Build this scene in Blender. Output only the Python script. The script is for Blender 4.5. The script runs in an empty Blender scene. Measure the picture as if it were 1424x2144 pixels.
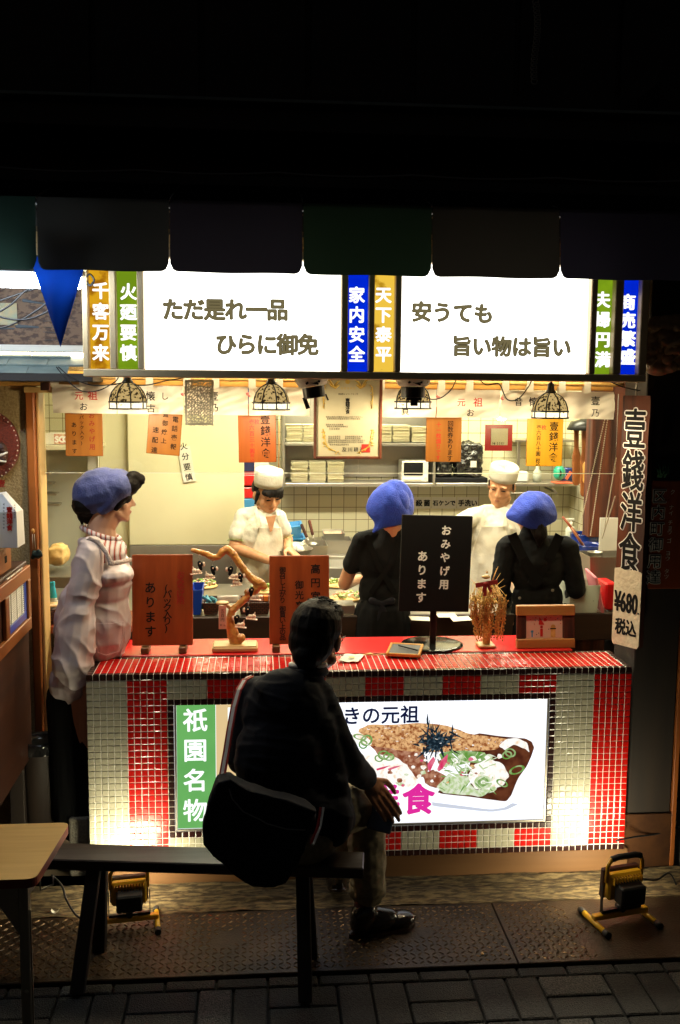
import bpy, bmesh, math, random
import numpy as np
from mathutils import Vector, Matrix, noise
random.seed(7)
SC = bpy.context.scene
COL = SC.collection
R = math.radians

# ------------------------------------------------------------------ camera, world, exposure
F_PX, W_PX, H_PX = 2084.0, 1424.0, 2144.0
CAM = Vector((0.668, -3.826, 2.012)); YAW, PIT, ROL = 0.0829, -0.1232, 0.0086
FW = Vector((math.sin(YAW)*math.cos(PIT), math.cos(YAW)*math.cos(PIT), math.sin(PIT)))
_r = Vector((math.cos(YAW), -math.sin(YAW), 0)); _u = _r.cross(FW)
RT = _r*math.cos(ROL) + _u*math.sin(ROL); UP = -_r*math.sin(ROL) + _u*math.cos(ROL)
cd = bpy.data.cameras.new('camera'); co = bpy.data.objects.new('camera', cd); COL.objects.link(co)
m = Matrix((RT, UP, -FW)).transposed().to_4x4(); m.translation = CAM; co.matrix_world = m
cd.sensor_width = 36; cd.lens = F_PX/H_PX*36; cd.clip_end = 200; cd.clip_start = 0.05
SC.camera = co
w = bpy.data.worlds.new('World'); SC.world = w; w.use_nodes = True
nt = w.node_tree; bg = nt.nodes['Background']
sky = nt.nodes.new('ShaderNodeTexSky'); sky.sky_type = 'NISHITA'; sky.sun_disc = False
sky.sun_elevation = R(-2); sky.sun_rotation = R(200)
nt.links.new(sky.outputs[0], bg.inputs[0]); bg.inputs[1].default_value = 0.05
SC.view_settings.view_transform = 'Standard'; SC.view_settings.look = 'None'
SC.view_settings.exposure = 0.0; SC.view_settings.gamma = 1.0
SC.render.engine = 'CYCLES'
SC.cycles.use_denoising = True
SC.cycles.max_bounces = 8; SC.cycles.diffuse_bounces = 4; SC.cycles.transparent_max_bounces = 12
SC.cycles.caustics_reflective = False; SC.cycles.caustics_refractive = False
SC.cycles.sample_clamp_indirect = 6.0
SC.cycles.use_light_tree = True

def at(u, v, y):                       # the point at depth y seen at pixel (u, v) of the photograph
    d = FW + RT*((u-712)/F_PX) + UP*((1072-v)/F_PX)
    return CAM + d*((y-CAM.y)/d.y)
def on(u, v, z):                       # the same on a level plane
    d = FW + RT*((u-712)/F_PX) + UP*((1072-v)/F_PX)
    return CAM + d*((z-CAM.z)/d.z)
def px(y): return (y-CAM.y)/F_PX*1.008  # metres per pixel at depth y

# ------------------------------------------------------------------ materials
def _bsdf(name):
    m = bpy.data.materials.new(name); m.use_nodes = True
    nt = m.node_tree; return m, nt, nt.nodes['Principled BSDF']
def _n(nt, t, **k):
    n = nt.nodes.new(t)
    for a, b in k.items(): setattr(n, a, b)
    return n
def coords(nt, scale=(1,1,1), rot=(0,0,0)):
    tc = _n(nt, 'ShaderNodeTexCoord'); mp = _n(nt, 'ShaderNodeMapping')
    mp.inputs['Scale'].default_value = scale; mp.inputs['Rotation'].default_value = rot
    nt.links.new(tc.outputs['Object'], mp.inputs[0]); return mp.outputs[0]
def c4(c): return (c[0], c[1], c[2], 1)
def mat(name, col, rough=.5, metal=0, col2=None, scale=6, stretch=(1,1,1), bump=0, bscale=None, detail=4, spec=.5,
        emit=None, estr=0, trans=0, coat=0, lo=.35, hi=.65, sheen=0, alpha=1):
    m, nt, b = _bsdf(name)
    b.inputs['Base Color'].default_value = c4(col); b.inputs['Roughness'].default_value = rough
    b.inputs['Metallic'].default_value = metal; b.inputs['Specular IOR Level'].default_value = spec
    b.inputs['Coat Weight'].default_value = coat; b.inputs['Coat Roughness'].default_value = .08
    b.inputs['Sheen Weight'].default_value = sheen; b.inputs['Alpha'].default_value = alpha
    if col2 is not None or bump:
        cv = coords(nt, tuple(scale*s for s in stretch))
        no = _n(nt, 'ShaderNodeTexNoise'); no.inputs['Scale'].default_value = 1; no.inputs['Detail'].default_value = detail
        nt.links.new(cv, no.inputs['Vector'])
        if col2 is not None:
            cr = _n(nt, 'ShaderNodeValToRGB'); cr.color_ramp.elements[0].position = lo; cr.color_ramp.elements[1].position = hi
            cr.color_ramp.elements[0].color = c4(col); cr.color_ramp.elements[1].color = c4(col2)
            nt.links.new(no.outputs[0], cr.inputs[0]); nt.links.new(cr.outputs[0], b.inputs['Base Color'])
        if bump:
            if bscale:
                cv2 = coords(nt, tuple(bscale*s for s in stretch)); no2 = _n(nt, 'ShaderNodeTexNoise')
                no2.inputs['Scale'].default_value = 1; no2.inputs['Detail'].default_value = 3; nt.links.new(cv2, no2.inputs['Vector'])
            else: no2 = no
            bp = _n(nt, 'ShaderNodeBump'); bp.inputs['Strength'].default_value = bump; bp.inputs['Distance'].default_value = .01
            nt.links.new(no2.outputs[0], bp.inputs['Height']); nt.links.new(bp.outputs[0], b.inputs['Normal'])
    if emit is not None:
        b.inputs['Emission Color'].default_value = c4(emit); b.inputs['Emission Strength'].default_value = estr
    if trans:
        tr = _n(nt, 'ShaderNodeBsdfTranslucent'); tr.inputs[0].default_value = c4(col); mx = _n(nt, 'ShaderNodeMixShader')
        mx.inputs[0].default_value = trans; out = nt.nodes['Material Output']
        nt.links.new(b.outputs[0], mx.inputs[1]); nt.links.new(tr.outputs[0], mx.inputs[2]); nt.links.new(mx.outputs[0], out.inputs[0])
    return m
def glow(name, col, s, col2=None, scale=40, lo=.4, hi=.6):
    m = bpy.data.materials.new(name); m.use_nodes = True; nt = m.node_tree; nt.nodes.remove(nt.nodes['Principled BSDF'])
    e = _n(nt, 'ShaderNodeEmission'); e.inputs[0].default_value = c4(col); e.inputs[1].default_value = s
    if col2 is not None:
        no = _n(nt, 'ShaderNodeTexNoise'); no.inputs['Scale'].default_value = 1; no.inputs['Detail'].default_value = 5
        nt.links.new(coords(nt, (scale,)*3), no.inputs['Vector']); cr = _n(nt, 'ShaderNodeValToRGB')
        cr.color_ramp.elements[0].position = lo; cr.color_ramp.elements[1].position = hi
        cr.color_ramp.elements[0].color = c4(col); cr.color_ramp.elements[1].color = c4(col2)
        nt.links.new(no.outputs[0], cr.inputs[0]); nt.links.new(cr.outputs[0], e.inputs[0])
    nt.links.new(e.outputs[0], nt.nodes['Material Output'].inputs[0]); return m
def wood(name, c1, c2, axis='x', scale=14, rough=.45, bump=.15, coat=0, lo=.3, hi=.7):
    st = {'x': (.08,1,1), 'y': (1,.08,1), 'z': (1,1,.08)}[axis]
    return mat(name, c1, rough, 0, c2, scale*2, st, bump, detail=8, coat=coat, lo=lo, hi=hi)
def grid_mat(name, col, col2, grout, w, h, mortar, plane='xz', rough=.3, bump=.4, offset=0, freq=2, grain=0, mortar_smooth=.1, rot=0, squash=1.0):
    m, nt, b = _bsdf(name)
    tc = _n(nt, 'ShaderNodeTexCoord'); sp = _n(nt, 'ShaderNodeSeparateXYZ'); cb = _n(nt, 'ShaderNodeCombineXYZ')
    nt.links.new(tc.outputs['Object'], sp.inputs[0]); ix = 'XYZ'.index(plane[0].upper()); iy = 'XYZ'.index(plane[1].upper())
    nt.links.new(sp.outputs[ix], cb.inputs[0]); nt.links.new(sp.outputs[iy], cb.inputs[1])
    mp = _n(nt, 'ShaderNodeMapping'); mp.inputs['Rotation'].default_value = (0,0,rot); nt.links.new(cb.outputs[0], mp.inputs[0])
    br = _n(nt, 'ShaderNodeTexBrick', offset=offset, offset_frequency=freq, squash=squash, squash_frequency=2)
    br.inputs['Scale'].default_value = 1; br.inputs['Brick Width'].default_value = w; br.inputs['Row Height'].default_value = h
    br.inputs['Mortar Size'].default_value = mortar; br.inputs['Mortar Smooth'].default_value = mortar_smooth
    br.inputs['Color1'].default_value = c4(col); br.inputs['Color2'].default_value = c4(col2); br.inputs['Mortar'].default_value = c4(grout)
    nt.links.new(mp.outputs[0], br.inputs['Vector']); colo = br.outputs[0]
    bp = _n(nt, 'ShaderNodeBump'); bp.inputs['Strength'].default_value = bump; bp.inputs['Distance'].default_value = .004; bp.invert = True
    hgt = br.outputs['Fac']
    if grain:
        no = _n(nt, 'ShaderNodeTexNoise'); no.inputs['Scale'].default_value = grain; no.inputs['Detail'].default_value = 3; no.inputs['Roughness'].default_value = .8
        nt.links.new(tc.outputs['Object'], no.inputs['Vector']); mx = _n(nt, 'ShaderNodeMix', data_type='RGBA', blend_type='MULTIPLY')
        cr = _n(nt, 'ShaderNodeValToRGB'); cr.color_ramp.elements[0].position = .38; cr.color_ramp.elements[1].position = .66
        cr.color_ramp.elements[0].color = (.25,.25,.25,1); cr.color_ramp.elements[1].color = (1.7,1.7,1.7,1)
        nt.links.new(no.outputs[0], cr.inputs[0]); mx.inputs[0].default_value = 1
        nt.links.new(colo, mx.inputs[6]); nt.links.new(cr.outputs[0], mx.inputs[7]); colo = mx.outputs[2]
        ad = _n(nt, 'ShaderNodeMath', operation='MULTIPLY_ADD'); ad.inputs[1].default_value = -.5
        nt.links.new(no.outputs[0], ad.inputs[0]); nt.links.new(hgt, ad.inputs[2]); hgt = ad.outputs[0]
    nt.links.new(colo, b.inputs['Base Color']); nt.links.new(hgt, bp.inputs['Height']); nt.links.new(bp.outputs[0], b.inputs['Normal'])
    b.inputs['Roughness'].default_value = rough; return m

M = {}
M['white_tile'] = mat('white_tile', (.50,.475,.35), .22, coat=.15, col2=(.44,.42,.31), scale=60)
M['red_tile'] = mat('red_tile', (.64,.010,.005), .22, coat=.15, col2=(.52,.007,.004), scale=60)
M['brown_tile'] = mat('brown_tile', (.03,.008,.006), .22, coat=.15, col2=(.022,.007,.006), scale=60)
M['grout'] = mat('grout', (.82,.80,.74), .8)
M['red_lacquer'] = mat('red_lacquer', (.62,.02,.02), .22, coat=.3)
M['kick_wood'] = wood('kick_wood', (.11,.052,.02), (.17,.085,.035), 'x', 7, .4)
M['plate_tread'] = mat('plate_tread', (.22,.14,.065), .28, .6, col2=(.10,.06,.03), scale=30)
M['stone'] = mat('stone', (.045,.029,.012), .95, col2=(.16,.112,.05), scale=60, bump=1.0, stretch=(.3,1.6,1), detail=12, lo=.43, hi=.60)
M['plate_steel'] = mat('plate_steel', (.050,.028,.012), .5, .3, col2=(.018,.010,.005), scale=6, bump=.35, bscale=120, detail=8)
M['paver'] = grid_mat('paver', (.035,.034,.033), (.10,.097,.09), (.008,.008,.008), .198, .098, .008, 'xy', .75, .8, .5, 2, 420, rot=R(0))
M['paver_joint'] = mat('paver_joint', (.004,.004,.004), .9)
for _nm, _c in (('dark', (.011,.011,.012)), ('mid', (.017,.017,.016)), ('brown', (.015,.013,.011)), ('pale', (.05,.049,.045))): M['paver_'+_nm] = mat('paver_'+_nm, tuple(x*.35 for x in _c), .8, col2=tuple(x*1.9 for x in _c), scale=210, bump=.8, detail=2, lo=.38, hi=.66)
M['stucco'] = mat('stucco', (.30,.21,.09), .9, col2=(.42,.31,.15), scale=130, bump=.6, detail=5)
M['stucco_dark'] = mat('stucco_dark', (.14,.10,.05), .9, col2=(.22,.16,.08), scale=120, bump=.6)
M['concrete'] = mat('concrete', (.15,.14,.11), .9, col2=(.24,.22,.18), scale=120, bump=.6)
M['post_wood'] = wood('post_wood', (.22,.055,.012), (.38,.12,.025), 'z', 9, .4)
M['yellow_wood'] = wood('yellow_wood', (.55,.28,.06), (.68,.38,.10), 'x', 9, .4)
M['pale_post'] = wood('pale_post', (.50,.30,.10), (.62,.40,.15), 'z', 9, .4)
M['dark_wood'] = wood('dark_wood', (.018,.010,.006), (.04,.022,.012), 'x', 8, .45)
M['dark_post'] = wood('dark_post', (.009,.005,.0035), (.020,.011,.006), 'z', 8, .7)
M['black_beam'] = wood('black_beam', (.012,.009,.008), (.026,.02,.017), 'x', 6, .6)
M['copper'] = mat('copper', (.20,.085,.035), .35, .7, col2=(.12,.055,.03), scale=10)
M['steel'] = mat('steel', (.46,.44,.38), .33, .85, col2=(.38,.36,.31), scale=5, stretch=(.3,1,1))
M['steel_wall'] = mat('steel_wall', (.40,.38,.33), .4, .7, col2=(.30,.29,.26), scale=3)
M['kitchen_tile'] = grid_mat('kitchen_tile', (.76,.72,.50), (.71,.67,.45), (.22,.17,.07), .0938, .0938, .0022, 'xz', .22, .5)
M['kitchen_tile_side'] = grid_mat('kitchen_tile_side', (.76,.72,.50), (.71,.67,.45), (.22,.17,.07), .0938, .0938, .0022, 'yz', .22, .5)
M['cream_wall'] = mat('cream_wall', (.75,.71,.46), .55, col2=(.70,.66,.42), scale=3)
M['grey_panel'] = mat('grey_panel', (.52,.53,.42), .35, col2=(.46,.47,.38), scale=3)
M['plaster'] = mat('plaster', (.7,.64,.48), .7)
M['kitchen_floor'] = mat('kitchen_floor', (.12,.09,.06), .5)
M['black'] = mat('black', (.004,.004,.005), .7, spec=.2)
M['black_metal'] = mat('black_metal', (.012,.012,.012), .35, .3)
M['white_plastic'] = mat('white_plastic', (.75,.73,.66), .35)
M['paper'] = mat('paper', (.78,.75,.64), .7, col2=(.72,.69,.58), scale=20)
M['noren'] = mat('noren', (.76,.71,.60), .9, trans=.2)
M['ink'] = mat('ink', (.008,.0075,.008), .8, spec=.2)
M['ink_red'] = mat('ink_red', (.52,.02,.015), .5)
M['dark_red_ink'] = mat('dark_red_ink', (.28,.012,.01), .5)
M['white_ink'] = mat('white_ink', (.88,.88,.86), .5)
M['gold'] = mat('gold', (.55,.38,.08), .4, .3)
M['placard'] = wood('placard', (.30,.105,.014), (.40,.155,.024), 'z', 16, .4)
M['placard_yellow'] = wood('placard_yellow', (.60,.29,.01), (.70,.36,.02), 'z', 16, .4)
M['placard_red'] = wood('placard_red', (.36,.08,.009), (.46,.12,.015), 'z', 16, .4)
M['board_red'] = wood('board_red', (.20,.034,.007), (.30,.06,.013), 'z', 16, .4, coat=.1)
M['plank'] = wood('plank', (.028,.005,.0016), (.115,.024,.005), 'z', 11, .8, .3, lo=.38, hi=.62)
M['plank_foot'] = wood('plank_foot', (.12,.05,.015), (.2,.09,.03), 'y', 16)
M['branch'] = mat('branch', (.42,.17,.035), .35, col2=(.60,.29,.07), scale=40, bump=.3, coat=.3)
M['light_wood'] = wood('light_wood', (.45,.28,.10), (.58,.38,.16), 'x', 16)
M['frame_wood'] = wood('frame_wood', (.34,.14,.035), (.48,.22,.06), 'x', 16)
M['cabinet_wood'] = wood('cabinet_wood', (.22,.065,.014), (.33,.11,.028), 'y', 9, .4)
M['cabinet_dark'] = wood('cabinet_dark', (.032,.009,.003), (.06,.017,.005), 'y', 9, .5)
M['blue_paint'] = mat('blue_paint', (.01,.06,.42), .3)
M['cloth_black'] = mat('cloth_black', (.0065,.0075,.013), .85, col2=(.010,.0115,.017), scale=200, bump=.1, spec=.25)
M['shirt_black'] = mat('shirt_black', (.0040,.0048,.0052), .9, spec=.25)
M['apron_black'] = mat('apron_black', (.0028,.0032,.0036), .9, spec=.2)
M['scarf_blue'] = mat('scarf_blue', (.006,.040,.46), .85, col2=(.010,.055,.54), scale=30, sheen=.2, bump=.35, bscale=140)
M['scarf_grey'] = mat('scarf_grey', (.026,.040,.15), .8, col2=(.04,.055,.20), scale=20, sheen=.2, bump=.3, bscale=140)
M['khaki'] = mat('khaki', (.30,.24,.145), .85, col2=(.22,.175,.10), scale=60, bump=.2)
M['smock'] = mat('smock', (.60,.52,.53), .6, col2=(.54,.47,.48), scale=15)
M['lace'] = mat('lace', (.66,.56,.52), .8, bump=.5, scale=150)
M['white_cloth'] = mat('white_cloth', (.66,.63,.52), .85, col2=(.58,.55,.45), scale=9, bump=.3, bscale=60)
M['apron_white'] = mat('apron_white', (.76,.72,.60), .8, col2=(.64,.58,.44), scale=7, bump=.3, bscale=40)
M['skin'] = mat('skin', (.55,.28,.14), .5, col2=(.48,.23,.11), scale=30)
M['skin_pale'] = mat('skin_pale', (.62,.33,.18), .45)
M['skin_doll'] = mat('skin_doll', (.60,.34,.22), .3)
M['skin_man'] = mat('skin_man', (.46,.21,.11), .5, col2=(.38,.17,.085), scale=30)
M['hair'] = mat('hair', (.0035,.0028,.0025), .6, col2=(.007,.005,.004), scale=160, stretch=(1,1,.1), bump=.2, spec=.15)
M['lip_red'] = mat('lip_red', (.45,.02,.02), .3)
M['lip'] = mat('lip', (.36,.13,.09), .5)
M['leather'] = mat('leather', (.012,.008,.007), .25, coat=.3)
M['leather_brown'] = mat('leather_brown', (.028,.010,.006), .25, coat=.3)
M['wallet_blue'] = mat('wallet_blue', (.035,.055,.11), .3, coat=.2)
M['bench_wood'] = wood('bench_wood', (.020,.014,.012), (.045,.03,.025), 'x', 9, .4, .3)
M['table_top'] = wood('table_top', (.50,.31,.10), (.60,.39,.14), 'x', 22, .35, .05)
M['table_edge'] = mat('table_edge', (.22,.04,.03), .3)
M['alu'] = mat('alu', (.35,.32,.27), .4, .8)
M['flood_yellow'] = mat('flood_yellow', (.85,.47,.02), .35, coat=.2)
M['flood_dark'] = mat('flood_dark', (.05,.018,.012), .5)
M['rubber'] = mat('rubber', (.015,.014,.013), .6)
M['sign_frame'] = mat('sign_frame', (.74,.58,.33), .5, .1, col2=(.64,.48,.26), scale=8, stretch=(.2,1,1))
M['sign_ink'] = glow('sign_ink', (.05,.04,.018), 1)  # letter outline: dim emission stands in for bloom from the lit panel
M['sign_ink_in'] = glow('sign_ink_in', (.17,.14,.065), 1)  # letter fill: olive emission imitates panel light bleeding over the strokes
M['sign_white'] = glow('sign_white', (1,.985,.90), 3.4)
M['letter_glow'] = glow('letter_glow', (1,.98,.93), 1.3)
M['sign_gold'] = glow('sign_gold', (.90,.46,.015), .78, (.45,.17,.005), 16, .52, .62)
M['sign_yellow'] = glow('sign_yellow', (.92,.58,.06), .95, (.50,.26,.01), 14, .56, .64)
M['sign_green'] = glow('sign_green', (.30,.50,.012), .72, (.22,.38,.012), 9)
M['sign_blue'] = glow('sign_blue', (.0,.028,.82), .85, (.0,.02,.7), 9)
M['box_white'] = glow('box_white', (.90,.93,1.0), 1.35)
M['box_green'] = glow('box_green', (.20,.60,.16), .75, (.17,.54,.14), 5)
M['box_beige'] = glow('box_beige', (.90,.66,.33), .85)
M['box_letter'] = glow('box_letter', (.93,1,.95), 1.25)
M['box_navy'] = glow('box_navy', (.012,.02,.09), .5)
M['box_magenta'] = glow('box_magenta', (.85,.03,.38), .9)
M['pancake'] = glow('pancake', (.30,.075,.016), .95, (.86,.50,.22), 85, .34, .56)
M['sauce'] = glow('sauce', (.09,.022,.010), .8, (.17,.05,.02), 22)
M['meat'] = glow('meat', (.28,.07,.03), .85, (.60,.30,.18), 40, .42, .62)
M['egg'] = glow('egg', (.97,.94,.88), 1.1, (.85,.62,.40), 45, .52, .72)
M['scallion'] = glow('scallion', (.16,.38,.06), .8, (.42,.60,.26), 40)
M['scallion_pale'] = glow('scallion_pale', (.50,.66,.30), .95, (.80,.86,.66), 60)
M['nori'] = glow('nori', (.010,.022,.035), .7, (.10,.17,.22), 90, .5, .7)
M['ginger'] = glow('ginger', (.75,.03,.13), .9, (.85,.2,.3), 30)
M['dish_shade'] = glow('dish_shade', (.66,.70,.80), .95)
M['dish_white'] = glow('dish_white', (.93,.93,.95), 1.2)
M['tube'] = glow('tube', (.82,.92,1), 42)
M['kitchen_tube'] = glow('kitchen_tube', (1,.92,.67), 116)
M['batten'] = glow('batten', (1,.84,.52), 24)
M['flood_glass'] = glow('flood_glass', (1,.90,.60), 112)
M['bulb'] = glow('bulb', (1,.86,.55), 25)
M['lamp_glass'] = glow('lamp_glass', (.75,.52,.20), .75, (.05,.03,.012), 90, .52, .56)
M['lamp_band'] = glow('lamp_band', (1,.90,.62), 1.6, (.35,.22,.07), 120, .58, .66)
M['lantern_paper'] = mat('lantern_paper', (.7,.68,.62), .7)
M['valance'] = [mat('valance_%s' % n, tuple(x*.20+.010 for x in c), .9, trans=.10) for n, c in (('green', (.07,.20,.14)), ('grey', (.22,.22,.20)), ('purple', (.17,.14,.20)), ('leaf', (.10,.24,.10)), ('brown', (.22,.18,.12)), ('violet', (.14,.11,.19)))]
M['flag_blue'] = mat('flag_blue', (.003,.03,.24), .8, trans=.12)
M['slate'] = mat('slate', (.20,.26,.25), .45, col2=(.13,.18,.18), scale=12, bump=.2)
M['mural'] = mat('mural', (.055,.022,.010), .6, col2=(.17,.095,.05), scale=75, stretch=(.55,1,1), detail=3, lo=.42, hi=.54, bump=.3)
M['mural_dark'] = mat('mural_dark', (.03,.045,.06), .5)
M['carved'] = mat('carved', (.26,.15,.08), .5, col2=(.40,.25,.13), scale=40, bump=.4)
M['basket'] = mat('basket', (.20,.028,.012), .45, col2=(.10,.012,.006), scale=120, stretch=(1,1,3), bump=.9)
M['wicker'] = grid_mat('wicker', (.10,.035,.018), (.06,.02,.01), (.012,.005,.003), .02, .01, .002, 'xz', .5, .8, .5)
M['straw'] = mat('straw', (.74,.47,.15), .6, col2=(.60,.34,.08), scale=60)
M['glass'] = None
M['blue_plastic'] = mat('blue_plastic', (.06,.30,.62), .3, trans=.15)
M['teal_plastic'] = mat('teal_plastic', (.03,.42,.55), .25)
M['pink_plastic'] = mat('pink_plastic', (.80,.28,.34), .35, trans=.2)
M['clear_plastic'] = mat('clear_plastic', (.68,.72,.62), .25, trans=.4)
M['blue_enamel'] = mat('blue_enamel', (.005,.025,.20), .15, coat=.5)
M['miso'] = mat('miso', (.12,.02,.01), .3)
M['red_plastic'] = mat('red_plastic', (.55,.01,.012), .3)
M['green_plastic'] = mat('green_plastic', (.02,.35,.22), .3)
M['bag_black'] = mat('bag_black', (.012,.012,.012), .12, coat=.6, bump=1, scale=22)
M['lettuce'] = mat('lettuce', (.12,.32,.04), .5, col2=(.45,.52,.2), scale=60)
M['crepe'] = mat('crepe', (.62,.38,.12), .5, col2=(.72,.5,.2), scale=30)
M['topping'] = mat('topping', (.55,.12,.08), .5, col2=(.75,.6,.4), scale=70)
M['carrot'] = mat('carrot', (.75,.2,.03), .4)
M['plate_cream'] = mat('plate_cream', (.74,.68,.47), .25)
M['slate_board'] = mat('slate_board', (.02,.02,.02), .5)
M['amber_wood'] = wood('amber_wood', (.52,.24,.04), (.62,.32,.07), 'x', 16, .3)
M['note'] = mat('note', (.58,.60,.50), .7, col2=(.46,.48,.42), scale=60)
M['coin'] = mat('coin', (.6,.42,.18), .3, .9)
M['rope'] = mat('rope', (.42,.36,.26), .7)
M['cable'] = mat('cable', (.008,.008,.009), .5)
M['cable_white'] = mat('cable_white', (.20,.20,.20), .6)
M['pink_cloth'] = mat('pink_cloth', (.65,.22,.2), .7)
M['red_cloth'] = mat('red_cloth', (.25,.01,.01), .7)
M['doll_white'] = mat('doll_white', (.8,.62,.48), .4)
M['leaf_green'] = mat('leaf_green', (.01,.09,.035), .6)
M['strap_red'] = mat('strap_red', (.45,.03,.02), .7)
M['strap_white'] = mat('strap_white', (.8,.76,.7), .7)
M['plate_lattice'] = mat('plate_lattice', (.34,.33,.29), .35, .5)
m = bpy.data.materials.new('pane_glass'); m.use_nodes = True; nt = m.node_tree; nt.nodes.remove(nt.nodes['Principled BSDF'])
_t = _n(nt, 'ShaderNodeBsdfTransparent'); _t.inputs[0].default_value = (.95,.96,.93,1); _g = _n(nt, 'ShaderNodeBsdfGlossy'); _g.inputs['Roughness'].default_value = .03
_f = _n(nt, 'ShaderNodeFresnel'); _x = _n(nt, 'ShaderNodeMixShader')
nt.links.new(_f.outputs[0], _x.inputs[0]); nt.links.new(_t.outputs[0], _x.inputs[1]); nt.links.new(_g.outputs[0], _x.inputs[2]); nt.links.new(_x.outputs[0], nt.nodes['Material Output'].inputs[0])
M['glass'] = m
# striped blouse cloth
m, nt, b = _bsdf('stripe_cloth'); wv = _n(nt, 'ShaderNodeTexWave'); wv.inputs['Scale'].default_value = 17; wv.inputs['Distortion'].default_value = .6
cr = _n(nt, 'ShaderNodeValToRGB'); cr.color_ramp.interpolation = 'CONSTANT'
for i, (p, c) in enumerate(((0, (.30,.05,.03)), (.22, (.60,.52,.50)), (.5, (.10,.10,.16)), (.62, (.62,.55,.55)))):
    e = cr.color_ramp.elements[i] if i < 2 else cr.color_ramp.elements.new(p)
    e.position = p; e.color = c4(c)
nt.links.new(coords(nt), wv.inputs['Vector']); nt.links.new(wv.outputs[0], cr.inputs[0]); nt.links.new(cr.outputs[0], b.inputs['Base Color']); M['stripe_cloth'] = m

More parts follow.
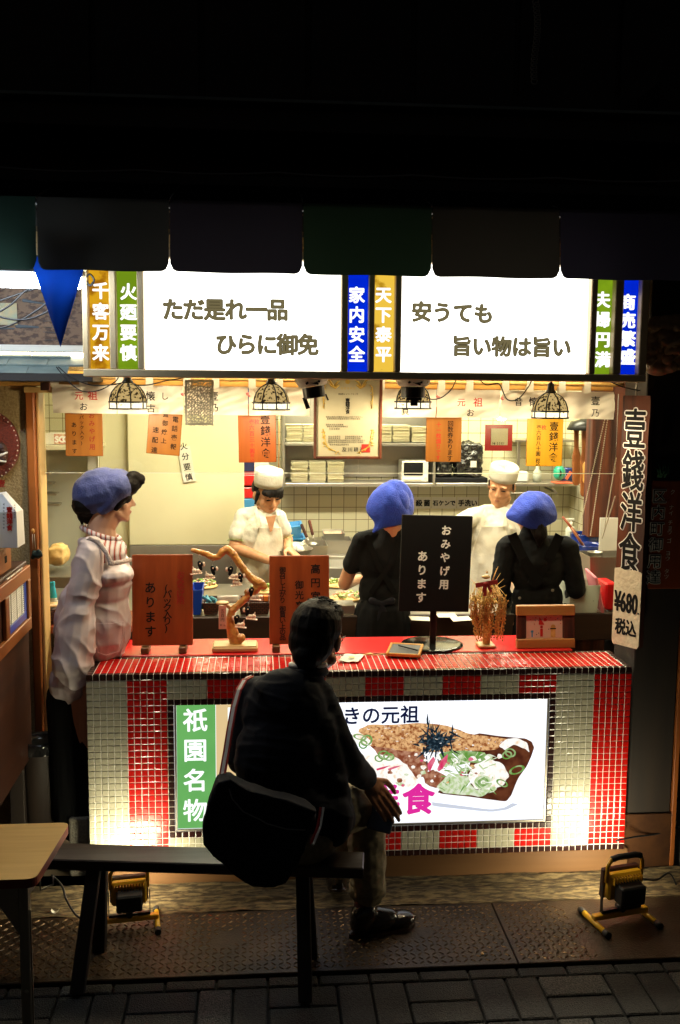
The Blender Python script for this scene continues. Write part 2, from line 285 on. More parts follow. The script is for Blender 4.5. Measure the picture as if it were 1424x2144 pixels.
# ------------------------------------------------------------------ mesh builder
def V3(*a): return Vector(a)
class MB:
    def __init__(s): s.v = []; s.f = []; s.mi = []; s.sm = []
    def add(s, verts, faces, mi=0, smooth=False):
        o = len(s.v); s.v += [tuple(p) for p in verts]
        for f in faces: s.f.append([o+i for i in f]); s.mi.append(mi); s.sm.append(smooth)
        return s
    def obox(s, c, ax, ay, az, bev=0, mi=0):          # centre, three half-axis vectors
        c, ax, ay, az = Vector(c), Vector(ax), Vector(ay), Vector(az)
        if ax.cross(ay).dot(az) < 0: ax = -ax
        L = (ax.length, ay.length, az.length); b = min(bev, *(l*.49 for l in L))
        A = [ax/L[0], ay/L[1], az/L[2]]
        if b <= 0:
            vs = [c + ax*i + ay*j + az*k for i in (-1,1) for j in (-1,1) for k in (-1,1)]
            return s.add(vs, [(0,1,3,2),(4,6,7,5),(0,4,5,1),(2,3,7,6),(0,2,6,4),(1,5,7,3)], mi)
        vs = []; idx = {}
        for i in (-1,1):
            for j in (-1,1):
                for k in (-1,1):
                    for q in range(3):
                        d = [L[n] - (0 if n == q else b) for n in range(3)]
                        idx[(i,j,k,q)] = len(vs); vs.append(c + A[0]*i*d[0] + A[1]*j*d[1] + A[2]*k*d[2])
        fs = []
        for sg in (-1,1):
            a = [idx[(sg,j,k,0)] for j,k in ((-1,-1),(1,-1),(1,1),(-1,1))]; fs.append(a if sg > 0 else a[::-1])
            a = [idx[(i,sg,k,1)] for i,k in ((-1,-1),(-1,1),(1,1),(1,-1))]; fs.append(a if sg > 0 else a[::-1])
            a = [idx[(i,j,sg,2)] for i,j in ((-1,-1),(1,-1),(1,1),(-1,1))]; fs.append(a if sg > 0 else a[::-1])
        def q4(a, ref):
            n = (Vector(vs[a[1]])-Vector(vs[a[0]])).cross(Vector(vs[a[2]])-Vector(vs[a[0]]))
            fs.append(a if n.dot(ref) > 0 else a[::-1])
        for i in (-1,1):
            for j in (-1,1):
                q4([idx[(i,j,-1,0)], idx[(i,j,1,0)], idx[(i,j,1,1)], idx[(i,j,-1,1)]], A[0]*i+A[1]*j)
                q4([idx[(i,-1,j,0)], idx[(i,1,j,0)], idx[(i,1,j,2)], idx[(i,-1,j,2)]], A[0]*i+A[2]*j)
                q4([idx[(-1,i,j,1)], idx[(1,i,j,1)], idx[(1,i,j,2)], idx[(-1,i,j,2)]], A[1]*i+A[2]*j)
                for k in (-1,1): q4([idx[(i,j,k,0)], idx[(i,j,k,1)], idx[(i,j,k,2)]], A[0]*i+A[1]*j+A[2]*k)
        return s.add(vs, fs, mi)
    def box(s, x0, x1, y0, y1, z0, z1, bev=0, mi=0):
        return s.obox(((x0+x1)/2,(y0+y1)/2,(z0+z1)/2), (abs(x1-x0)/2,0,0), (0,abs(y1-y0)/2,0), (0,0,abs(z1-z0)/2), bev, mi)
    def bar(s, p0, p1, wd, th, side=(0,1,0), bev=0, mi=0):      # a straight bar of width wd across and thickness th along side
        p0, p1 = Vector(p0), Vector(p1); a = (p1-p0); sd = Vector(side); sd = (sd - a*(sd.dot(a)/a.length_squared)).normalized()
        return s.obox((p0+p1)/2, a/2, sd*th/2, a.normalized().cross(sd)*wd/2, bev, mi)
    def tube(s, pts, r, n=8, mi=0, closed=False):
        pts = [Vector(p) for p in pts]; k = len(pts); rs = r if isinstance(r, (list, tuple)) else [r]*k
        vs = []; ref = None
        for i, p in enumerate(pts):
            if closed: t = pts[(i+1) % k]-pts[i-1]
            else: t = (pts[min(i+1,k-1)]-pts[max(i-1,0)])
            t.normalize()
            if ref is None: ref = Vector((0,0,1)) if abs(t.z) < .9 else Vector((1,0,0))
            a = (ref - t*ref.dot(t)).normalized(); b = t.cross(a); ref = a
            for j in range(n): vs.append(p + (a*math.cos(2*math.pi*j/n) + b*math.sin(2*math.pi*j/n))*rs[i])
        fs = []
        for i in range(k if closed else k-1):
            i2 = (i+1) % k
            for j in range(n): fs.append((i*n+j, i*n+(j+1)%n, i2*n+(j+1)%n, i2*n+j))
        o = len(s.v); s.add(vs, fs, mi, True)
        if not closed:
            s.f += [[o+j for j in range(n)][::-1], [o+(k-1)*n+j for j in range(n)]]; s.mi += [mi, mi]; s.sm += [False, False]
        return s
    def lathe(s, prof, c, n=24, ax=None, mi=0, smooth=True, close=True):  # (r, h) pairs along ax
        c = Vector(c); az = Vector(ax or (0,0,1)).normalized(); rf = Vector((1,0,0)) if abs(az.x) < .9 else Vector((0,1,0))
        a = (rf - az*rf.dot(az)).normalized(); b = az.cross(a); vs = []
        for r, h in prof:
            for j in range(n): vs.append(c + az*h + (a*math.cos(2*math.pi*j/n)+b*math.sin(2*math.pi*j/n))*max(r, 1e-5))
        fs = [(i*n+j, i*n+(j+1)%n, (i+1)*n+(j+1)%n, (i+1)*n+j) for i in range(len(prof)-1) for j in range(n)]
        o = len(s.v); s.add(vs, fs, mi, smooth)
        if close:
            for i, fl in ((0, True), (len(prof)-1, False)):
                if prof[i][0] > 1e-4:
                    f = [o+i*n+j for j in range(n)]; s.f.append(f[::-1] if fl else f); s.mi.append(mi); s.sm.append(False)
        return s
    def ell(s, c, r, rot=None, n=16, mi=0):
        c = Vector(c); r = (r,r,r) if not isinstance(r, (tuple, list)) else r; vs = []; m2 = n//2
        for i in range(m2+1):
            t = math.pi*i/m2
            for j in range(n):
                p = 2*math.pi*j/n; q = Vector((math.sin(t)*math.cos(p)*r[0], math.sin(t)*math.sin(p)*r[1], -math.cos(t)*r[2]))
                vs.append(c + (rot @ q if rot else q))
        return s.add(vs, [(i*n+j, i*n+(j+1)%n, (i+1)*n+(j+1)%n, (i+1)*n+j) for i in range(m2) for j in range(n)], mi, True)
    def cap(s, p0, p1, r0, r1=None, n=14, mi=0, flat=1.0, side=(0,1,0)):    # a tapered capsule, optionally flattened along side
        p0, p1 = Vector(p0), Vector(p1); r1 = r0 if r1 is None else r1; t = (p1-p0); L = t.length; t = t/L if L > 1e-9 else Vector((0,0,1))
        sd = Vector(side); a = (sd - t*sd.dot(t)); a = a.normalized() if a.length > 1e-3 else t.orthogonal().normalized(); b = t.cross(a); vs = []; rings = []
        for q in range(5): an = math.pi/2*(1-q/4); rings.append((p0 - t*r0*math.sin(an), r0*max(math.cos(an), .02)))
        for q in range(5): an = math.pi/2*q/4; rings.append((p1 + t*r1*math.sin(an), r1*max(math.cos(an), .02)))
        for c, r in rings:
            for j in range(n): vs.append(c + (a*math.cos(2*math.pi*j/n)*flat + b*math.sin(2*math.pi*j/n))*r)
        k = len(rings); o = len(s.v)
        s.add(vs, [(i*n+j, i*n+(j+1)%n, (i+1)*n+(j+1)%n, (i+1)*n+j) for i in range(k-1) for j in range(n)], mi, True)
        s.f += [[o+j for j in range(n)][::-1], [o+(k-1)*n+j for j in range(n)]]; s.mi += [mi, mi]; s.sm += [True, True]
        return s
    def chain(s, pts, rs, **k):
        for i in range(len(pts)-1): s.cap(pts[i], pts[i+1], rs[i], rs[i+1], **k)
        return s
    def prism(s, pts, d, mi=0):                        # a closed outline of 3-D points pushed along d
        pts = [Vector(p) for p in pts]; d = Vector(d); k = len(pts)
        nrm = Vector((0,0,0))
        for i in range(k): nrm += pts[i].cross(pts[(i+1) % k])
        f = list(range(k))
        if nrm.dot(d) > 0: f = f[::-1]
        fs = [f, [k+i for i in f[::-1]]]
        for i in range(k):
            a, b = f[i], f[(i+1) % k]; fs.append((b, a, a+k, b+k))
        return s.add(pts + [p+d for p in pts], fs, mi)
    def sheet(s, fn, nu, nv, mi=0, smooth=True):
        vs = [fn(i/nu, j/nv) for j in range(nv+1) for i in range(nu+1)]
        return s.add(vs, [(j*(nu+1)+i, j*(nu+1)+i+1, (j+1)*(nu+1)+i+1, (j+1)*(nu+1)+i) for j in range(nv) for i in range(nu)], mi, smooth)
    def merge(s, o, mi=None):
        k = len(s.v); s.v += o.v; s.f += [[k+i for i in f] for f in o.f]; s.mi += o.mi if mi is None else [mi]*len(o.f); s.sm += o.sm; return s
    def remesh(s, vox=.006, it=3, disp=None):          # weld everything into one continuous skin
        me = bpy.data.meshes.new('tmp'); me.from_pydata(s.v, [], s.f); ob = bpy.data.objects.new('tmp', me); COL.objects.link(ob)
        md = ob.modifiers.new('r', 'REMESH'); md.mode = 'VOXEL'; md.voxel_size = vox
        if it: sm = ob.modifiers.new('s', 'SMOOTH'); sm.factor = .5; sm.iterations = it
        me2 = bpy.data.meshes.new_from_object(ob.evaluated_get(bpy.context.evaluated_depsgraph_get()))
        n = len(me2.vertices); co = np.empty(n*3); me2.vertices.foreach_get('co', co); co = co.reshape(-1,3)
        nr = np.empty(n*3); me2.vertex_normals.foreach_get('vector', nr); nr = nr.reshape(-1,3)
        if disp: co = co + nr*np.array([disp(Vector(p)) for p in co])[:,None]
        out = MB(); out.v = [tuple(p) for p in co]; out.f = [list(p.vertices) for p in me2.polygons]; out.mi = [0]*len(out.f); out.sm = [True]*len(out.f)
        bpy.data.objects.remove(ob); bpy.data.meshes.remove(me); bpy.data.meshes.remove(me2); return out
    def build(s, name, mats, parent=None):
        me = bpy.data.meshes.new(name); me.from_pydata(s.v, [], s.f)
        for mt in (mats if isinstance(mats, (list, tuple)) else [mats]): me.materials.append(M[mt] if isinstance(mt, str) else mt)
        me.polygons.foreach_set('material_index', s.mi); me.polygons.foreach_set('use_smooth', s.sm); me.update()
        o = bpy.data.objects.new(name, me); COL.objects.link(o)
        if parent is not None:
            o.parent = parent
            if parent.type == 'EMPTY': o.matrix_parent_inverse = Matrix.Translation(-parent.location)
        return o
def tag(o, label=None, cat=None, group=None, kind=None):
    for k, x in (('label', label), ('category', cat), ('group', group), ('kind', kind)):
        if x: o[k] = x
    return o
def thing(name, label, cat, loc=(0,0,0), group=None):
    o = bpy.data.objects.new(name, None); COL.objects.link(o); o.location = loc; o.empty_display_size = .05
    return tag(o, label, cat, group)
def copy_tree(root, delta, label=None):
    c = root.copy(); COL.objects.link(c); c.location = Vector(root.location) + Vector(delta)
    if label: c['label'] = label
    for ch in root.children:
        k = ch.copy(); COL.objects.link(k); k.parent = c
        for g in ch.children: q = g.copy(); COL.objects.link(q); q.parent = k
    return c

# ------------------------------------------------------------------ lettering
_gl = {}
def glyph(ch, bold=0.0, ext=0.0):
    key = (ch, bold, ext)
    if key not in _gl:
        cu = bpy.data.curves.new('g', 'FONT'); cu.body = ch; cu.offset = bold; cu.extrude = ext; cu.resolution_u = 3
        ob = bpy.data.objects.new('g', cu); COL.objects.link(ob)
        me = bpy.data.meshes.new_from_object(ob.evaluated_get(bpy.context.evaluated_depsgraph_get()))
        _gl[key] = ([tuple(v.co) for v in me.vertices], [list(p.vertices) for p in me.polygons])
        bpy.data.objects.remove(ob); bpy.data.curves.remove(cu); bpy.data.meshes.remove(me)
    return _gl[key]
def letter(mb, ch, c, size, ex=(1,0,0), ez=(0,0,1), bold=.012, ext=.02, mi=0, sx=1.0, lift=0.0):
    ex, ez = Vector(ex), Vector(ez)
    if bold > .013:                                            # brush weight: copies of the stroke set a hair apart
        n = 8; step = 5e-5; d = bold*size
        for k in range(n): a = 2*math.pi*k/n; letter(mb, ch, Vector(c)+ex*(d*math.cos(a))+ez*(d*math.sin(a)), size, ex, ez, 0, ext, mi, sx, lift+step*k)
        return; ey = ez.cross(ex)        # ex across, ez up: the letter faces -ey... towards the reader
    nrm = ex.cross(ez); v, f = glyph(ch, bold, ext); cxo = .5 if ord(ch) > 255 else .29
    c = Vector(c) + nrm*lift
    mb.add([c + ex*((p[0]-cxo)*size*sx) + ez*((p[1]-.39)*size) + nrm*(p[2]*size) for p in v], f, mi)
def rect(u0, v0, u1, v1, y):                                  # the upright rectangle at depth y behind those pixels
    a, b, c, d = at(u0,v0,y), at(u1,v0,y), at(u1,v1,y), at(u0,v1,y)
    return (a.x+d.x)/2, (b.x+c.x)/2, (c.z+d.z)/2, (a.z+b.z)/2  # x0, x1, z0, z1
def words(mb, items, y, bold=.012, ext=.02, mi=0, lift=0):    # items: (char, u, v, pixels high)
    for ch, u, v, s in items: letter(mb, ch, at(u, v, y), s*px(y), bold=bold, ext=ext, mi=mi, lift=lift)
def column(txt, u, v0, v1, s): n = len(txt); return [(c, u, v0+(v1-v0)*i/max(n-1,1), s) for i, c in enumerate(txt)]
def row(txt, u0, u1, v, s, dv=0): n = len(txt); return [(c, u0+(u1-u0)*i/max(n-1,1), v+dv*i/max(n-1,1), s) for i, c in enumerate(txt)]

# ------------------------------------------------------------------ the setting
def struct(name, mb, mt): return tag(mb.build(name, mt), kind='structure')
b = MB(); b.box(-9, 11, -14, -.602, -.10, -.022); struct('pavement', b, 'paver_joint')
b = MB(); rs = random.Random(31); q_ = .1165
def paver(x0, x1, y0, y1):
    if x1 < -1.6 or x0 > 3.9: return
    dz = rs.uniform(-.0015, .0015); b.box(x0+.004, x1-.004, y0+.004, min(y1, -.6)-.004, -.06, -.008+dz, .004, rs.choice((0,0,0,1,1,2,2,2,3)) if rs.random() < .9 else 3)
for i in range(-20, 40):
    paver(i*q_*1.5, (i+1)*q_*1.5, -.66, -.6)
    for j in range(14):
        x, y = i*q_*2, -.66-(j+1)*q_*2
        if (i+j) % 2: paver(x, x+2*q_, y, y+q_); paver(x, x+2*q_, y+q_, y+2*q_)
        else: paver(x, x+q_, y, y+2*q_); paver(x+q_, x+2*q_, y, y+2*q_)
struct('pavement', b, ['paver_dark', 'paver_mid', 'paver_brown', 'paver_pale'])
b = MB(); b.box(-9, -1.2, -.594, .40, -.10, -.004); b.box(3.4, 11, -.594, .40, -.10, -.004); struct('pavement', b, 'concrete')
SEAM = 1.585
for x0, x1 in ((-1.2, SEAM-.002), (SEAM+.002, 3.4)):
    b = MB(); b.box(x0, x1, -.592, -.17, -.06, 0, .003)
    p = .0262
    for i in range(int(x0/p)-1, int(x1/p)+2):
        for j in range(-24, -6):
            x, y = (i+.5)*p, (j+.5)*p
            if not (x0+.015 < x < x1-.015 and -.578 < y < -.185): continue
            if x > 1.86+.12*noise.noise(Vector((x*9, y*9, 0))) or noise.noise(Vector((x*4, y*4, 5))) > .48: continue
            a = R(40) if (i+j) % 2 else R(-40)
            dx, dy = math.cos(a), math.sin(a); L, Wd, h = .0128, .0036, .0034
            b.add([(x-dx*L, y-dy*L, .0001), (x+dy*Wd, y-dx*Wd, .0001), (x+dx*L, y+dy*L, .0001), (x-dy*Wd, y+dx*Wd, .0001),
                   (x-dx*L*.5, y-dy*L*.5, h), (x+dx*L*.5, y+dy*L*.5, h)], [(0,1,5,4), (1,2,5), (2,3,4,5), (3,0,4)], 1)
    struct('metal_plate', b, ['plate_steel', 'plate_tread'])
b = MB()
def sill(i, j):
    x = -1.2 + 4.6*i; y = -.172 + .19*j
    st = .014*max(0, min(1, (j-.28)*9)) + .012*max(0, min(1, (j-.72)*9))
    return (x, y, .002 + st + .004*noise.noise(Vector((x*14, y*40, 0)))+.006*noise.noise(Vector((x*5, y*95, 2)))+.003*noise.noise(Vector((x*70, y*110, 9))))
b.sheet(sill, 420, 44); b.box(-1.2, 3.4, -.172, .02, -.06, -.002); struct('stone_sill', b, 'stone')
b = MB(); b.box(-1.5, 3.4, .26, 4.0, -.05, .004); struct('kitchen_floor', b, 'kitchen_floor')
# kitchen walls and ceiling
b = MB(); b.box(-1.6, 3.25, 3.60, 3.72, 0, 2.62); tag(b.build('tiled_wall', 'kitchen_tile'), 'cream square tiled back wall of the kitchen behind the shelves', 'wall')
b = MB(); b.box(3.05, 3.17, .72, 3.598, 0, 2.62); tag(b.build('tiled_wall', 'kitchen_tile_side'), 'tiled side wall of the kitchen behind the blue pots', 'wall')
b = MB(); b.box(-1.72, -1.6, .5, 3.6, 0, 2.62); tag(b.build('plaster_wall', 'plaster'), 'plain plaster wall deep behind the left doorway', 'wall')
b = MB(); b.box(-1.6, 3.05, .62, 3.6, 2.62, 2.7); tag(b.build('ceiling', 'plaster'), kind='structure')
t = thing('partition_wall', 'pale cream sliding partition above a steel splashback beside the young cook', 'partition', at(390, 1290, 2.45))
x0, x1, z0, z1 = rect(268, 800, 511, 1141, 2.45); zb = z0
b = MB(); b.box(x0, x1, 2.45, 2.51, z0, 2.5, .004); b.build('sliding_panel', 'cream_wall', t)
x0b, _, _, _ = rect(205, 800, 300, 900, 2.52)
b = MB(); b.box(x0b, x0+.12, 2.515, 2.56, z0-.2, 2.5, .004); b.build('fixed_panel', 'cream_wall', t)
b = MB(); b.box(x0, x1+.02, 2.452, 2.5, .02, z0-.003, .003); b.build('splashback', 'steel_wall', t)
# lit fittings on the kitchen ceiling (above the sign, out of the frame)
t0 = None
for i, (x, y, lab) in enumerate(((.55, 1.5, 'nearest the cream partition'), (1.95, 1.5, 'above the older cook'), (.9, 2.9, 'in front of the plate shelves'), (2.35, 2.9, 'by the tiled side wall'))):
    t = thing('ceiling_light', 'lit kitchen ceiling light '+lab, 'ceiling light', (x, y, 2.6), 'lights on the kitchen ceiling')
    b = MB(); b.box(x-.45, x+.45, y-.09, y+.09, 2.575, 2.618, .01); b.build('housing', 'white_plastic', t)
    b = MB(); b.box(x-.43, x+.43, y-.07, y+.07, 2.55, 2.572); b.build('diffuser', 'kitchen_tube', t)

# street front: left wall, lintel, posts, right pillar and walls, upper storey
b = MB(); b.box(-6, -.266, .42, .50, -.05, 2.06); b.box(-6, 2.2, .47, .60, 2.075, 3.2); tag(b.build('stucco_wall', 'stucco'), 'rough ochre stucco wall left of and above the stall opening', 'wall')
x0, x1, z0, z1 = rect(-200, 781, 1300, 806, .40)
b = MB(); b.box(-3, 2.2, .395, .60, 2.012, 2.074, .004); tag(b.build('lintel_beam', 'yellow_wood'), 'bright yellow wooden lintel beam behind the cloth curtain rod', 'beam')
t = thing('door_post', 'reddish brown wooden door post with a paler strip left of the mannequin', 'post', (-.21, .41, 0))
x0, x1, _, _ = rect(57, 830, 75, 1150, .40); x2 = rect(75, 830, 85, 1150, .43)[1]
b = MB(); b.box(x0, x1, .40, .55, 0, 2.01, .004); b.build('post', 'post_wood', t)
b = MB(); b.box(x1+.001, x2, .43, .55, 0, 2.01, .003); b.build('strip', 'pale_post', t)
b = MB(); b.box(x0-.001, x0+.32, .385, .398, 1.985, 2.01, .002); b.build('top_rail', 'pale_post', t)
t = thing('dark_pillar', 'tall dark wooden pillar with a copper plate at its foot', 'pillar', (2.32, .12, 0))
b = MB(); b.box(2.215, 2.40, .06, .30, 0, 3.2, .004); b.build('pillar', 'dark_post', t)
b = MB(); b.box(2.200, 2.402, .048, .058, .015, .25, .002); b.box(2.20, 2.212, .058, .29, .015, .25, .002); b.build('base_plate', 'copper', t)
b = MB(); b.box(2.404, 2.425, .05, .31, 0, 3.1, .003); b.build('edge_strip', 'post_wood', t)
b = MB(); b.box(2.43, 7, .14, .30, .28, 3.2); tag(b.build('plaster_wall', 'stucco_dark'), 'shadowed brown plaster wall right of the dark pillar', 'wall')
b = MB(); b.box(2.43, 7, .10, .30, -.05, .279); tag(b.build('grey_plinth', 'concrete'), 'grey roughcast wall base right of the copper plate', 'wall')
x0, x1, z0, z1 = rect(1290, 900, 1310, 1340, .3)
b = MB(); b.box(2.42, 3.05, .60, .72, 0, 2.6, .003); tag(b.build('inner_wall', 'plank'), 'dark red boarded wall behind the plank sign', 'wall')
x0, x1, z0, z1 = rect(1237, 880, 1300, 1092, 2.2)
b = MB(); b.box(x0, x1+.2, 2.2, 2.32, z0-.1, 2.6, .004); b.box(x0+.12, x0+.125, 2.194, 2.1995, z0-.1, 2.6); tag(b.build('wooden_column', 'plank'), 'dark red wooden column behind the beaded cords', 'column')
# dark upper storey
b = MB()
b.box(-8, 9, .32, .60, 3.2, 7.0); b.box(-8, 9, .305, .45, 2.64, 3.199)
for i in range(26): b.box(-5+i*.42, -5+i*.42+.40, .295, .319, 3.02, 6.5, .004)
tag(b.build('upper_storey', 'black_beam'), 'black boarded upper storey above the awning', 'building')
for z0, z1, y0, nm, lab in ((2.70, 2.80, .02, 'black_beam', 'dark wooden beam directly above the awning cloth'), (2.93, 3.015, -.08, 'black_beam', 'black eave beam above the sagging pale cable')):
    b = MB(); b.box(-6, 7, y0, .292, z0, z1, .006); tag(b.build('beam', nm), lab, 'beam')
b = MB(); b.box(-6, 7, -.14, .28, 3.018, 3.03, .002); tag(b.build('flashing', 'slate'), 'thin blue grey metal flashing on the upper eave beam', 'flashing')
b = MB(); ps = []
for i in range(57):
    u = -60 + i*28; k = (u % 290)/290; ps.append(at(u, 350 + u*.019 + 6*4*k*(1-k), -.10))
b.tube(ps, .004, 6); tag(b.build('cable', 'cable_white'), 'pale cable sagging from clips along the dark upper eave', 'cable')
b = MB()
for k, (u, v) in enumerate([(1122+4*math.sin(k*.3)-.0*k, 4+k*9.2) for k in range(19)]):
    p = at(u, v, .22); b.tube([p+V3(.012*math.cos(a), .004*math.cos(a*2), .014*math.sin(a)) for a in [i*math.pi/5 for i in range(10)]], .003, 5, closed=True)
tag(b.build('hanging_chain', 'steel'), 'thin dangling chain high against the black upper wall', 'chain')

# awning: a sloping cloth roof on rafters and a scalloped valance of coloured flaps
t = thing('awning', 'dark cloth awning with scalloped coloured flaps over the lit sign', 'awning', (1, -.2, 2.6))
YV = -.42
edges = [-200, 78, 356, 634, 904, 1170, 1440, 1700]
zt = at(712, 432, YV).z; zbm = at(712, 577, YV).z
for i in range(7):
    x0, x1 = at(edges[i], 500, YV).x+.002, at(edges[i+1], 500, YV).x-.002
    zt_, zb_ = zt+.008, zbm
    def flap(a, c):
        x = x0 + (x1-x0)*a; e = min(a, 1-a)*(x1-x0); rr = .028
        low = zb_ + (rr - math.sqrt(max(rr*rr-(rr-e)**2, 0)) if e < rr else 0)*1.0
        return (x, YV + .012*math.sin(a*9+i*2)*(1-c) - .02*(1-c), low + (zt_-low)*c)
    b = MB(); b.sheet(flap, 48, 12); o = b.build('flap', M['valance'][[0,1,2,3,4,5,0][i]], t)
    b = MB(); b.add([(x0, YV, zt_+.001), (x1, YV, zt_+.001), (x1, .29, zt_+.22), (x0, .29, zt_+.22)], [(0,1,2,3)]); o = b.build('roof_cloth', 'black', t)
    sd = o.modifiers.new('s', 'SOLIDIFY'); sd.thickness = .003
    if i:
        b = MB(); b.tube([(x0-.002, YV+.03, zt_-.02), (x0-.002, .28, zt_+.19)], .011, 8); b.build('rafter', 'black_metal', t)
b = MB(); b.tube([(-1.5, YV+.02, zt_-.012), (3.6, YV+.02, zt_-.012)], .012, 8); b.build('front_bar', 'black_metal', t)

# ------------------------------------------------------------------ the lit shop sign
YS = -.12
t = thing('shop_sign', 'long lit box sign with two white panels and coloured strips', 'sign', at(760, 800, YS))
sx0, sx1 = rect(176, 600, 1350, 780, YS)[:2]; sz0, szi = at(760, 794.2, YS-.036).z, at(760, 778.5, YS).z; szt = 2.47; sl = (at(1340, 799.4, YS).z-at(176, 788, YS).z)/(sx1-sx0)
def sh(z, x): return z + sl*(x-(sx0+sx1)/2)
panels = [(188,232,'sign_gold','千客万来',211,(608,738)), (246,290,'sign_green','火廼要慎',269,(610,738)), (303,713,'sign_white',None,0,0), (727,770,'sign_blue','家内安全',747,(617,741)),
          (782,825,'sign_yellow','天下泰平',803,(617,741)), (838,1230,'sign_white',None,0,0), (1243,1280,'sign_green','夫婦円満',1261.5,(627,752)), (1297,1334,'sign_blue','商売繁盛',1314.5,(632,747))]
fr = MB()
def skew(x0, x1, z0, z1, y0, y1, bev=.003): fr.obox(((x0+x1)/2, (y0+y1)/2, sh((z0+z1)/2, (x0+x1)/2)), ((x1-x0)/2, 0, sl*(x1-x0)/2), (0, (y1-y0)/2, 0), (0, 0, (z1-z0)/2), bev)
skew(sx0, sx1, sz0, szi, YS-.036, YS+.13); skew(sx0, sx1, szt, szt+.03, YS-.036, YS+.13)
gx = [sx0] ; xs = [rect(p[0], 600, p[1], 780, YS)[:2] for p in panels]
bounds = [sx0] + [v for a in xs for v in a] + [sx1]
for i in range(0, len(bounds), 2): skew(bounds[i], bounds[i+1], szi+.0005, szt-.0005, YS-.034, YS+.12)
fr.box(sx0+.004, sx1-.004, YS+.125, YS+.132, szi, szt); fr.build('frame', 'sign_frame', t)
for (u0, u1, mt, tx, uc, vv), (x0, x1) in zip(panels, xs):
    b = MB(); b.obox(((x0+x1)/2, YS+.008, sh((szi+szt)/2, (x0+x1)/2)), ((x1-x0)/2-.0006, 0, sl*(x1-x0)/2), (0, .004, 0), (0, 0, (szt-szi)/2-.001)); pn = b.build('lit_panel' if not tx else 'coloured_strip', mt, t)
    if tx:
        b = MB(); words(b, column(tx, uc, vv[0], vv[1], 34), YS+.001, bold=.03, ext=.06); b.build('lettering', 'letter_glow', pn)
    else:
        if u0 < 500: it = row('ただ是れ一品', 362, 581, 647, 45, 1) + row('ひらに御免', 473, 645, 720, 45, 1)
        else: it = row('安うても', 883, 1013, 652, 43, 4) + row('旨い物は旨い', 967, 1176, 724, 43, 3)
        b = MB(); words(b, it, YS+.002, bold=.047, ext=.03); words(b, it, YS+.002, bold=.025, ext=.01, mi=1, lift=.004); b.build('lettering', ['sign_ink', 'sign_ink_in'], pn)
b = MB()
for u in (300, 720, 1240): b = MB(); p = at(u, 600, YS); b.tube([(p.x, YS+.06, szt+.03), (p.x, .3, szt+.16)], .012, 8); b.build('hanger', 'black_metal', t)

# ------------------------------------------------------------------ the tiled counter
P = .026; NC, NR, ND = 84, 30, 10; CW = NC*P; ZT = .90; CB = ZT-NR*P
t = thing('tiled_counter', 'counter faced in red white and brown mosaic tiles with a red top', 'counter', (CW/2, .13, 0))
b = MB(); zt0, zt1 = ZT-25*P, ZT-5*P; wx0, wx1 = 13*P, 71*P
b.box(0.002, CW-.002, .003, wx0 and .258, CB+.002, zt0-.002); b.box(.002, CW-.002, .003, .258, zt1+.002, ZT-.003); b.box(.002, wx0-.002, .003, .258, zt0-.0025, zt1+.0025); b.box(wx1+.002, CW-.002, .003, .258, zt0-.0025, zt1+.0025)
b.build('grout_core', 'grout', t)
def tile(mb, o, ex, ey, n, mi):
    o, ex, ey, n = Vector(o), Vector(ex), Vector(ey), Vector(n); g = .0015; s = P-2*g; e = .0026; h = .0027+random.uniform(-.0002, .0002)
    tx, ty = random.uniform(-.0002, .0002), random.uniform(-.0002, .0002)
    v = [o+ex*(g+a*s)+ey*(g+c*s) for a, c in ((0,0),(1,0),(1,1),(0,1))]
    v2 = [o+ex*(g+(e if a == 0 else s-e))+ey*(g+(e if c == 0 else s-e))+n*(h*.93+tx*(a-.5)*2+ty*(c-.5)*2) for a, c in ((0,0),(1,0),(1,1),(0,1))]
    v1 = [o+ex*(g+a*s)+ey*(g+c*s)+n*(h*.55) for a, c in ((0,0),(1,0),(1,1),(0,1))]
    fs = [(8,9,10,11)] + [(i, (i+1) % 4, 4+(i+1) % 4, 4+i) for i in range(4)] + [(4+i, 4+(i+1) % 4, 8+(i+1) % 4, 8+i) for i in range(4)]
    mb.add(v+v1+v2, fs, mi)
b = MB()
for c in range(NC):
    for r in range(NR):
        if 13 <= c < 71 and 5 <= r < 25: continue
        mi = (c//6) % 2
        if r in (0, NR-1) or (12 <= c <= 71 and r in (4, 25)) or (c in (12, 71) and 4 <= r <= 25): mi = 2
        tile(b, (c*P, .003, ZT-(r+1)*P), (1,0,0), (0,0,1), (0,-1,0), mi)
b.build('tiled_front', ['white_tile', 'red_tile', 'brown_tile'], t)
b = MB()
for c in range(NC):
    for r in range(ND): tile(b, (c*P, r*P, ZT-.003), (1,0,0), (0,1,0), (0,0,1), 2 if c in (0, NC-1) or r in (0, ND-1) else 1)
b.build('tiled_top', ['white_tile', 'red_tile', 'brown_tile'], t)
b = MB(); b.box(.10, 2.02, .262, .53, ZT-.035, ZT+.004, .003); b.build('red_shelf', 'red_lacquer', t)
b = MB(); b.box(0, CW+.02, .008, .25, .005, CB-.001, .003); b.build('kick_board', 'kick_wood', t)
b = MB(); b.box(.04, CW-.04, .262, .30, .0, ZT-.04); b.build('back_board', 'dark_wood', t)
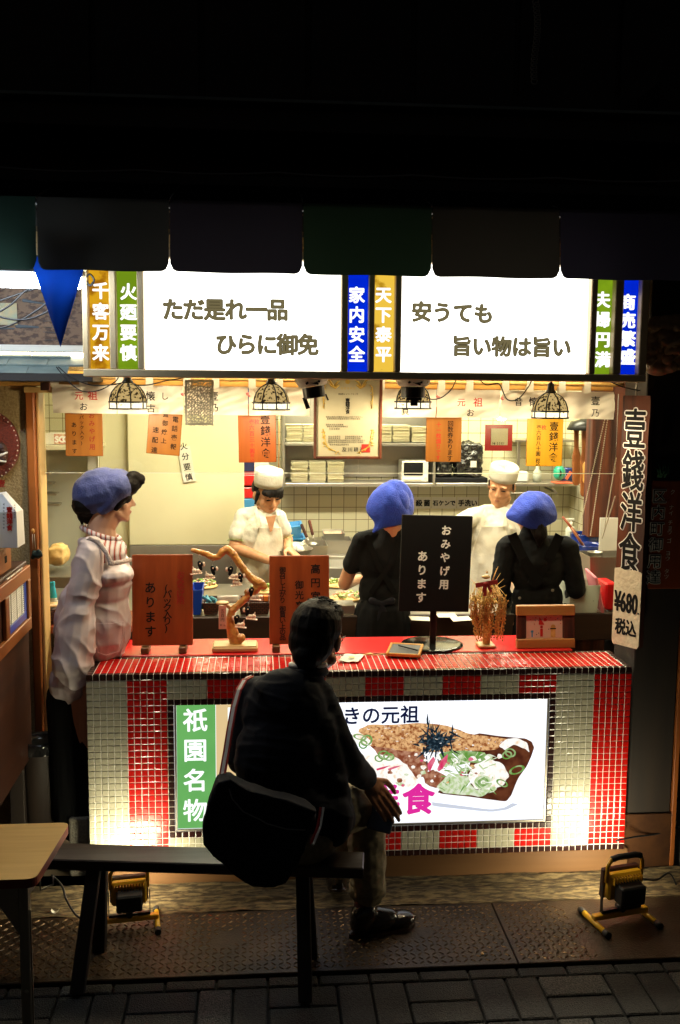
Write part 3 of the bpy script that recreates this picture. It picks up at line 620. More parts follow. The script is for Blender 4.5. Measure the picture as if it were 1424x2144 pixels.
# its lit picture panel
YP = .012
b = MB(); b.box(wx0, wx1, YP, YP+.01, zt0, zt1); b.box(wx0, wx0+.008, YP-.008, YP, zt0, zt1, .001, 1); b.box(wx1-.008, wx1, YP-.008, YP, zt0, zt1, .001, 1); b.box(wx0+.009, wx1-.009, YP-.008, YP, zt0, zt0+.008, .001, 1)
pn = b.build('picture_panel', ['box_white', 'alu'], t)
LY = [YP]
def layer(): LY[0] -= .0011; return LY[0]
def band(u0, u1, mt, nm):
    y = layer(); x0 = at(u0, 1600, YP).x; x1 = at(u1, 1600, YP).x; b = MB(); b.box(max(x0, wx0+.0085), x1, y, y+.0008, zt0+.0095, zt1-.001); b.build(nm, mt, pn)
band(366, 452, 'box_green', 'green_band'); band(453, 545, 'box_beige', 'beige_band')
def fpt(X, Y, y): return at(690+X/2.906, 1440+Y/2.906, y)
fb = MB(); FM = ['dish_shade', 'dish_white', 'sauce', 'pancake', 'meat', 'egg', 'scallion', 'scallion_pale', 'nori', 'ginger']
def blob(pts, mi, jag=0):
    y = layer(); q = []
    for i in range(len(pts)):
        a, c = pts[i], pts[(i+1) % len(pts)]
        for k in range(6):
            s = k/6; X = a[0]+(c[0]-a[0])*s; Y = a[1]+(c[1]-a[1])*s; q.append((X+random.uniform(-jag, jag), Y+random.uniform(-jag, jag)))
    q2 = [((q[i-1][0]+q[i][0]*2+q[(i+1) % len(q)][0])/4, (q[i-1][1]+q[i][1]*2+q[(i+1) % len(q)][1])/4) for i in range(len(q))]
    fb.prism([fpt(X, Y, y) for X, Y in q2], (0, .0008, 0), mi)
def ring(X, Y, rx, ry, wd, mi, rot=0):
    y = layer(); n = 18; vs = []
    for i in range(n):
        a = 2*math.pi*i/n
        for f in (1, 1-wd):
            p, q = rx*f*math.cos(a), ry*f*math.sin(a); vs.append(fpt(X+p*math.cos(rot)-q*math.sin(rot), Y+p*math.sin(rot)+q*math.cos(rot), y))
    fb.add(vs, [(2*i, 2*((i+1) % n), 2*((i+1) % n)+1, 2*i+1) for i in range(n)], mi)
def strip(X, Y, L, a, wd, mi):
    y = YP-.0205-random.random()*.001 if mi == 8 else layer(); dx, dy = math.cos(a)*L/2, math.sin(a)*L/2; nx, ny = -math.sin(a)*wd/2, math.cos(a)*wd/2; cx, cy = random.uniform(-8, 8), random.uniform(-8, 8)
    fb.add([fpt(X-dx+nx, Y-dy+ny, y), fpt(X-dx-nx, Y-dy-ny, y), fpt(X-nx+cx*.3, Y-ny+cy*.3, y), fpt(X+dx, Y+dy, y), fpt(X+nx+cx*.3, Y+ny+cy*.3, y)], [(0,1,2,4), (4,2,3)], mi)
blob([(560,690),(640,698),(980,742),(1065,730),(1110,702),(1150,708),(1080,742),(980,756),(640,722)], 0)
blob([(380,640),(640,690),(980,735),(1060,722),(1105,690),(1250,360),(1240,320),(1100,290),(880,270),(300,560)], 1)
blob([(640,640),(900,670),(1075,692),(1108,650),(1140,565),(1205,470),(1246,370),(1232,330),(1190,308),(1080,300),(880,272),(850,500)], 2, 2)
blob([(170,345),(175,255),(240,222),(400,226),(560,214),(700,228),(770,250),(860,282),(1000,300),(1085,312),(1060,345),(1010,378),(870,384),(700,390),(560,392),(430,385),(330,365)], 3, 3)
blob([(90,300),(180,265),(260,330),(250,352),(190,350)], 5, 3)
blob([(1030,355),(1080,312),(1140,305),(1205,335),(1218,392),(1185,370),(1120,345),(1070,380)], 5, 3)
blob([(240,350),(430,380),(560,392),(610,470),(590,540),(500,560),(380,470),(290,400)], 4, 6)
blob([(150,400),(280,400),(400,420),(470,470),(520,540),(560,590),(450,612),(330,575),(240,500)], 5, 6)
blob([(570,520),(640,500),(720,540),(720,600),(640,610),(580,580)], 4, 6)
blob([(660,400),(760,382),(930,390),(990,430),(960,470),(900,450),(780,470),(700,480)], 6, 8)
blob([(840,540),(880,470),(960,430),(1050,460),(1092,530),(1060,590),(980,625),(880,615)], 5, 7)
blob([(730,510),(840,540),(880,620),(1000,620),(930,662),(800,655),(690,640),(650,610)], 7, 8)
rs = random.Random(3)
def chunk(X, Y, r, mi):
    n = rs.randint(5, 8); a0 = rs.uniform(0, 6.28); blob([(X+math.cos(a0+6.283*k/n)*r*rs.uniform(.6,1.2), Y+math.sin(a0+6.283*k/n)*r*.75*rs.uniform(.6,1.2)) for k in range(n)], mi, 1)
for i in range(90):
    X, Y = rs.uniform(290, 1040), rs.uniform(395, 640)
    if Y > 400+(X-300)*.02 and Y < 600+.06*(X-300)*.6 and not (X > 1000 and Y > 560): chunk(X, Y, rs.uniform(7, 24), rs.choice((5, 5, 7, 4, 3, 5, 7, 6, 9) if rs.random() < .3 else (5, 5, 7, 4, 5, 7)))
for i in range(26): chunk(rs.uniform(260, 1000), rs.uniform(250, 370)*.5+160, rs.uniform(5, 12), 2) if False else None
for i in range(30): X, Y = rs.gauss(800, 105), rs.gauss(540, 75); (ring(X, Y, rs.uniform(18, 42), rs.uniform(12, 26), rs.uniform(.25, .5), rs.choice((6, 6, 7, 1)), rs.uniform(-1, 1)) if 640 < X < 1000 and 385 < Y < 640 and LY[0] > YP-.0195*4 else None)
for X, Y in ((185,300),(225,320),(205,345),(330,410),(360,420),(300,430),(1080,410),(1100,395),(1140,500),(935,575),(935,575),(820,505),(1050,580)): ring(X, Y, rs.uniform(26,52), rs.uniform(16,34), .32, 6, rs.uniform(-.6,.6))
ring(935, 575, 55, 42, .35, 7); ring(935, 575, 30, 24, .5, 6)
for i in range(60): strip(rs.uniform(680, 1000), rs.uniform(400, 650), rs.uniform(30, 70), rs.uniform(0, 3.1), rs.uniform(5, 9), rs.choice((6, 7, 1, 7)))
YB = LY[0]
for i in range(150):
    a = rs.uniform(0, 2*math.pi); d = abs(rs.gauss(0, 1)); LY[0] = YB - .0002*(i % 9)
    strip(652+math.cos(a)*d*62, 315+math.sin(a)*d*48 + (30 if rs.random() < .3 else 0), rs.uniform(50, 110), a+rs.uniform(-.8, .8), rs.uniform(7, 13), 8)
LY[0] = YB-.002
for i in range(70):
    X = rs.uniform(180, 1060); Y = rs.uniform(228, 372); LY[0] = YB-.0016
    if Y > 225+max(0, X-560)*.17 and Y < 372: strip(X, Y, rs.uniform(6, 22), rs.uniform(-.4, .4), rs.uniform(2, 5), rs.choice((2, 2, 5, 5, 1)))
for i in range(26): LY[0] = YB-.0016; strip(rs.uniform(960, 1230), rs.uniform(480, 680) if rs.random() < .5 else rs.uniform(340, 420), rs.uniform(5, 26), rs.uniform(-1.4, .2), rs.uniform(2, 4), 1) if False else None
LY[0] = YB-.002
blob([(600,500),(595,465),(632,418),(645,440),(625,480),(612,510)], 9); blob([(655,495),(680,440),(722,400),(715,450),(690,490),(665,510)], 9)
for q in (330, 400): strip(q, 485, 90, -.3, 12, 9)
for i, mi_ in enumerate(fb.mi): pass
fb.build('food_picture', FM, pn)
yl = LY[0]-.0015
b = MB(); words(b, column('祇園名物', 409, 1507, 1696, 53), YP-.004, bold=.018, ext=.01); words(b, column('日本一', 494, 1500, 1630, 50), YP-.004, bold=.02, ext=.01); b.build('lettering', 'box_letter', pn)
b = MB(); words(b, row('きの元祖', 737, 858, 1498, 42, -3), YP-.004, bold=.02, ext=.008); b.build('lettering', 'box_navy', pn)
b = MB(); it = [('洋', 806, 1672, 66), ('食', 876, 1672, 72)]; words(b, it, yl, bold=.075, ext=.004); words(b, it, yl, bold=.035, ext=.004, mi=1, lift=.0012); b.build('lettering', ['box_letter', 'box_magenta'], pn)

# ------------------------------------------------------------------ hanging under the sign
def boardsign(name, label, cat, u0, v0, u1, v1, y, mt, cols, roll=0, lean=0, th=.012, bev=.002, ink=('ink',), group=None, hang=None, loc=None, bold=.012):
    x0, x1, z0, z1 = rect(u0, v0, u1, v1, y); c = Vector(((x0+x1)/2, y, (z0+z1)/2)); w_, h_ = (x1-x0), (z1-z0)
    rot = Matrix.Rotation(roll, 3, 'Y') @ Matrix.Rotation(lean, 3, 'X'); ex, ey, ez = rot @ Vector((1,0,0)), rot @ Vector((0,1,0)), rot @ Vector((0,0,1))
    t = thing(name, label, cat, loc or (c.x, c.y, z0), group)
    b = MB(); b.obox(c, ex*w_/2, ey*th/2, ez*h_/2, bev); b.build('board', mt, t)
    b = MB()
    for k, (tx, cu, vt, vb, s) in enumerate([q[:5] for q in cols]):
        mi = cols[k][5] if len(cols[k]) > 5 else 0; n = len(tx)
        for i, ch in enumerate(tx):
            f = vt + (vb-vt)*i/max(n-1, 1)
            letter(b, ch, c - ey*(th/2+.0004) + ex*w_*(cu-.5) + ez*h_*(.5-f), s*w_, ex, ez, bold, .012, mi)
    b.build('lettering', list(ink), t)
    if hang:
        b = MB()
        for sgn in (-.3, .3): q = c+ex*w_*sgn+ez*h_*.5; b.tube([q, q+V3(0, .01, hang)], .002, 5)
        b.build('string', 'rope', t)
    return t, c, ex, ey, ez, w_, h_
GP = 'wooden menu placards hung below the curtain'; YPL = .475
boardsign('menu_placard', 'orange wooden placard with a red souvenir line hung beside the door post', 'placard', 137, 845, 215, 955, YPL, 'placard', [('おみやげ用', .72, .22, .82, .17, 1), ('(パック入り)', .45, .16, .74, .12), ('あります', .24, .40, .90, .15)], ink=('ink','dark_red_ink'), group=GP, hang=.05)
boardsign('menu_placard', 'tilted wooden placard with three black columns near the lattice plaque', 'placard', 310, 846, 380, 952, YPL, 'placard', [('電話壱報', .80, .28, .82, .19), ('直御焼上', .50, .20, .72, .18), ('速配達', .24, .52, .92, .19)], roll=R(5), group=GP, hang=.05)
boardsign('menu_placard', 'red orange menu placard above the young cook with black and red lettering', 'placard', 499, 846, 578, 968, YPL, 'placard_red', [('壹錢洋食', .72, .26, .84, .27), ('壱六百三十圓', .36, .30, .80, .14, 1), ('枚', .50, .30, .3, .14, 1), ('税込', .36, .88, .95, .11, 1)], roll=R(-1), ink=('ink','ink_red'), group=GP, hang=.05)
boardsign('menu_placard', 'orange wooden coupon placard just right of the framed certificate', 'placard', 892, 852, 966, 967, YPL, 'placard', [('回数券あります', .68, .30, .93, .17), ('十一枚綴りです', .35, .32, .92, .15, 1)], ink=('ink','ink_red'), group=GP, hang=.05)
boardsign('menu_placard', 'bright yellow menu placard with black and red prices', 'placard', 1103, 856, 1178, 976, YPL, 'placard_yellow', [('壹錢洋食', .74, .30, .84, .26), ('壱六百八十圓', .32, .32, .78, .14), ('枚', .46, .32, .32, .14, 1), ('税込', .32, .90, .96, .13)], ink=('ink','ink_red'), group=GP, hang=.05)

# noren: two printed cloths on a bamboo rod
YN = .36
pa, pb = at(52, 788, YN), at(1306, 806, YN)
b = MB(); n = 14; b.tube([pa.lerp(pb, i/60) for i in range(61)], [.0085 + (.002 if i % 5 == 0 else 0) for i in range(61)], 8)
tag(b.build('bamboo_rod', 'straw'), 'long bamboo rod carrying the white split curtains', 'rod')
def noren(label, cuts, sag, txt, seed):
    t = thing('noren_curtain', label, 'curtain', at((cuts[0]+cuts[-1])/2, 840, YN), 'white split curtains on the bamboo rod')
    def top(u): return pa.lerp(pb, (at(u, 795, YN).x-pa.x)/(pb.x-pa.x))
    for i in range(len(cuts)-1):
        a, c = top(cuts[i]+1), top(cuts[i+1]-1); hz = .118
        def f(p, q):
            s = a.lerp(c, p); fold = .022*noise.noise(Vector((s.x*8, q*1.8, seed))) + .006*math.sin(s.x*40+seed+q*2)*q + .009*noise.noise(Vector((s.x*22+q*4, q*4, seed)))
            return (s.x, YN+.012+fold, s.z-.030-hz*q - sag*math.sin(math.pi*p)*(1-q)*.4 - .004*noise.noise(Vector((s.x*6, 3, seed)))*q)
        b = MB(); b.sheet(f, 44, 16); b.build('cloth_panel', 'noren', t)
    for i in range(len(cuts)-1):
        for u in (cuts[i]+8, (cuts[i]+cuts[i+1])/2):
            q = top(u); b = MB()
            b.sheet(lambda p, r_: (q.x-.015+.03*p, (YN-.013 if r_ < .5 else YN+.013) if abs(r_-.5) > .2 else YN-.013+.026*(r_-.3)/.4, q.z + (.0125 if abs(r_-.5) < .21 else .0125-.05*(abs(r_-.5)-.2)/.3)), 2, 20)
            b.build('hanging_tab', 'noren', t)
    b = MB()
    for u in cuts[1:-1]:
        q = top(u)
        for k in range(4): b.ell((q.x+random.uniform(-.007, .007), YN-.012, q.z-.062+random.uniform(-.006, .006)), (.006, .004, .0045), n=8)
    b.build('ribbon_knot', 'pink_cloth', t)
    b = MB()
    for ch, u, v, s, mi in txt: letter(b, ch, at(u, v, YN-.018), s*px(YN), bold=.01, ext=.01, mi=mi)
    b.build('lettering', ['ink', 'ink_red'], t)
noren('white split curtain with red and black characters from the door post to the certificate', [106, 243, 384, 520, 650], .0, [('元',165,828,18,1),('祖',194,828,20,1),('お',175,851,17,0),('昔',268,829,18,0),('懐',315,829,20,0),('し',345,829,17,0),('古',316,855,18,0),('壹',447,829,20,0),('乃',449,853,18,0),('貝',590,852,16,0)], 1)
noren('white split curtain with red and black characters right of the certificate', [790, 916, 1050, 1168, 1290], .0, [('貝',849,861,16,0),('元',966,842,18,1),('祖',1001,842,20,1),('お',985,864,17,0),('昔',1086,841,18,0),('懐',1117,841,20,0),('古',1120,866,18,0),('壹',1247,839,20,0),('乃',1247,864,18,0)], 4)

# pendant lamps
for k, (u, v, lab) in enumerate(((268, 836, 'nearest the door post'), (568, 838, 'above the young cook'), (865, 836, 'partly behind the right paper lantern'), (1152, 856, 'above the yellow placard'))):
    y = .12; c = at(u, v, y); r = .069
    t = thing('pendant_lamp', 'black metal pendant lamp with patterned amber glass '+lab, 'lamp', (c.x, y, c.z), 'pendant lamps along the stall front')
    z0 = c.z-.036
    prof = [(r, z0+.026-c.z), (r*.97, .006), (r*.86, .028), (r*.66, .046), (r*.42, .058), (r*.30, .062)]
    b = MB(); b.lathe(prof, c, 24, close=False); b.build('glass_dome', 'lamp_glass', t)
    b = MB(); b.lathe([(r*1.01, -.034), (r*1.01, -.011)], c, 24, close=False); b.build('glass_band', 'lamp_band', t)
    b = MB(); b.lathe([(r*.30, .060), (r*.32, .068), (r*.22, .076), (r*.20, .098), (r*.12, .104), (.004, .108)], c, 16); b.build('metal_cap', 'black_metal', t)
    b = MB()
    for zz, rr in ((-.036, 1.04), (-.010, 1.045)): b.lathe([(r*rr-.003, zz-.003), (r*rr+.003, zz-.003), (r*rr+.003, zz+.003), (r*rr-.003, zz+.003), (r*rr-.003, zz-.003)], c, 24, smooth=False, close=False)
    for j in range(8):
        an = 2*math.pi*(j+.35)/8; d = Vector((math.cos(an), math.sin(an), 0))
        b.tube([c+d*(r*1.02)+V3(0,0,-.036)] + [c+d*(q*1.03)+V3(0,0,h) for q, h in prof], .0028, 5)
    b.build('metal_ribs', 'black_metal', t)
    b = MB(); b.tube([c+V3(0,0,.106), c+V3(.0,.0,.17)], .0025, 6); b.build('cord', 'cable', t)
    b = MB(); b.ell(c+V3(0,0,-.008), .018, n=12); b.build('bulb', 'bulb', t)
    ld = bpy.data.lights.new('lamp_light', 'POINT'); ld.energy = 11.0; ld.color = (1,.80,.48); ld.shadow_soft_size = .03
    lo = bpy.data.objects.new('lamp_light', ld); COL.objects.link(lo); lo.parent = t; lo.location = (0, 0, -.045)

# paper lanterns whose black bases show below the sign
for u, v, tl, lab, s in ((656, 812, R(-9), 'tilted white paper lantern with a black base left of the certificate', 46), (865, 812, 0, 'upright white paper lantern with a black base in front of a pendant lamp', 50)):
    y = -.02; c = at(u, v, y); r = s/2*px(y); ax = Matrix.Rotation(tl, 3, 'Y') @ Vector((0,0,1)); sd = Matrix.Rotation(tl, 3, 'Y') @ Vector((1,0,0))
    t = thing('paper_lantern', lab, 'lantern', c, 'paper lanterns hung behind the lit sign')
    b = MB(); b.lathe([(r*.9, -.038), (r, -.036), (r*1.02, .0), (r*1.02, .004), (r*.8, .004)], c, 24, ax, smooth=False); b.build('base_ring', 'black_metal', t)
    b = MB(); pr_ = []
    for i in range(41): h = .005+i*.006; q = i/40; pr_.append((r*(1.08+.75*math.sin(math.pi*q)**.6) + (.0022 if i % 2 else 0), h))
    b.lathe(pr_, c, 24, ax); b.build('paper_body', 'lantern_paper', t)
    b = MB()
    for k, (dx, h, L) in enumerate(((-.018, .022, .02), (.0, .028, .026), (.016, .020, .02), (.004, .016, .03))):
        p = c + ax*h + sd*dx + V3(0, -r*1.33, 0); b.bar(p-sd*L*.5+ax*.004*(k-1), p+sd*L*.5-ax*.004*(k-2), .008, .003, (0,1,0), .001)
    b.build('brush_mark', 'ink', t)
    b = MB()
    if tl: b.bar(c-sd*r*.95-ax*.03+V3(0,-r*.3,0), c-sd*r*.75-ax*.075+V3(0,-r*.3,0), .016, .004, (0,1,0), .001); b.bar(c+sd*r-ax*.03+V3(0,-r*.2,0), c+sd*r*1.15-ax*.055+V3(0,-r*.2,0), .006, .004)
    else: b.box(c.x-.014, c.x+.014, y-r*.7, y-r*.66, c.z-.068, c.z-.03, .001); b.box(c.x-.03, c.x+.03, y-r*.66, y-r*.62, c.z-.048, c.z-.035, .001)
    b.build('clip', 'black_metal', t)

# lattice plaque
x0, x1, z0, z1 = rect(388, 796, 447, 889, .20); t = thing('lattice_plaque', 'pierced grey metal plaque with a lattice pattern beside the tilted placard', 'plaque', ((x0+x1)/2, .2, z0))
b = MB(); w_ = x1-x0; h_ = z1-z0
for a in ((x0, x0+.008, z0, z1), (x1-.008, x1, z0, z1), (x0+.0082, x1-.0082, z0, z0+.008), (x0+.0082, x1-.0082, z1-.008, z1)): b.box(a[0], a[1], .2, .204, a[2], a[3], .001)
rs = random.Random(5)
nx_, nz_ = 9, 14
for i in range(nx_+1):
    for j in range(nz_+1):
        q = V3(x0+w_*i/nx_, .2022, z0+h_*j/nz_)
        if i < nx_ and rs.random() < .86: b.bar(q, q+V3(w_/nx_, 0, rs.uniform(-.004, .004)), .0042, .002)
        if j < nz_ and rs.random() < .86: b.bar(q, q+V3(rs.uniform(-.003, .003), 0, h_/nz_), .0042, .0025)
        if i < nx_ and j < nz_ and rs.random() < .75: b.bar(q, q+V3(w_/nx_, 0, h_/nz_), .0036, .003)
        elif i < nx_ and j < nz_: b.bar(q+V3(w_/nx_, 0, 0), q+V3(0, 0, h_/nz_), .0036, .003)
b.build('lattice', 'plate_lattice', t)
b = MB(); b.tube([(x0+w_*.25, .2, z1), (x0+w_*.25, .2, z1+.06)], .0015, 5); b.tube([(x0+w_*.75, .2, z1), (x0+w_*.75, .2, z1+.06)], .0015, 5); b.build('wire', 'steel', t)

# framed certificate
x0, x1, z0, z1 = rect(657, 770, 800, 961, .30); t = thing('certificate', 'large framed certificate with gold birds hung below the sign', 'certificate', ((x0+x1)/2, .3, z0))
b = MB(); fw = .0115
for a in ((x0, x0+fw, z0, z1), (x1-fw, x1, z0, z1), (x0+fw, x1-fw, z0, z0+fw), (x0+fw, x1-fw, z1-fw, z1)): b.box(a[0], a[1], .29, .312, a[2], a[3], .003)
b.build('frame', 'plank', t)
b = MB(); b.box(x0+fw*.5, x1-fw*.5, .3, .304, z0+fw*.5, z1-fw*.5); b.build('paper', mat('certificate_paper', (.44,.41,.29), .6, col2=(.40,.37,.26), scale=9), t)
b = MB(); yq = .2985
words(b, column('壹錢洋食', 728, 838, 862, 9.5), yq, bold=.03, ext=.002)
words(b, row('及川耕造', 721, 758, 941, 10), yq, bold=.01, ext=.002)
for v, n, u0 in ((873, 20, 684), (877, 18, 686), (889, 9, 684), (893, 11, 686), (898, 5, 691), (914, 6, 689), (914, 9, 724), (918, 6, 689), (918, 8, 724), (922, 20, 689), (926, 19, 689), (931, 10, 692)): words(b, row('登録商標第証明書権者品区分特許庁長官の上'[:n], u0, u0+n*3.7, v, 3.8), yq, bold=0, ext=0)
words(b, row('商標登録証', 716, 742, 813, 5), yq, bold=0, ext=0, mi=1); words(b, row('登録第4491701号', 710, 748, 825, 4.2), yq, bold=0, ext=0); b.build('lettering', ['ink', 'gold'], t)
b = MB(); rs = random.Random(9)
for sx in (-1, 1):
    def g(u, v): return at(728.5+sx*u, v, yq-.0005)
    b.tube([g(18, 806), g(26, 812), g(34, 808), g(40, 802)], [.003, .006, .005, .001], 6); b.tube([g(28, 810), g(22, 800), g(16, 797)], [.005, .004, .001], 6); b.tube([g(30, 810), g(38, 797), g(44, 795)], [.005, .004, .001], 6)
    b.tube([g(46, 806), g(51, 812), g(52, 830), g(50, 856)], .0022, 5); b.tube([g(52, 900), g(48, 920), g(44, 935), g(22, 948)], .002, 5)
    for i in range(26):
        q = i/25; u = 52-4*q if i < 14 else 46-26*(i-14)/11; v = 900+36*min(q*1.8, 1)+ (14*(i-14)/11 if i > 14 else 0); p = g(u+rs.uniform(-3, 3), v+rs.uniform(-3, 3)); b.ell(p, (.004, .0008, .0028), n=6)
    for i in range(12): p = g(50+rs.uniform(-2, 2), 812+i*3.6); b.ell(p, (.0034, .0008, .003), n=6)
p = at(728, 799, yq); b.lathe([(.004, 0), (.010, 0), (.010, .0006), (.004, .0006)], p, 16, (0,-1,0), smooth=False)
b.build('gold_ornament', 'gold', t)
b = MB(); x0, x1, z0, z1 = rect(757, 930, 775, 947, yq); b.box(x0, x1, yq-.0002, yq, z0, z1); b.build('seal', 'ink_red', t)

# loose black cables under and beside the sign
def cable(label, pts, y, r=.0035, nm='cable'):
    P3 = [at(u, v, yy if yy is not None else y) for u, v, yy in [(p+(None,))[:3] for p in pts]]; ps = []
    for i in range(len(P3)-1):                                       # Catmull-Rom
        p0, p1, p2, p3 = P3[max(i-1,0)], P3[i], P3[i+1], P3[min(i+2, len(P3)-1)]
        for k in range(8):
            s = k/8; ps.append(.5*((2*p1)+(p2-p0)*s+(2*p0-5*p1+4*p2-p3)*s*s+(3*p1-p0-3*p2+p3)*s**3))
    ps.append(P3[-1]); b = MB(); b.tube(ps, r, 6); return tag(b.build('cable', nm), label, 'cable')
cable('thick black cable drooping from the sign corner past the blue pennant', [(-30, 640), (50, 612), (110, 592), (165, 575)], -.16)
cable('black cable crossing the blue pennant lowest to the left edge', [(-30, 690), (20, 682), (80, 648), (125, 610), (172, 575)], -.17)
cable('black cable looping widely under the painted board edge', [(-30, 650), (10, 666), (60, 668), (110, 645), (150, 600), (176, 572)], -.175)
cable('black cable curving up from the left edge to the pennant top', [(-20, 662), (20, 640), (55, 608), (85, 598), (140, 590), (170, 580)], -.165)
cable('coiled black cable end beside the orange strip of the sign', [(172, 578), (178, 592), (190, 598), (197, 586), (188, 574), (180, 584), (188, 597), (196, 590)], -.15)
cable('thin black wire swinging from the slate eave to the first pendant lamp', [(118, 768), (140, 795), (170, 818), (205, 818), (240, 800), (250, 786)], .05, .0022)
cable('thin black wire dipping left of the first pendant lamp', [(122, 768), (150, 790), (190, 806), (230, 806), (262, 800)], .07, .0022)
cable('thin black wire rising from the first pendant lamp to the sign', [(280, 806), (310, 806), (345, 798), (400, 788)], .08, .0022)
cable('thin black wire bowed between the right lantern and the next panel', [(890, 830), (905, 836), (925, 832), (945, 815), (955, 795)], .05, .0022)
cable('thin black wire looped below the right white panel', [(1005, 796), (1020, 806), (1045, 804), (1062, 836), (1085, 835), (1105, 812), (1113, 797)], .05, .0022)
cable('thin black wire hanging by the top of the red plank sign', [(1280, 800), (1310, 812), (1340, 818)], .05, .0025)

t = thing('batten_lamp', 'tube lamp tucked behind the lit sign above the white curtains', 'lamp', (1.0, .30, 2.13))
b = MB(); b.box(-1.0, 2.1, .285, .315, 2.125, 2.145, .006); b.build('diffuser', 'batten', t)
b = MB(); b.box(-1.02, 2.12, .27, .33, 2.1455, 2.175, .004); b.build('housing', 'white_plastic', t)

# glass screen
x0, x1, _, _ = rect(88, 900, 1290, 990, .52); zb = at(700, 990, .52).z; z_ = lambda x: at(712, 991, .52).z + (at(1290, 997, .52).z-at(85, 984, .52).z)*((x-(x0+x1)/2)/(x1-x0))*.35
xm = at(750, 980, .52).x
t = thing('glass_screen', 'clear glass screen hanging behind the placards with a bright lower edge', 'glass screen', ((x0+x1)/2, .52, zb))
for a, c in ((x0, xm-.001), (xm+.001, x1)):
    b = MB(); b.box(a, c, .518, .523, zb, 2.0); b.build('pane', 'glass', t)
b = MB(); b.box(x0, x1, .5175, .5235, zb-.0028, zb-.0003); b.build('edge_trim', mat('glass_edge', (.75,.8,.7), .3, emit=(.6,.66,.55), estr=.0), t)

# ------------------------------------------------------------------ right: plank sign, lion carving, hanging board
t = thing('plank_sign', 'tall reddish wooden plank sign with outlined characters and a white price label', 'sign', (2.19, .05, .95))
pu = [(1298, 826), (1353, 820), (1331, 1366), (1279, 1340)]
nrm = Vector((-.84, -.54, 0)); ex = Vector((.54, -.84, 0)); a = at(1326, 824, .02); z0, z1 = at(1305, 1354, .02).z, a.z-.008; ez = Vector((0,0,1)); wd = .128
pc = Vector((2.168, .045, (z0+z1)/2)); b = MB(); prf = []
for i in range(25):
    q = i/24; prf.append(pc + ez*(z1-z0)*(q-.5) - ex*(wd/2+.003*noise.noise(Vector((q*9, 1, 0)))))
for i in range(25):
    q = 1-i/24; prf.append(pc + ez*(z1-z0)*(q-.5) + ex*(wd/2+.004*noise.noise(Vector((q*9, 7, 0)))))
b.prism(prf, -nrm*.028); b.build('plank', 'plank', t)
def pl(mb, ch, v, s, mi, bold, lift, du=0, sx=.62, sy=1.0): letter(mb, ch, Vector((pc.x, pc.y, at(1315, v, .02).z)) + nrm*.0006 + ex*du, s, ex, ez*1, bold, .006, mi, sx, lift)
b = MB()
for bd, mi, lf in ((.042, 1, 0), (.014, 0, .0022)):
    for ch, v in (('壹', 897), ('錢', 985), ('洋', 1072), ('食', 1158)): pl(b, ch, v, .170, mi, bd, lf)
b.build('lettering', ['ink', 'white_ink'], t)
zl1, zl0 = at(1305, 1196, .02).z, z0-.004
b = MB(); q = [pc + ex*sx*wd*.515 + Vector((0,0,zz-pc.z)) for sx, zz in ((-1, zl0+.02), (-.9, zl0), (.85, zl0), (1, zl0+.015), (1, zl1-.004), (.5, zl1+.004), (-.2, zl1-.002), (-.6, zl1+.006), (-1, zl1))]
lb = b.prism([p+nrm*.001 for p in q], nrm*.004).build('price_label', mat('label_paint', (.80,.72,.55), .8, col2=(.70,.62,.46), scale=60, bump=.5), t)
b = MB()
for ch, dx in (('¥', -.043), ('6', -.014), ('8', .014), ('0', .042)): letter(b, ch, Vector((pc.x, pc.y, at(1305, 1262, .02).z)) + nrm*.0055 + ex*dx, .112, ex, ez*1.0, .025, .006, 0, .48)
for ch, dx in (('税', -.025), ('込', .027)): letter(b, ch, Vector((pc.x, pc.y, at(1305, 1316, .02).z)) + nrm*.0055 + ex*dx, .070, ex, ez, .03, .006, 0, .75)
b.bar(pc+Vector((0,0,at(1305,1282,.02).z-pc.z))+nrm*.0055+ex*.054, pc+Vector((0,0,at(1305,1282,.02).z-pc.z))+nrm*.0055+ex*.063, .006, .002)
b.build('lettering', 'ink', lb)
b = MB(); b.tube([Vector((pc.x, pc.y+.01, z1)), Vector((pc.x+.01, pc.y+.03, z1+.05))], .003, 6); b.build('hook', 'steel', t)

t = thing('hanging_board', 'dark narrow wooden board with faint grey outlined characters on the pillar', 'sign', (2.31, .04, 1.2))
x0, x1, z0, z1 = rect(1352, 1006, 1412, 1232, .045)
b = MB(); b.box(2.25, 2.398, .035, .056, z0, z1, .003); b.build('board', 'board_red', t)
b = MB()
for ch, v in zip('区内町御用達', (1038, 1072, 1106, 1140, 1174, 1208)):
    c = at(1381-(v-1038)*.075, v, .034); letter(b, ch, c, .062, bold=.045, ext=.004, mi=0); letter(b, ch, c+V3(0,-.0012,0), .062, bold=.0, ext=.004, mi=1)
for ch, v in zip('クナイチョウゴヨウタツ', (1030, 1062, 1074, 1094, 1104, 1114, 1132, 1158, 1169, 1196, 1207)): letter(b, ch, at(1408-(v-1038)*.075, v, .034), .022, bold=.0, ext=.004, mi=0)
b.build('lettering', [mat('grey_paint', (.80,.78,.72), .6), 'ink'], t)
rs = random.Random(2); b = MB()
for i in range(16):
    p = at(1384+rs.uniform(-8, 8), 1000, .03); q = at(1384+rs.uniform(-20, 20), 970+rs.uniform(-4, 22), .01); b.tube([p, p.lerp(q, .6)+V3(0,-.01,.01), q], [.002, .0025, .0006], 5)
tag(b.build('pine_sprig', 'leaf_green'), 'small dark green sprig fixed above the hanging board', 'sprig')

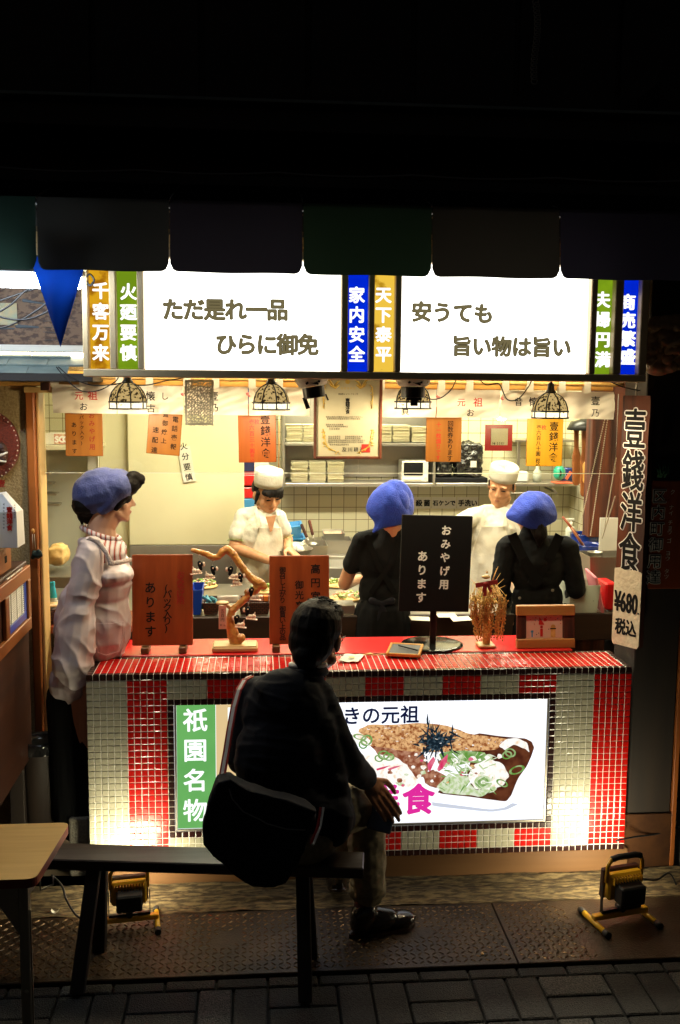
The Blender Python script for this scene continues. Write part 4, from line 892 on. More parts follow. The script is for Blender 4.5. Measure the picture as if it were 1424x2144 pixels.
# carved lion beam end
b = MB(); y = -.02
def c_(u, v, d=0): return at(u, v, y-d)
b.ell(c_(1395, 705), (.10, .09, .085)); b.ell(c_(1375, 745), (.055, .07, .075)); b.ell(c_(1415, 690, .02), (.09, .09, .06)); b.ell(c_(1420, 722, .06), (.07, .06, .02)); b.ell(c_(1378, 772, .02), (.05, .05, .028)); b.ell(c_(1398, 768, .03), (.04, .05, .026))
for k, (u, v, rr, n0) in enumerate(((1372, 680, .030, 2.2), (1392, 676, .026, 1.8), (1362, 705, .03, 2.5), (1366, 732, .026, 2), (1412, 672, .022, 1.5), (1398, 752, .022, 2), (1358, 690, .02, 1.5), (1362, 755, .02, 1.6))):
    c = c_(u, v, .085 - .02*(u < 1370)); b.tube([c + V3(math.cos(a)*rr*(1-a/16), -.004*a/6, math.sin(a)*rr*(1-a/16)) for a in [i*.35 for i in range(int(n0*18))]], .0075, 6)
b.ell(c_(1400, 684, .10), (.018, .016, .018)); b.ell(c_(1418, 688, .12), (.02, .02, .016)); b.tube([c_(1386, 712, .10), c_(1400, 722, .12), c_(1424, 716, .13), c_(1440, 708, .12)], .010, 8); b.tube([c_(1388, 716, .09), c_(1396, 736, .11), c_(1424, 736, .12)], .009, 8)
for i in range(9): p = c_(1392+i*4.2, 730, .115); b.cap(p, p+V3(0, 0, -.02-.006*(i % 2)), .0042, .002, n=6)
for i in range(7): p = c_(1356+i*2, 722+i*7, .05); b.cap(p, p+V3(-.02, 0, -.012), .007, .003, n=6)
b.box(2.26, 2.39, -.02, .06, at(1380, 790, y).z+.03, at(1380, 700, y).z)
m2 = b.remesh(.005, 1); tag(m2.build('lion_carving', 'carved'), 'dark carved wooden lion head at the top of the right pillar', 'carving')

# ------------------------------------------------------------------ left: painted board, slate eave, pennant, tube lamp
x0, x1, z0, z1 = rect(-400, 600, 178, 742, .30)
t = thing('painted_board', 'long brown painted board with rippled fish scale pattern above the slate eave', 'painted board', (x1-.3, .3, z0))
b = MB(); b.box(x0, x1, .30, .32, z0, z1, .002); b.build('board', 'mural', t)
b = MB()
for i in range(8):
    zz = z0+.060+i*.027; b.tube([(x0+.9+k*.09, .298+.001*(k % 2), zz+.006*math.sin(k*.8+i*1.7)) for k in range(18) if x0+.9+k*.09 < x1-.002], .0011, 5)
for (u0, v0, u1, v1, w0) in ((50, 629, 92, 636, .007), (36, 683, 80, 685, .008), (-20, 687, 30, 688, .006)): b.cap(at(u0, v0, .2985), at(u1, v1, .2985), w0, w0*.4, flat=.15)
b.build('painted_lines', 'mural_dark', t)
b = MB(); x0c, x1c, z0c, z1c = rect(-60, 634, 36, 680, .298); b.box(x0c, x1c, .2955, .2985, z0c, z1c, .001); b.build('pasted_card', mat('pasted_card', (.5,.38,.2), .6, col2=(.32,.36,.25), scale=30), t)
t = thing('slate_eave', 'small grey blue slate tiled eave over the doorway left of the sign', 'eave', (-.3, .25, 2.06))
b = MB(); rs = random.Random(8)
for r_ in range(3):
    for i in range(16):
        xa = -2.4+i*.155+(r_ % 2)*.07; b.obox((xa+.077, .255-.05*(2-r_)*0-.045*(2-r_)+.05, 2.066+.030*r_*1.1+.012), (.0765, 0, 0), (0, .035, .018), (0, -.002, .004), .001) if xa+.155 < .03 else None
b.build('slates', 'slate', t)
b = MB(); b.box(-2.5, .03, .14, .395, 2.030, 2.062, .003); b.build('fascia', 'black_beam', t)
b = MB(); b.box(-.205, -.17, .30, .33, 1.995, 2.028, .002); b.build('socket', 'plank', t)
pa_, pb_, pc_ = at(60, 535, -.36), at(180, 545, -.36), at(127, 727, -.36)
t = thing('pennant', 'deep blue triangular cloth pennant hanging point down left of the sign', 'pennant', pa_)
b = MB(); b.sheet(lambda p, q: tuple((pa_.lerp(pb_, p)).lerp(pc_, min(q, .998)) + V3(0, .010*math.sin(p*7+q*4)*(1-q), 0)), 16, 16); b.build('cloth', 'flag_blue', t)
b = MB(); b.tube([pa_+V3(-.02,0,.002), pb_+V3(.02,0,.002)], .002, 5); b.build('string', 'cable', t)
t = thing('tube_lamp', 'bright bluish tube lamp above the painted board', 'lamp', at(60, 586, -.27))
a_, c__ = at(-330, 576, -.30), at(172, 590, -.30)
b = MB(); b.bar(a_, c__, .05, .045, (0,1,0), .012); b.build('diffuser', 'tube', t)
b = MB(); b.bar(a_+V3(0,.03,.034), c__+V3(0,.03,.034), .016, .07, (0,1,0), .003); b.build('housing', 'black_metal', t)

# round woven tray with a mask-like emblem on the wall
c = at(-38, 932, .39); t = thing('woven_tray', 'round red brown woven tray hung on the ochre wall', 'tray', c)
b = MB(); b.lathe([(.001, .0), (.13, -.004), (.146, -.014), (.152, -.012), (.15, .004), (.13, .012), (.001, .014)], c, 48, (0,-1,0)); b.build('tray', 'basket', t)
b = MB()
for i in range(44): a = 2*math.pi*i/44; b.ell(c+V3(math.cos(a)*.148, -.013, math.sin(a)*.148), .0032, n=6)
b.build('rim_stitch', 'white_plastic', t)
b = MB(); cm = at(2, 950, .37); b.ell(cm, (.03, .02, .05)); b.ell(cm+V3(.012, -.016, .012), (.014, .01, .012)); b.cap(cm+V3(-.01, -.02, -.018), cm+V3(.02, -.02, -.022), .007); m2 = b.remesh(.004, 1); m2.build('mask', 'cabinet_dark', t)
b = MB(); b.cap(cm+V3(.004, -.022, -.004), cm+V3(.028, -.016, .006), .006, .004); b.cap(cm+V3(0, -.024, -.028), cm+V3(.022, -.02, -.03), .005, .004); b.build('mask_trim', 'white_plastic', t)

# wooden cabinet cart at the left edge, with its hatch, slats and drawer box; paper bag on top
t = thing('wooden_cart', 'reddish wooden food cart at the left edge with a white slatted hatch', 'cart', (-.40, 0, .05))
XF = -.262
b = MB(); b.box(-1.2, XF-.018, -.45, .30, .47, 1.30, .004); b.build('body', 'cabinet_dark', t)
ya, yb = -.30, .285
zt1 = 1.285; zb1 = 1.02
b = MB(); b.box(XF-.0175, XF, ya, yb, zt1-.055, zt1, .003); b.box(XF-.0175, XF, ya, yb, zb1, zb1+.05, .003); b.box(XF-.0175, XF, yb-.045, yb, zb1+.0505, zt1-.0555, .003); b.box(XF-.0175, XF, -.12, -.07, zb1+.0505, zt1-.0555, .003); b.build('hatch_frame', 'cabinet_wood', t)
b = MB(); b.box(XF-.017, XF-.008, -.068, yb-.047, zb1+.052, zb1+.085, .002); b.box(XF-.017, XF-.008, yb-.09, yb-.047, zb1+.086, zt1-.058, .002); b.build('blue_lining', 'blue_paint', t)
b = MB()
for i in range(22): zz = zb1+.09+i*.0085; b.box(XF-.012, XF-.006, -.066, yb-.10, zz, zz+.0045, .001)
for yy in (-.03, .06, .14): b.box(XF-.0058, XF-.0035, yy, yy+.003, zb1+.09, zb1+.09+22*.0085)
b.build('white_slats', 'white_plastic', t)
b = MB(); b.box(-1.1, XF-.035, -.40, .12, 1.302, 1.40, .003); bx = b.build('drawer_box', 'cabinet_wood', t)
b = MB(); b.box(XF-.036, XF-.0335, .02, .05, 1.338, 1.364); b.build('finger_hole', 'ink', bx)  # no opening: a dark plate stands in for the shade inside the hole
b = MB(); b.box(-1.1, XF-.03, -.40, .125, 1.4005, 1.408, .002); b.box(-1.09, XF-.033, -.39, .118, 1.3985, 1.4005); b.build('lid', ['light_wood'], bx)
b = MB()
for yy in (-.40, .22): b.box(-.36, -.30, yy, yy+.06, 0, .469, .003)
b.build('leg', 'dark_post', t)
c = at(18, 1125, -.02); t = thing('paper_bag', 'white paper carry bag with red lettering standing on the wooden cart', 'bag', (c.x, c.y, 1.41))
x0, x1, _, z1 = rect(-45, 1010, 40, 1120, -.02); zb_ = 1.411
b = MB(); pt = [V3(x0, -.06, zb_), V3(x1, -.06, zb_), V3(x1+.002, .05, zb_), V3(x0, .05, zb_)]; mid = [V3(x0, -.055, zb_+.13), V3(x1-.002, -.055, zb_+.135), V3(x1, .045, zb_+.13), V3(x0, .045, zb_+.13)]; tp = [V3(x0, -.02, zb_+.19), V3(x1-.06, -.02, zb_+.20), V3(x1-.05, 0, zb_+.205), V3(x0, 0, zb_+.19)]
b.add(pt+mid+tp, [(3,2,1,0),(0,1,5,4),(1,2,6,5),(2,3,7,6),(3,0,4,7),(4,5,9,8),(5,6,10,9),(6,7,11,10),(7,4,8,11),(8,9,10,11)]); b.build('bag', mat('bag_paper', (.66,.66,.66), .5, bump=.4, scale=12), t)
b = MB()
for ch, v in zip('壹錢洋食', (1067, 1080, 1092, 1105)): letter(b, ch, at(20, v, -.0602), .022, bold=.05, ext=.003, mi=0)
for i, ch in enumerate('祇園名物電話京都'): letter(b, ch, at(8, 1056+i*7, -.0602), .008, bold=0, ext=0, mi=1)
for i, ch in enumerate('元祖登録商標'): letter(b, ch, at(31, 1058+i*5, -.0602), .007, bold=0, ext=0, mi=1)
letter(b, '壹', at(3, 1012, -.03), .03, bold=.02, ext=.002, mi=0)
b.build('lettering', ['ink_red', 'ink'], t)
c = at(68, 1152, .385); t = thing('hanging_charm', 'small dark cord charm hanging on the door post', 'charm', c)
b = MB(); b.ell(at(69, 1112, .385), (.008, .008, .012), n=8); b.build('knob', 'branch', t)
b = MB(); b.tube([at(68, 1118, .385), at(69, 1150, .385)], .0015, 5); b.tube([at(72, 1118, .385), at(74, 1150, .385)], .0015, 5); b.build('cord', 'rope', t)
b = MB(); c = at(76, 1160, .38)
for i in range(14): b.ell(c+V3(random.uniform(-.018, .018), random.uniform(-.01, .01), random.uniform(-.02, .02)), .011, n=8)
b.remesh(.004, 1).build('tassel', mat('tassel_dark', (.008,.02,.012), .8), t)
# dark bucket with a plastic bag, and the pale crate behind the mannequin
c = at(84, 1585, .30); t = thing('waste_bucket', 'dark bucket lined with a clear plastic bag behind the bench', 'bucket', (c.x, .30, .0))
b = MB(); b.lathe([(.001, .30), (.055, .30), (.075, .52), (.08, .52), (.08, .515), (.06, .02), (.001, .02)], (c.x, .30, 0.02), 20); b.build('pail', 'dark_post', t)
b = MB(); b.lathe([(.06, .50), (.082, .525), (.086, .51), (.084, .47)], (c.x, .30, .02), 20, close=False); b.build('liner', 'bag_black', t)
x0, x1, z0, z1 = rect(158, 1718, 190, 1764, .12); b = MB(); b.box(x0-.03, x1-.012, .14, .30, .004, z1, .006); tag(b.build('grey_box', 'concrete'), 'small grey box on the ground beside the counter end', 'box')

# ------------------------------------------------------------------ on the counter
ZR = ZT+.0045
def standboard(label, u0, v0, u1, v1, y, cols, feet, mt='board_red', ink=('ink',)):
    t, c, ex, ey, ez, w_, h_ = boardsign('standing_board', label, 'sign board', u0, v0, u1, v1, y, mt, cols, lean=R(-6), th=.018, bev=.003, ink=ink, loc=at((u0+u1)/2, v1, y))
    for u in feet:
        p = at(u, v1, y); b = MB(); b.obox((p.x, y-.005, ZR+.014), (.016, 0, 0), (0, .05, 0), (0, 0, .0135), .003); b.build('foot', 'plank_foot', t)
    return t
standboard('left standing wooden board with two black text columns on wooden feet', 277, 1162, 404, 1349, .33, [('(パック入り)', .58, .36, .80, .155), ('あります', .30, .36, .84, .20), ('おみやげ用', .80, .22, .5, .14, 1)], (306, 384), ink=('ink','dark_red_ink'))
standboard('standing wooden board with three black text columns beside the branch stand', 564, 1164, 689, 1346, .33, [('高円宮', .77, .15, .46, .17), ('御光来', .50, .33, .56, .15), ('御召し上がり', .22, .16, .50, .11), ('御買い上の品', .22, .60, .92, .11)], (578, 672))

# driftwood key ring stand
YB_ = .34; base = at(493, 1352, YB_)
t = thing('branch_stand', 'polished driftwood branch stand on a pale wooden base holding key rings', 'stand', (base.x, YB_, ZR))
x0, x1, _, _ = rect(445, 1340, 540, 1366, YB_); b = MB(); b.box(x0, x1, YB_-.055, YB_+.055, ZR, ZR+.022, .008); b.box(x0+.006, x1-.006, YB_-.049, YB_+.049, ZR+.0215, ZR+.0265, .004); b.build('base', 'light_wood', t)
def B_(u, v, d=0): return at(u, v, YB_-d)
b = MB()
b.chain([B_(404,1152), B_(418,1156), B_(432,1160), B_(446,1167), B_(458,1166), B_(466,1155), B_(476,1150), B_(488,1160), B_(500,1178), B_(515,1198), B_(528,1212), B_(541,1220), B_(553,1228)], [.0095,.0115,.013,.0145,.0135,.017,.018,.0165,.0155,.016,.017,.022,.015], n=10)
b.chain([B_(545,1222), B_(532,1238), B_(518,1250), B_(500,1266), B_(486,1278), B_(481,1296), B_(484,1312), B_(489,1330), B_(494,1344)], [.021,.018,.0155,.015,.016,.017,.022,.027,.026], n=10)
b.ell(B_(553,1227), (.014,.012,.012)); b.ell(B_(505,1336, .012), (.019,.016,.02)); b.ell(B_(436,1163,.004), (.011,.009,.008)); b.ell(B_(516,1240,.006), (.010,.01,.014)); b.ell(B_(472,1153,.006), (.015,.012,.009))
m2 = b.remesh(.0028, 2, lambda p: .0016*noise.noise(p*90)+.001*noise.noise(Vector((p.x*60, p.y*60, p.z*200)))); m2.build('branch', 'branch', t)
b = MB(); c = B_(466,1262); b.lathe([(.001,-.004),(.026,-.004),(.028,0),(.026,.004),(.001,.0045)], c, 20); b.cap(B_(470,1264), B_(484,1274), .008); b.build('cut_disc', 'light_wood', t)
b = MB(); x0, x1, z0, z1 = rect(458, 1268, 474, 1317, YB_-.03); b.box(x0, x1, YB_-.032, YB_-.030, z0, z1, .0008); tg = b.build('price_tag', mat('tag_paper', (.62,.34,.24), .6), t)
b = MB(); words(b, column('五百円', 466, 1279, 1297, 8.5), YB_-.0324, bold=.0, ext=.002); words(b, row('税込', 463, 470, 1309, 5), YB_-.0324, bold=0, ext=.002); b.build('lettering', 'ink', tg)
# the key rings, each with a little black and white animal figure
def keyring(u, v, L, flip, label):
    p = at(u, v, YB_-.012); r = .0068; t = thing('key_ring', label, 'key ring', p, 'key rings hung on the driftwood branch')
    b = MB(); b.tube([p+V3(math.cos(a)*r, .002*math.sin(2*a), -r+math.sin(a)*r) for a in [i*math.pi/8 for i in range(16)]], .0009, 5, closed=True)
    n = int(L/.004)
    for i in range(n):
        q = p+V3(0, 0, -2*r-.002-i*.004); d = (0,1,0) if i % 2 else (1,0,0)
        b.tube([q+V3(math.cos(a)*.0014*d[0], math.cos(a)*.0014*d[1], math.sin(a)*.0028) for a in [k*math.pi/3 for k in range(6)]], .0006, 4, closed=True)
    b.build('ring', 'steel', t); q = p+V3(0, 0, -2*r-L); s = -1 if flip else 1
    K = 1.75
    def Q(x, y, z): return q+V3(x*K, y*K, z*K)
    def kr(*r): return tuple(i*K for i in r)
    b = MB(); b.ell(Q(0, 0, -.004), kr(.0055, .005, .006), n=10); b.cap(Q(0,0,-.008), Q(s*.003, 0, -.018), .005*K, .0042*K, n=8); b.ell(Q(s*.007, -.002, -.006), kr(.004,.004,.005), n=8); b.build('black_figure', 'black', t)
    b = MB(); b.ell(Q(s*.010, -.003, -.006), kr(.0038,.003,.006), n=8); b.ell(Q(-s*.004, -.001, -.023), kr(.0075, .005, .005), n=10); b.ell(Q(-s*.013, -.001, -.022), kr(.0055, .005, .0055), n=10); b.cap(Q(-s*.015,-.001,-.018), Q(-s*.016,-.001,-.012), .002*K, .001*K, n=6)
    b.obox(Q(-s*.008, -.001, -.0295), (.014*K, 0, s*.0015*K), (0, .005*K, 0), (0, 0, .001*K), .0005)
    for dx in (-.016, -.010, -.003, .003): b.cap(Q(s*dx, -.001, -.024), Q(s*dx, -.001, -.029), .0016*K, n=6)
    b.ell(Q(s*.001, -.0055, -.004), .0018*K, n=6); b.build('white_figure', 'doll_white', t)
for u, v, L, fl, lab in ((418, 1161, .016, 0, 'key ring nearest the free tip of the driftwood branch'), (445, 1171, .016, 0, 'key ring second from the free tip of the branch'), (484, 1172, .016, 1, 'key ring hung just right of the knotted bend of the branch'), (502, 1184, .020, 0, 'key ring hung midway down the sloping upper limb'),
                        (528, 1215, .018, 1, 'key ring hung below the elbow of the branch'), (520, 1254, .022, 1, 'key ring hung from the lower limb with its figure tilted'), (497, 1272, .020, 1, 'key ring resting lowest against the foot of the branch')): keyring(u, v, L, fl, lab)

# black sign on a round pole base
YK = .36
t, c, ex, ey, ez, w_, h_ = boardsign('pole_sign', 'black sign board with white lettering on a pole with round base', 'sign', 838, 1079, 985, 1280, YK-.01, 'black', [('おみやげ用', .63, .15, .71, .145), ('あります', .31, .42, .85, .155)], roll=R(1.2), th=.014, ink=('white_ink',), bold=.03, loc=at(907, 1355, YK))
p = at(907, 1300, YK+.006)
b = MB(); b.box(p.x-.014, p.x+.014, YK+.002, YK+.012, ZR+.006, at(907, 1190, YK).z, .002); b.build('pole', 'black_metal', t)
b = MB(); b.lathe([(.135, 0), (.135, .004), (.12, .007), (.001, .0075)], (p.x, YK+.02, ZR), 40); b.build('base', mat('mirror_black', (.02,.022,.02), .12, .6), t)

# rice ear ornament
c = at(1018, 1355, .33); t = thing('rice_ornament', 'golden dried rice ear ornament tied with red ribbon on the counter', 'ornament', (c.x, .33, ZR)); rs = random.Random(12); hb = c.x
b = MB(); b.box(hb-.038, hb+.036, .295, .375, ZR, ZR+.012, .003); b.box(hb-.016, hb+.016, .322, .345, ZR+.0122, ZR+.12, .003); b.build('stand', 'light_wood', t)
b = MB(); b2 = MB()
tie = at(1020, 1244, .33)
for i in range(84):
    a = rs.uniform(-1, 1); d = rs.uniform(-.02, .03); top = at(1020+a*26+rs.uniform(-5, 5), 1240-rs.uniform(-5, 26), .33+d)
    lo = at(1020+a*30+rs.uniform(-6, 6), 1300+rs.uniform(-14, 42), .33-abs(d)-.02); md = (top+lo)/2+V3(a*.024, -.02, .028)
    ps = [tie+V3(a*.008, 0, -.05), tie.lerp(top, .5), top, md, lo]; b.tube([tie+V3(a*.01,0,-.06), tie+V3(a*.006, d*.3, 0), top+V3(0,0,-.01), md, lo+V3(0,0,.02)], [.0014,.0014,.0012,.001,.0008], 4)
    for k in range(11):
        q = md.lerp(lo, k/10); b2.ell(q+V3(rs.uniform(-.004,.004), rs.uniform(-.004,.004), 0), (.0038, .0038, .0062), n=5)
for u, v in ((985, 1212), (1048, 1200), (1055, 1212), (1040, 1190), (1036, 1215), (1058, 1226), (1000, 1216), (1043, 1186)): b.tube([tie+V3(0,0,-.05), tie.lerp(at(u, v, .32), .6), at(u, v, .31)], [.0016,.0014,.0008], 4)
b.build('straw_stalks', 'straw', t); b2.build('rice_grains', 'straw', t)
b = MB()
for (u0, v0, u1, v1, wd) in ((1018, 1222, 996, 1226, .02), (1018, 1222, 1042, 1218, .02), (1016, 1222, 1014, 1248, .018), (1022, 1224, 1028, 1240, .014)): b.bar(at(u0, v0, .305), at(u1, v1, .30), wd, .003, (0,1,0), .001)
b.ell(at(1018, 1222, .30), (.012, .01, .01), n=10); b.build('ribbon', 'red_cloth', t)
b = MB(); b.ell(at(1018, 1208, .31), (.019, .015, .009), n=12); b.ell(at(1020, 1198, .31), .006, n=8); b.cap(at(1018, 1250, .30), at(1012, 1262, .30), .006); b.build('knot', 'light_wood', t)

# wooden picture frame with a card
x0, x1, z0, z1 = rect(1081, 1268, 1203, 1362, .31); z0 = ZR
t = thing('picture_frame', 'chunky wooden picture frame holding a small drawn card', 'picture frame', ((x0+x1)/2, .31, z0)); H = z1-z0; Wd = x1-x0
ly = lambda z: .30+(z-z0)*.12
def fb_(a, c, e, f, th, dy=0): b.obox(((a+c)/2, ly((e+f)/2)+dy, (e+f)/2), ((c-a)/2,0,0), (0,th/2,0), (0,.06*(f-e),(f-e)/2), .003)
b = MB(); fb_(x0, x1, z1-H*.24, z1, .022); fb_(x0, x1, z0, z0+H*.22, .022); b.build('frame_rails', 'frame_wood', t)
b = MB(); fb_(x0+.001, x0+Wd*.16, z0+H*.2205, z1-H*.2405, .014); fb_(x1-Wd*.20, x1-.001, z0+H*.2205, z1-H*.2405, .014); fb_(x0+Wd*.1605, x1-Wd*.2005, z0+H*.2205, z1-H*.2405, .006, .006); b.build('frame_stiles', 'plank', t)
b = MB(); fb_(x0+Wd*.17, x1-Wd*.21, z0+H*.225, z1-H*.245, .0015, -.001); cdm = b.build('card', mat('card', (.72,.50,.40), .5), t)
b = MB(); rs = random.Random(4)
def cp(p, q): zz = z0+H*(.225+.53*q); return V3(x0+Wd*(.17+.62*p), ly(zz)-.0022, zz)
for i in range(18): b.lathe([(.0012,0),(.0022,0),(.0022,.0004),(.0012,.0004)], cp(rs.uniform(.05, .95), rs.choice((rs.uniform(.75,.95), rs.uniform(.1,.95)))), 8, (0,-1,0), mi=rs.choice((0,1,2)))
b.bar(cp(.42, .08), cp(.42, .42), .011, .0006); b.prism([cp(.34, .6), cp(.5, .6), cp(.36, .95)], (0,-.0005,0), 0); b.lathe([(.006,0),(.006,.0004)], cp(.42, .5), 12, (0,-1,0), mi=3)
b.lathe([(.0105,0),(.0105,.0004)], cp(.74, .5), 16, (0,-1,0), mi=4); b.bar(cp(.74, .04), cp(.74, .5), .021, .0004, mi=4); b.bar(cp(.66, .42), cp(.82, .42), .005, .0012, mi=2)
b.lathe([(.006,0),(.006,.0004)], cp(.16, .3), 12, (0,-1,0), mi=1); b.bar(cp(.16, .06), cp(.16, .3), .006, .0006, mi=1); b.lathe([(.008,0),(.008,.0004)], cp(.52, .82), 8, (0,-1,0), mi=3)
b.build('drawing', ['ink_red', 'blue_plastic', 'ink', 'lip_red', 'straw'], cdm)

# slate order board, pencil, bank note, coin, straw charm
c = on(848, 1366, ZT+.004); ex = (on(893, 1376, ZT)-on(815, 1384, ZT)); ex.z = 0; ex.normalize(); ey = V3(-ex.y, ex.x, 0); rot_ = Matrix.Rotation(R(-14), 3, 'Z'); ex = V3(1,0,0); ex = rot_ @ ex; ey = rot_ @ V3(0,1,0)
t = thing('order_slate', 'small black slate in an amber wooden frame lying on the tiles', 'slate', c)
b = MB(); cz = c+V3(0,0,.011); L1, L2, fw = .072, .09, .011
for sgn in (-1, 1): b.obox(cz+ex*sgn*(L1-fw/2), ex*fw/2, ey*L2, V3(0,0,.007), .003); b.obox(cz+ey*sgn*(L2-fw/2), ex*(L1-fw-.0003), ey*fw/2, V3(0,0,.007), .003)
b.build('frame', 'amber_wood', t)
b = MB(); b.obox(cz, ex*(L1-fw-.0005), ey*(L2-fw-.0005), V3(0,0,.003), 0); b.build('slate', 'slate_board', t)
q = cz+V3(0,0,.010); b = MB(); b.tube([q+ex*-.03+ey*.03, q+ex*.055-ey*.035], .0032, 6); tag(b.build('pencil', 'black'), 'black pencil lying across the amber framed slate', 'pencil')
c = on(736, 1379, ZT+.0035); ex = V3(1, -.12, 0).normalized(); ey = V3(.35, 1, 0).normalized(); t = thing('bank_note', 'crumpled grey green bank note lying on the red tiles', 'bank note', c)
b = MB(); b.sheet(lambda p, r_: tuple(c+ex*(p-.5)*.085+ey*(r_-.5)*.12+V3(0,0,.002+.006*(noise.noise(Vector((p*3, r_*3, 0)))+.4))), 14, 14); o = b.build('note', 'note', t); sd = o.modifiers.new('s', 'SOLIDIFY'); sd.thickness = .0004
b = MB(); b.lathe([(.0125, 0), (.013, .0008), (.0125, .0016), (.001, .0016)], c+V3(.0,-.012,.0095), 20); tag(b.build('coin', 'coin'), 'single copper coin lying on the bank note', 'coin')
b = MB(); c = on(775, 1371, ZT+.006); b.tube([c+V3(-.03,.005,0), c+V3(-.012,-.004,.002), c+V3(.0,.0,.003), c+V3(.02,-.004,.0), c+V3(.05,.006,.001), c+V3(.075,.002,.002)], [.002,.005,.006,.003,.0025,.002], 6)
for k in range(7): b.tube([c+V3(-.012,0,.002), c+V3(-.03-random.random()*.014, random.uniform(-.016,.016), 0)], .0012, 4)
tag(b.build('straw_charm', 'straw'), 'small twisted straw charm between the note and slate', 'charm')

# ------------------------------------------------------------------ floodlights, bench, table
def flood(label, x, y, yaw, tilt, sc=1.0):
    t = thing('work_floodlight', label, 'floodlight', (x, y, 0), 'yellow work floodlights aimed at the counter')
    rz = Matrix.Rotation(yaw, 3, 'Z'); rt = rz @ Matrix.Rotation(tilt, 3, 'X'); O = V3(x, y, 0); hc = O + V3(0, 0, .165*sc)
    def L(a, c, e): return O + rz @ (V3(a, c, e)*sc)
    def H(a, c, e): return hc + rt @ (V3(a, c, e)*sc)
    def hb(mb, c, h, bev=.003): mb.obox(H(*c), rt @ V3(h[0]*sc,0,0), rt @ V3(0,h[1]*sc,0), rt @ V3(0,0,h[2]*sc), bev)
    b = MB(); hb(b, (0, .018, 0), (.082, .012, .062)); b.build('front_frame', 'flood_dark', t)
    b = MB(); hb(b, (0, -.012, 0), (.076, .018, .056), .008); 
    for i in range(11): hb(b, (-.062+i*.0124, -.034, .034), (.002, .014, .014), .0005)
    b.build('housing', 'flood_yellow', t)
    b = MB(); hb(b, (.0, -.062, -.012), (.055, .030, .040), .006); b.build('junction_box', 'rubber', t)
    b = MB(); hb(b, (0, .0308, 0), (.074, .0006, .054), 0); b.build('glass', 'flood_glass', t)
    hp = [H(-.079,-.012,.02), H(-.079,-.014,.09), H(-.066,-.016,.118), H(-.04,-.018,.126), H(.04,-.018,.126), H(.066,-.016,.118), H(.079,-.014,.09), H(.079,-.012,.02)]
    b = MB(); b.tube(hp, .0085*sc, 8); b.build('handle', 'flood_yellow', t)
    b = MB(); b.tube(hp[2:6], .0125*sc, 8); b.build('grip', 'rubber', t)
    b = MB()
    for s in (-1, 1): b.bar(L(s*.088, .0, .055), H(s*.088, 0, .0), .016*sc, .004*sc, rz @ V3(1,0,0), .001)
    b.bar(L(-.09, 0, .055), L(.09, 0, .055), .012*sc, .02*sc, rz @ V3(0,1,0), .001); b.build('bracket', 'rubber', t)
    b = MB(); b.bar(L(-.125, 0, .035), L(.125, 0, .035), .022*sc, .026*sc, rz @ V3(0,1,0), .003)
    b.build('cross_bar', 'flood_yellow', t)
    for s in (-1, 1):
        b = MB(); b.tube([L(s*.118, -.085, .014), L(s*.118, .085, .014)], .0115*sc, 10); ft = b.build('foot', 'flood_yellow', t)
        b = MB()
        for q in (-1, 1): b.tube([L(s*.118, q*.075, .014), L(s*.118, q*.105, .014)], .0138*sc, 10)
        b.build('end_cap', 'rubber', ft)
    b = MB(); b.lathe([(.012, -.02), (.012, .02)], L(0, .0, .06), 10, rz @ V3(0,1,0)); b.build('clamp_knob', 'rubber', t)
    return t
flood('yellow work floodlight under the bench at the left', .185, -.25, R(8), R(6), .86)
flood('yellow work floodlight by the copper plate at the right', 2.045, -.34, R(13), R(4), .95)
cable('black lead from the right floodlight over the copper plate to the wall', [(1290, 1760, -.1), (1330, 1752, 0), (1380, 1745, .05), (1440, 1725, .08)], 0, .004)
cable('second black lead from the right floodlight looping along the ground', [(1345, 1840, -.3), (1375, 1842, -.2), (1400, 1828, -.1), (1415, 1850, -.1), (1420, 1880, -.1), (1440, 1890, -.1)], 0, .004)
cable('black lead of the left floodlight trailing behind the bench leg', [(108, 1832, -.2), (130, 1855, -.25), (140, 1885, -.3), (165, 1920, -.35), (215, 1938, -.38)], 0, .004)
b = MB(); c = on(1010, 1998, 0); b.ell(c+V3(0,0,.003), (.006,.010,.003), n=8); tag(b.build('fallen_leaf', 'light_wood'), 'tiny pale leaf lying on the steel plate near the seam', 'leaf')
b = MB(); c = on(116, 1912, 0); b.sheet(lambda p, q: tuple(c+V3((p-.5)*.03, (q-.5)*.016, .003+.006*(p-.5)**2*8)), 4, 3); tag(b.build('paper_scrap', 'paper'), 'small torn paper scrap on the ground by the bench leg', 'scrap')

A_, B2 = on(70, 1780, .42), on(762, 1800, .42); A_.z = B2.z = .42; dr = (B2-A_).normalized(); sd = V3(dr.y, -dr.x, 0); A_ -= dr*.18
t = thing('bench', 'long narrow dark wooden bench the seated man sits on', 'bench', (A_+B2)/2-V3(0,0,.42))
b = MB(); cc = (A_+B2)/2+V3(0,0,-.02); b.obox(cc, dr*(B2-A_).length/2, sd*.062, V3(0,0,.0195), .004); b.build('seat', 'bench_wood', t)
for q, s in ((.305, 1), (.305, -1), (.845, 1), (.845, -1)):
    p = A_.lerp(B2, q); p.z = .38; pt = p + sd*s*.04; pb = p + sd*s*(.16 if s > 0 else .10) + dr*(-.03 if q < .5 else .02); pb.z = 0
    b = MB(); b.bar(pt, pb, .046, .036, sd, .003); b.build('leg', 'dark_post', t)

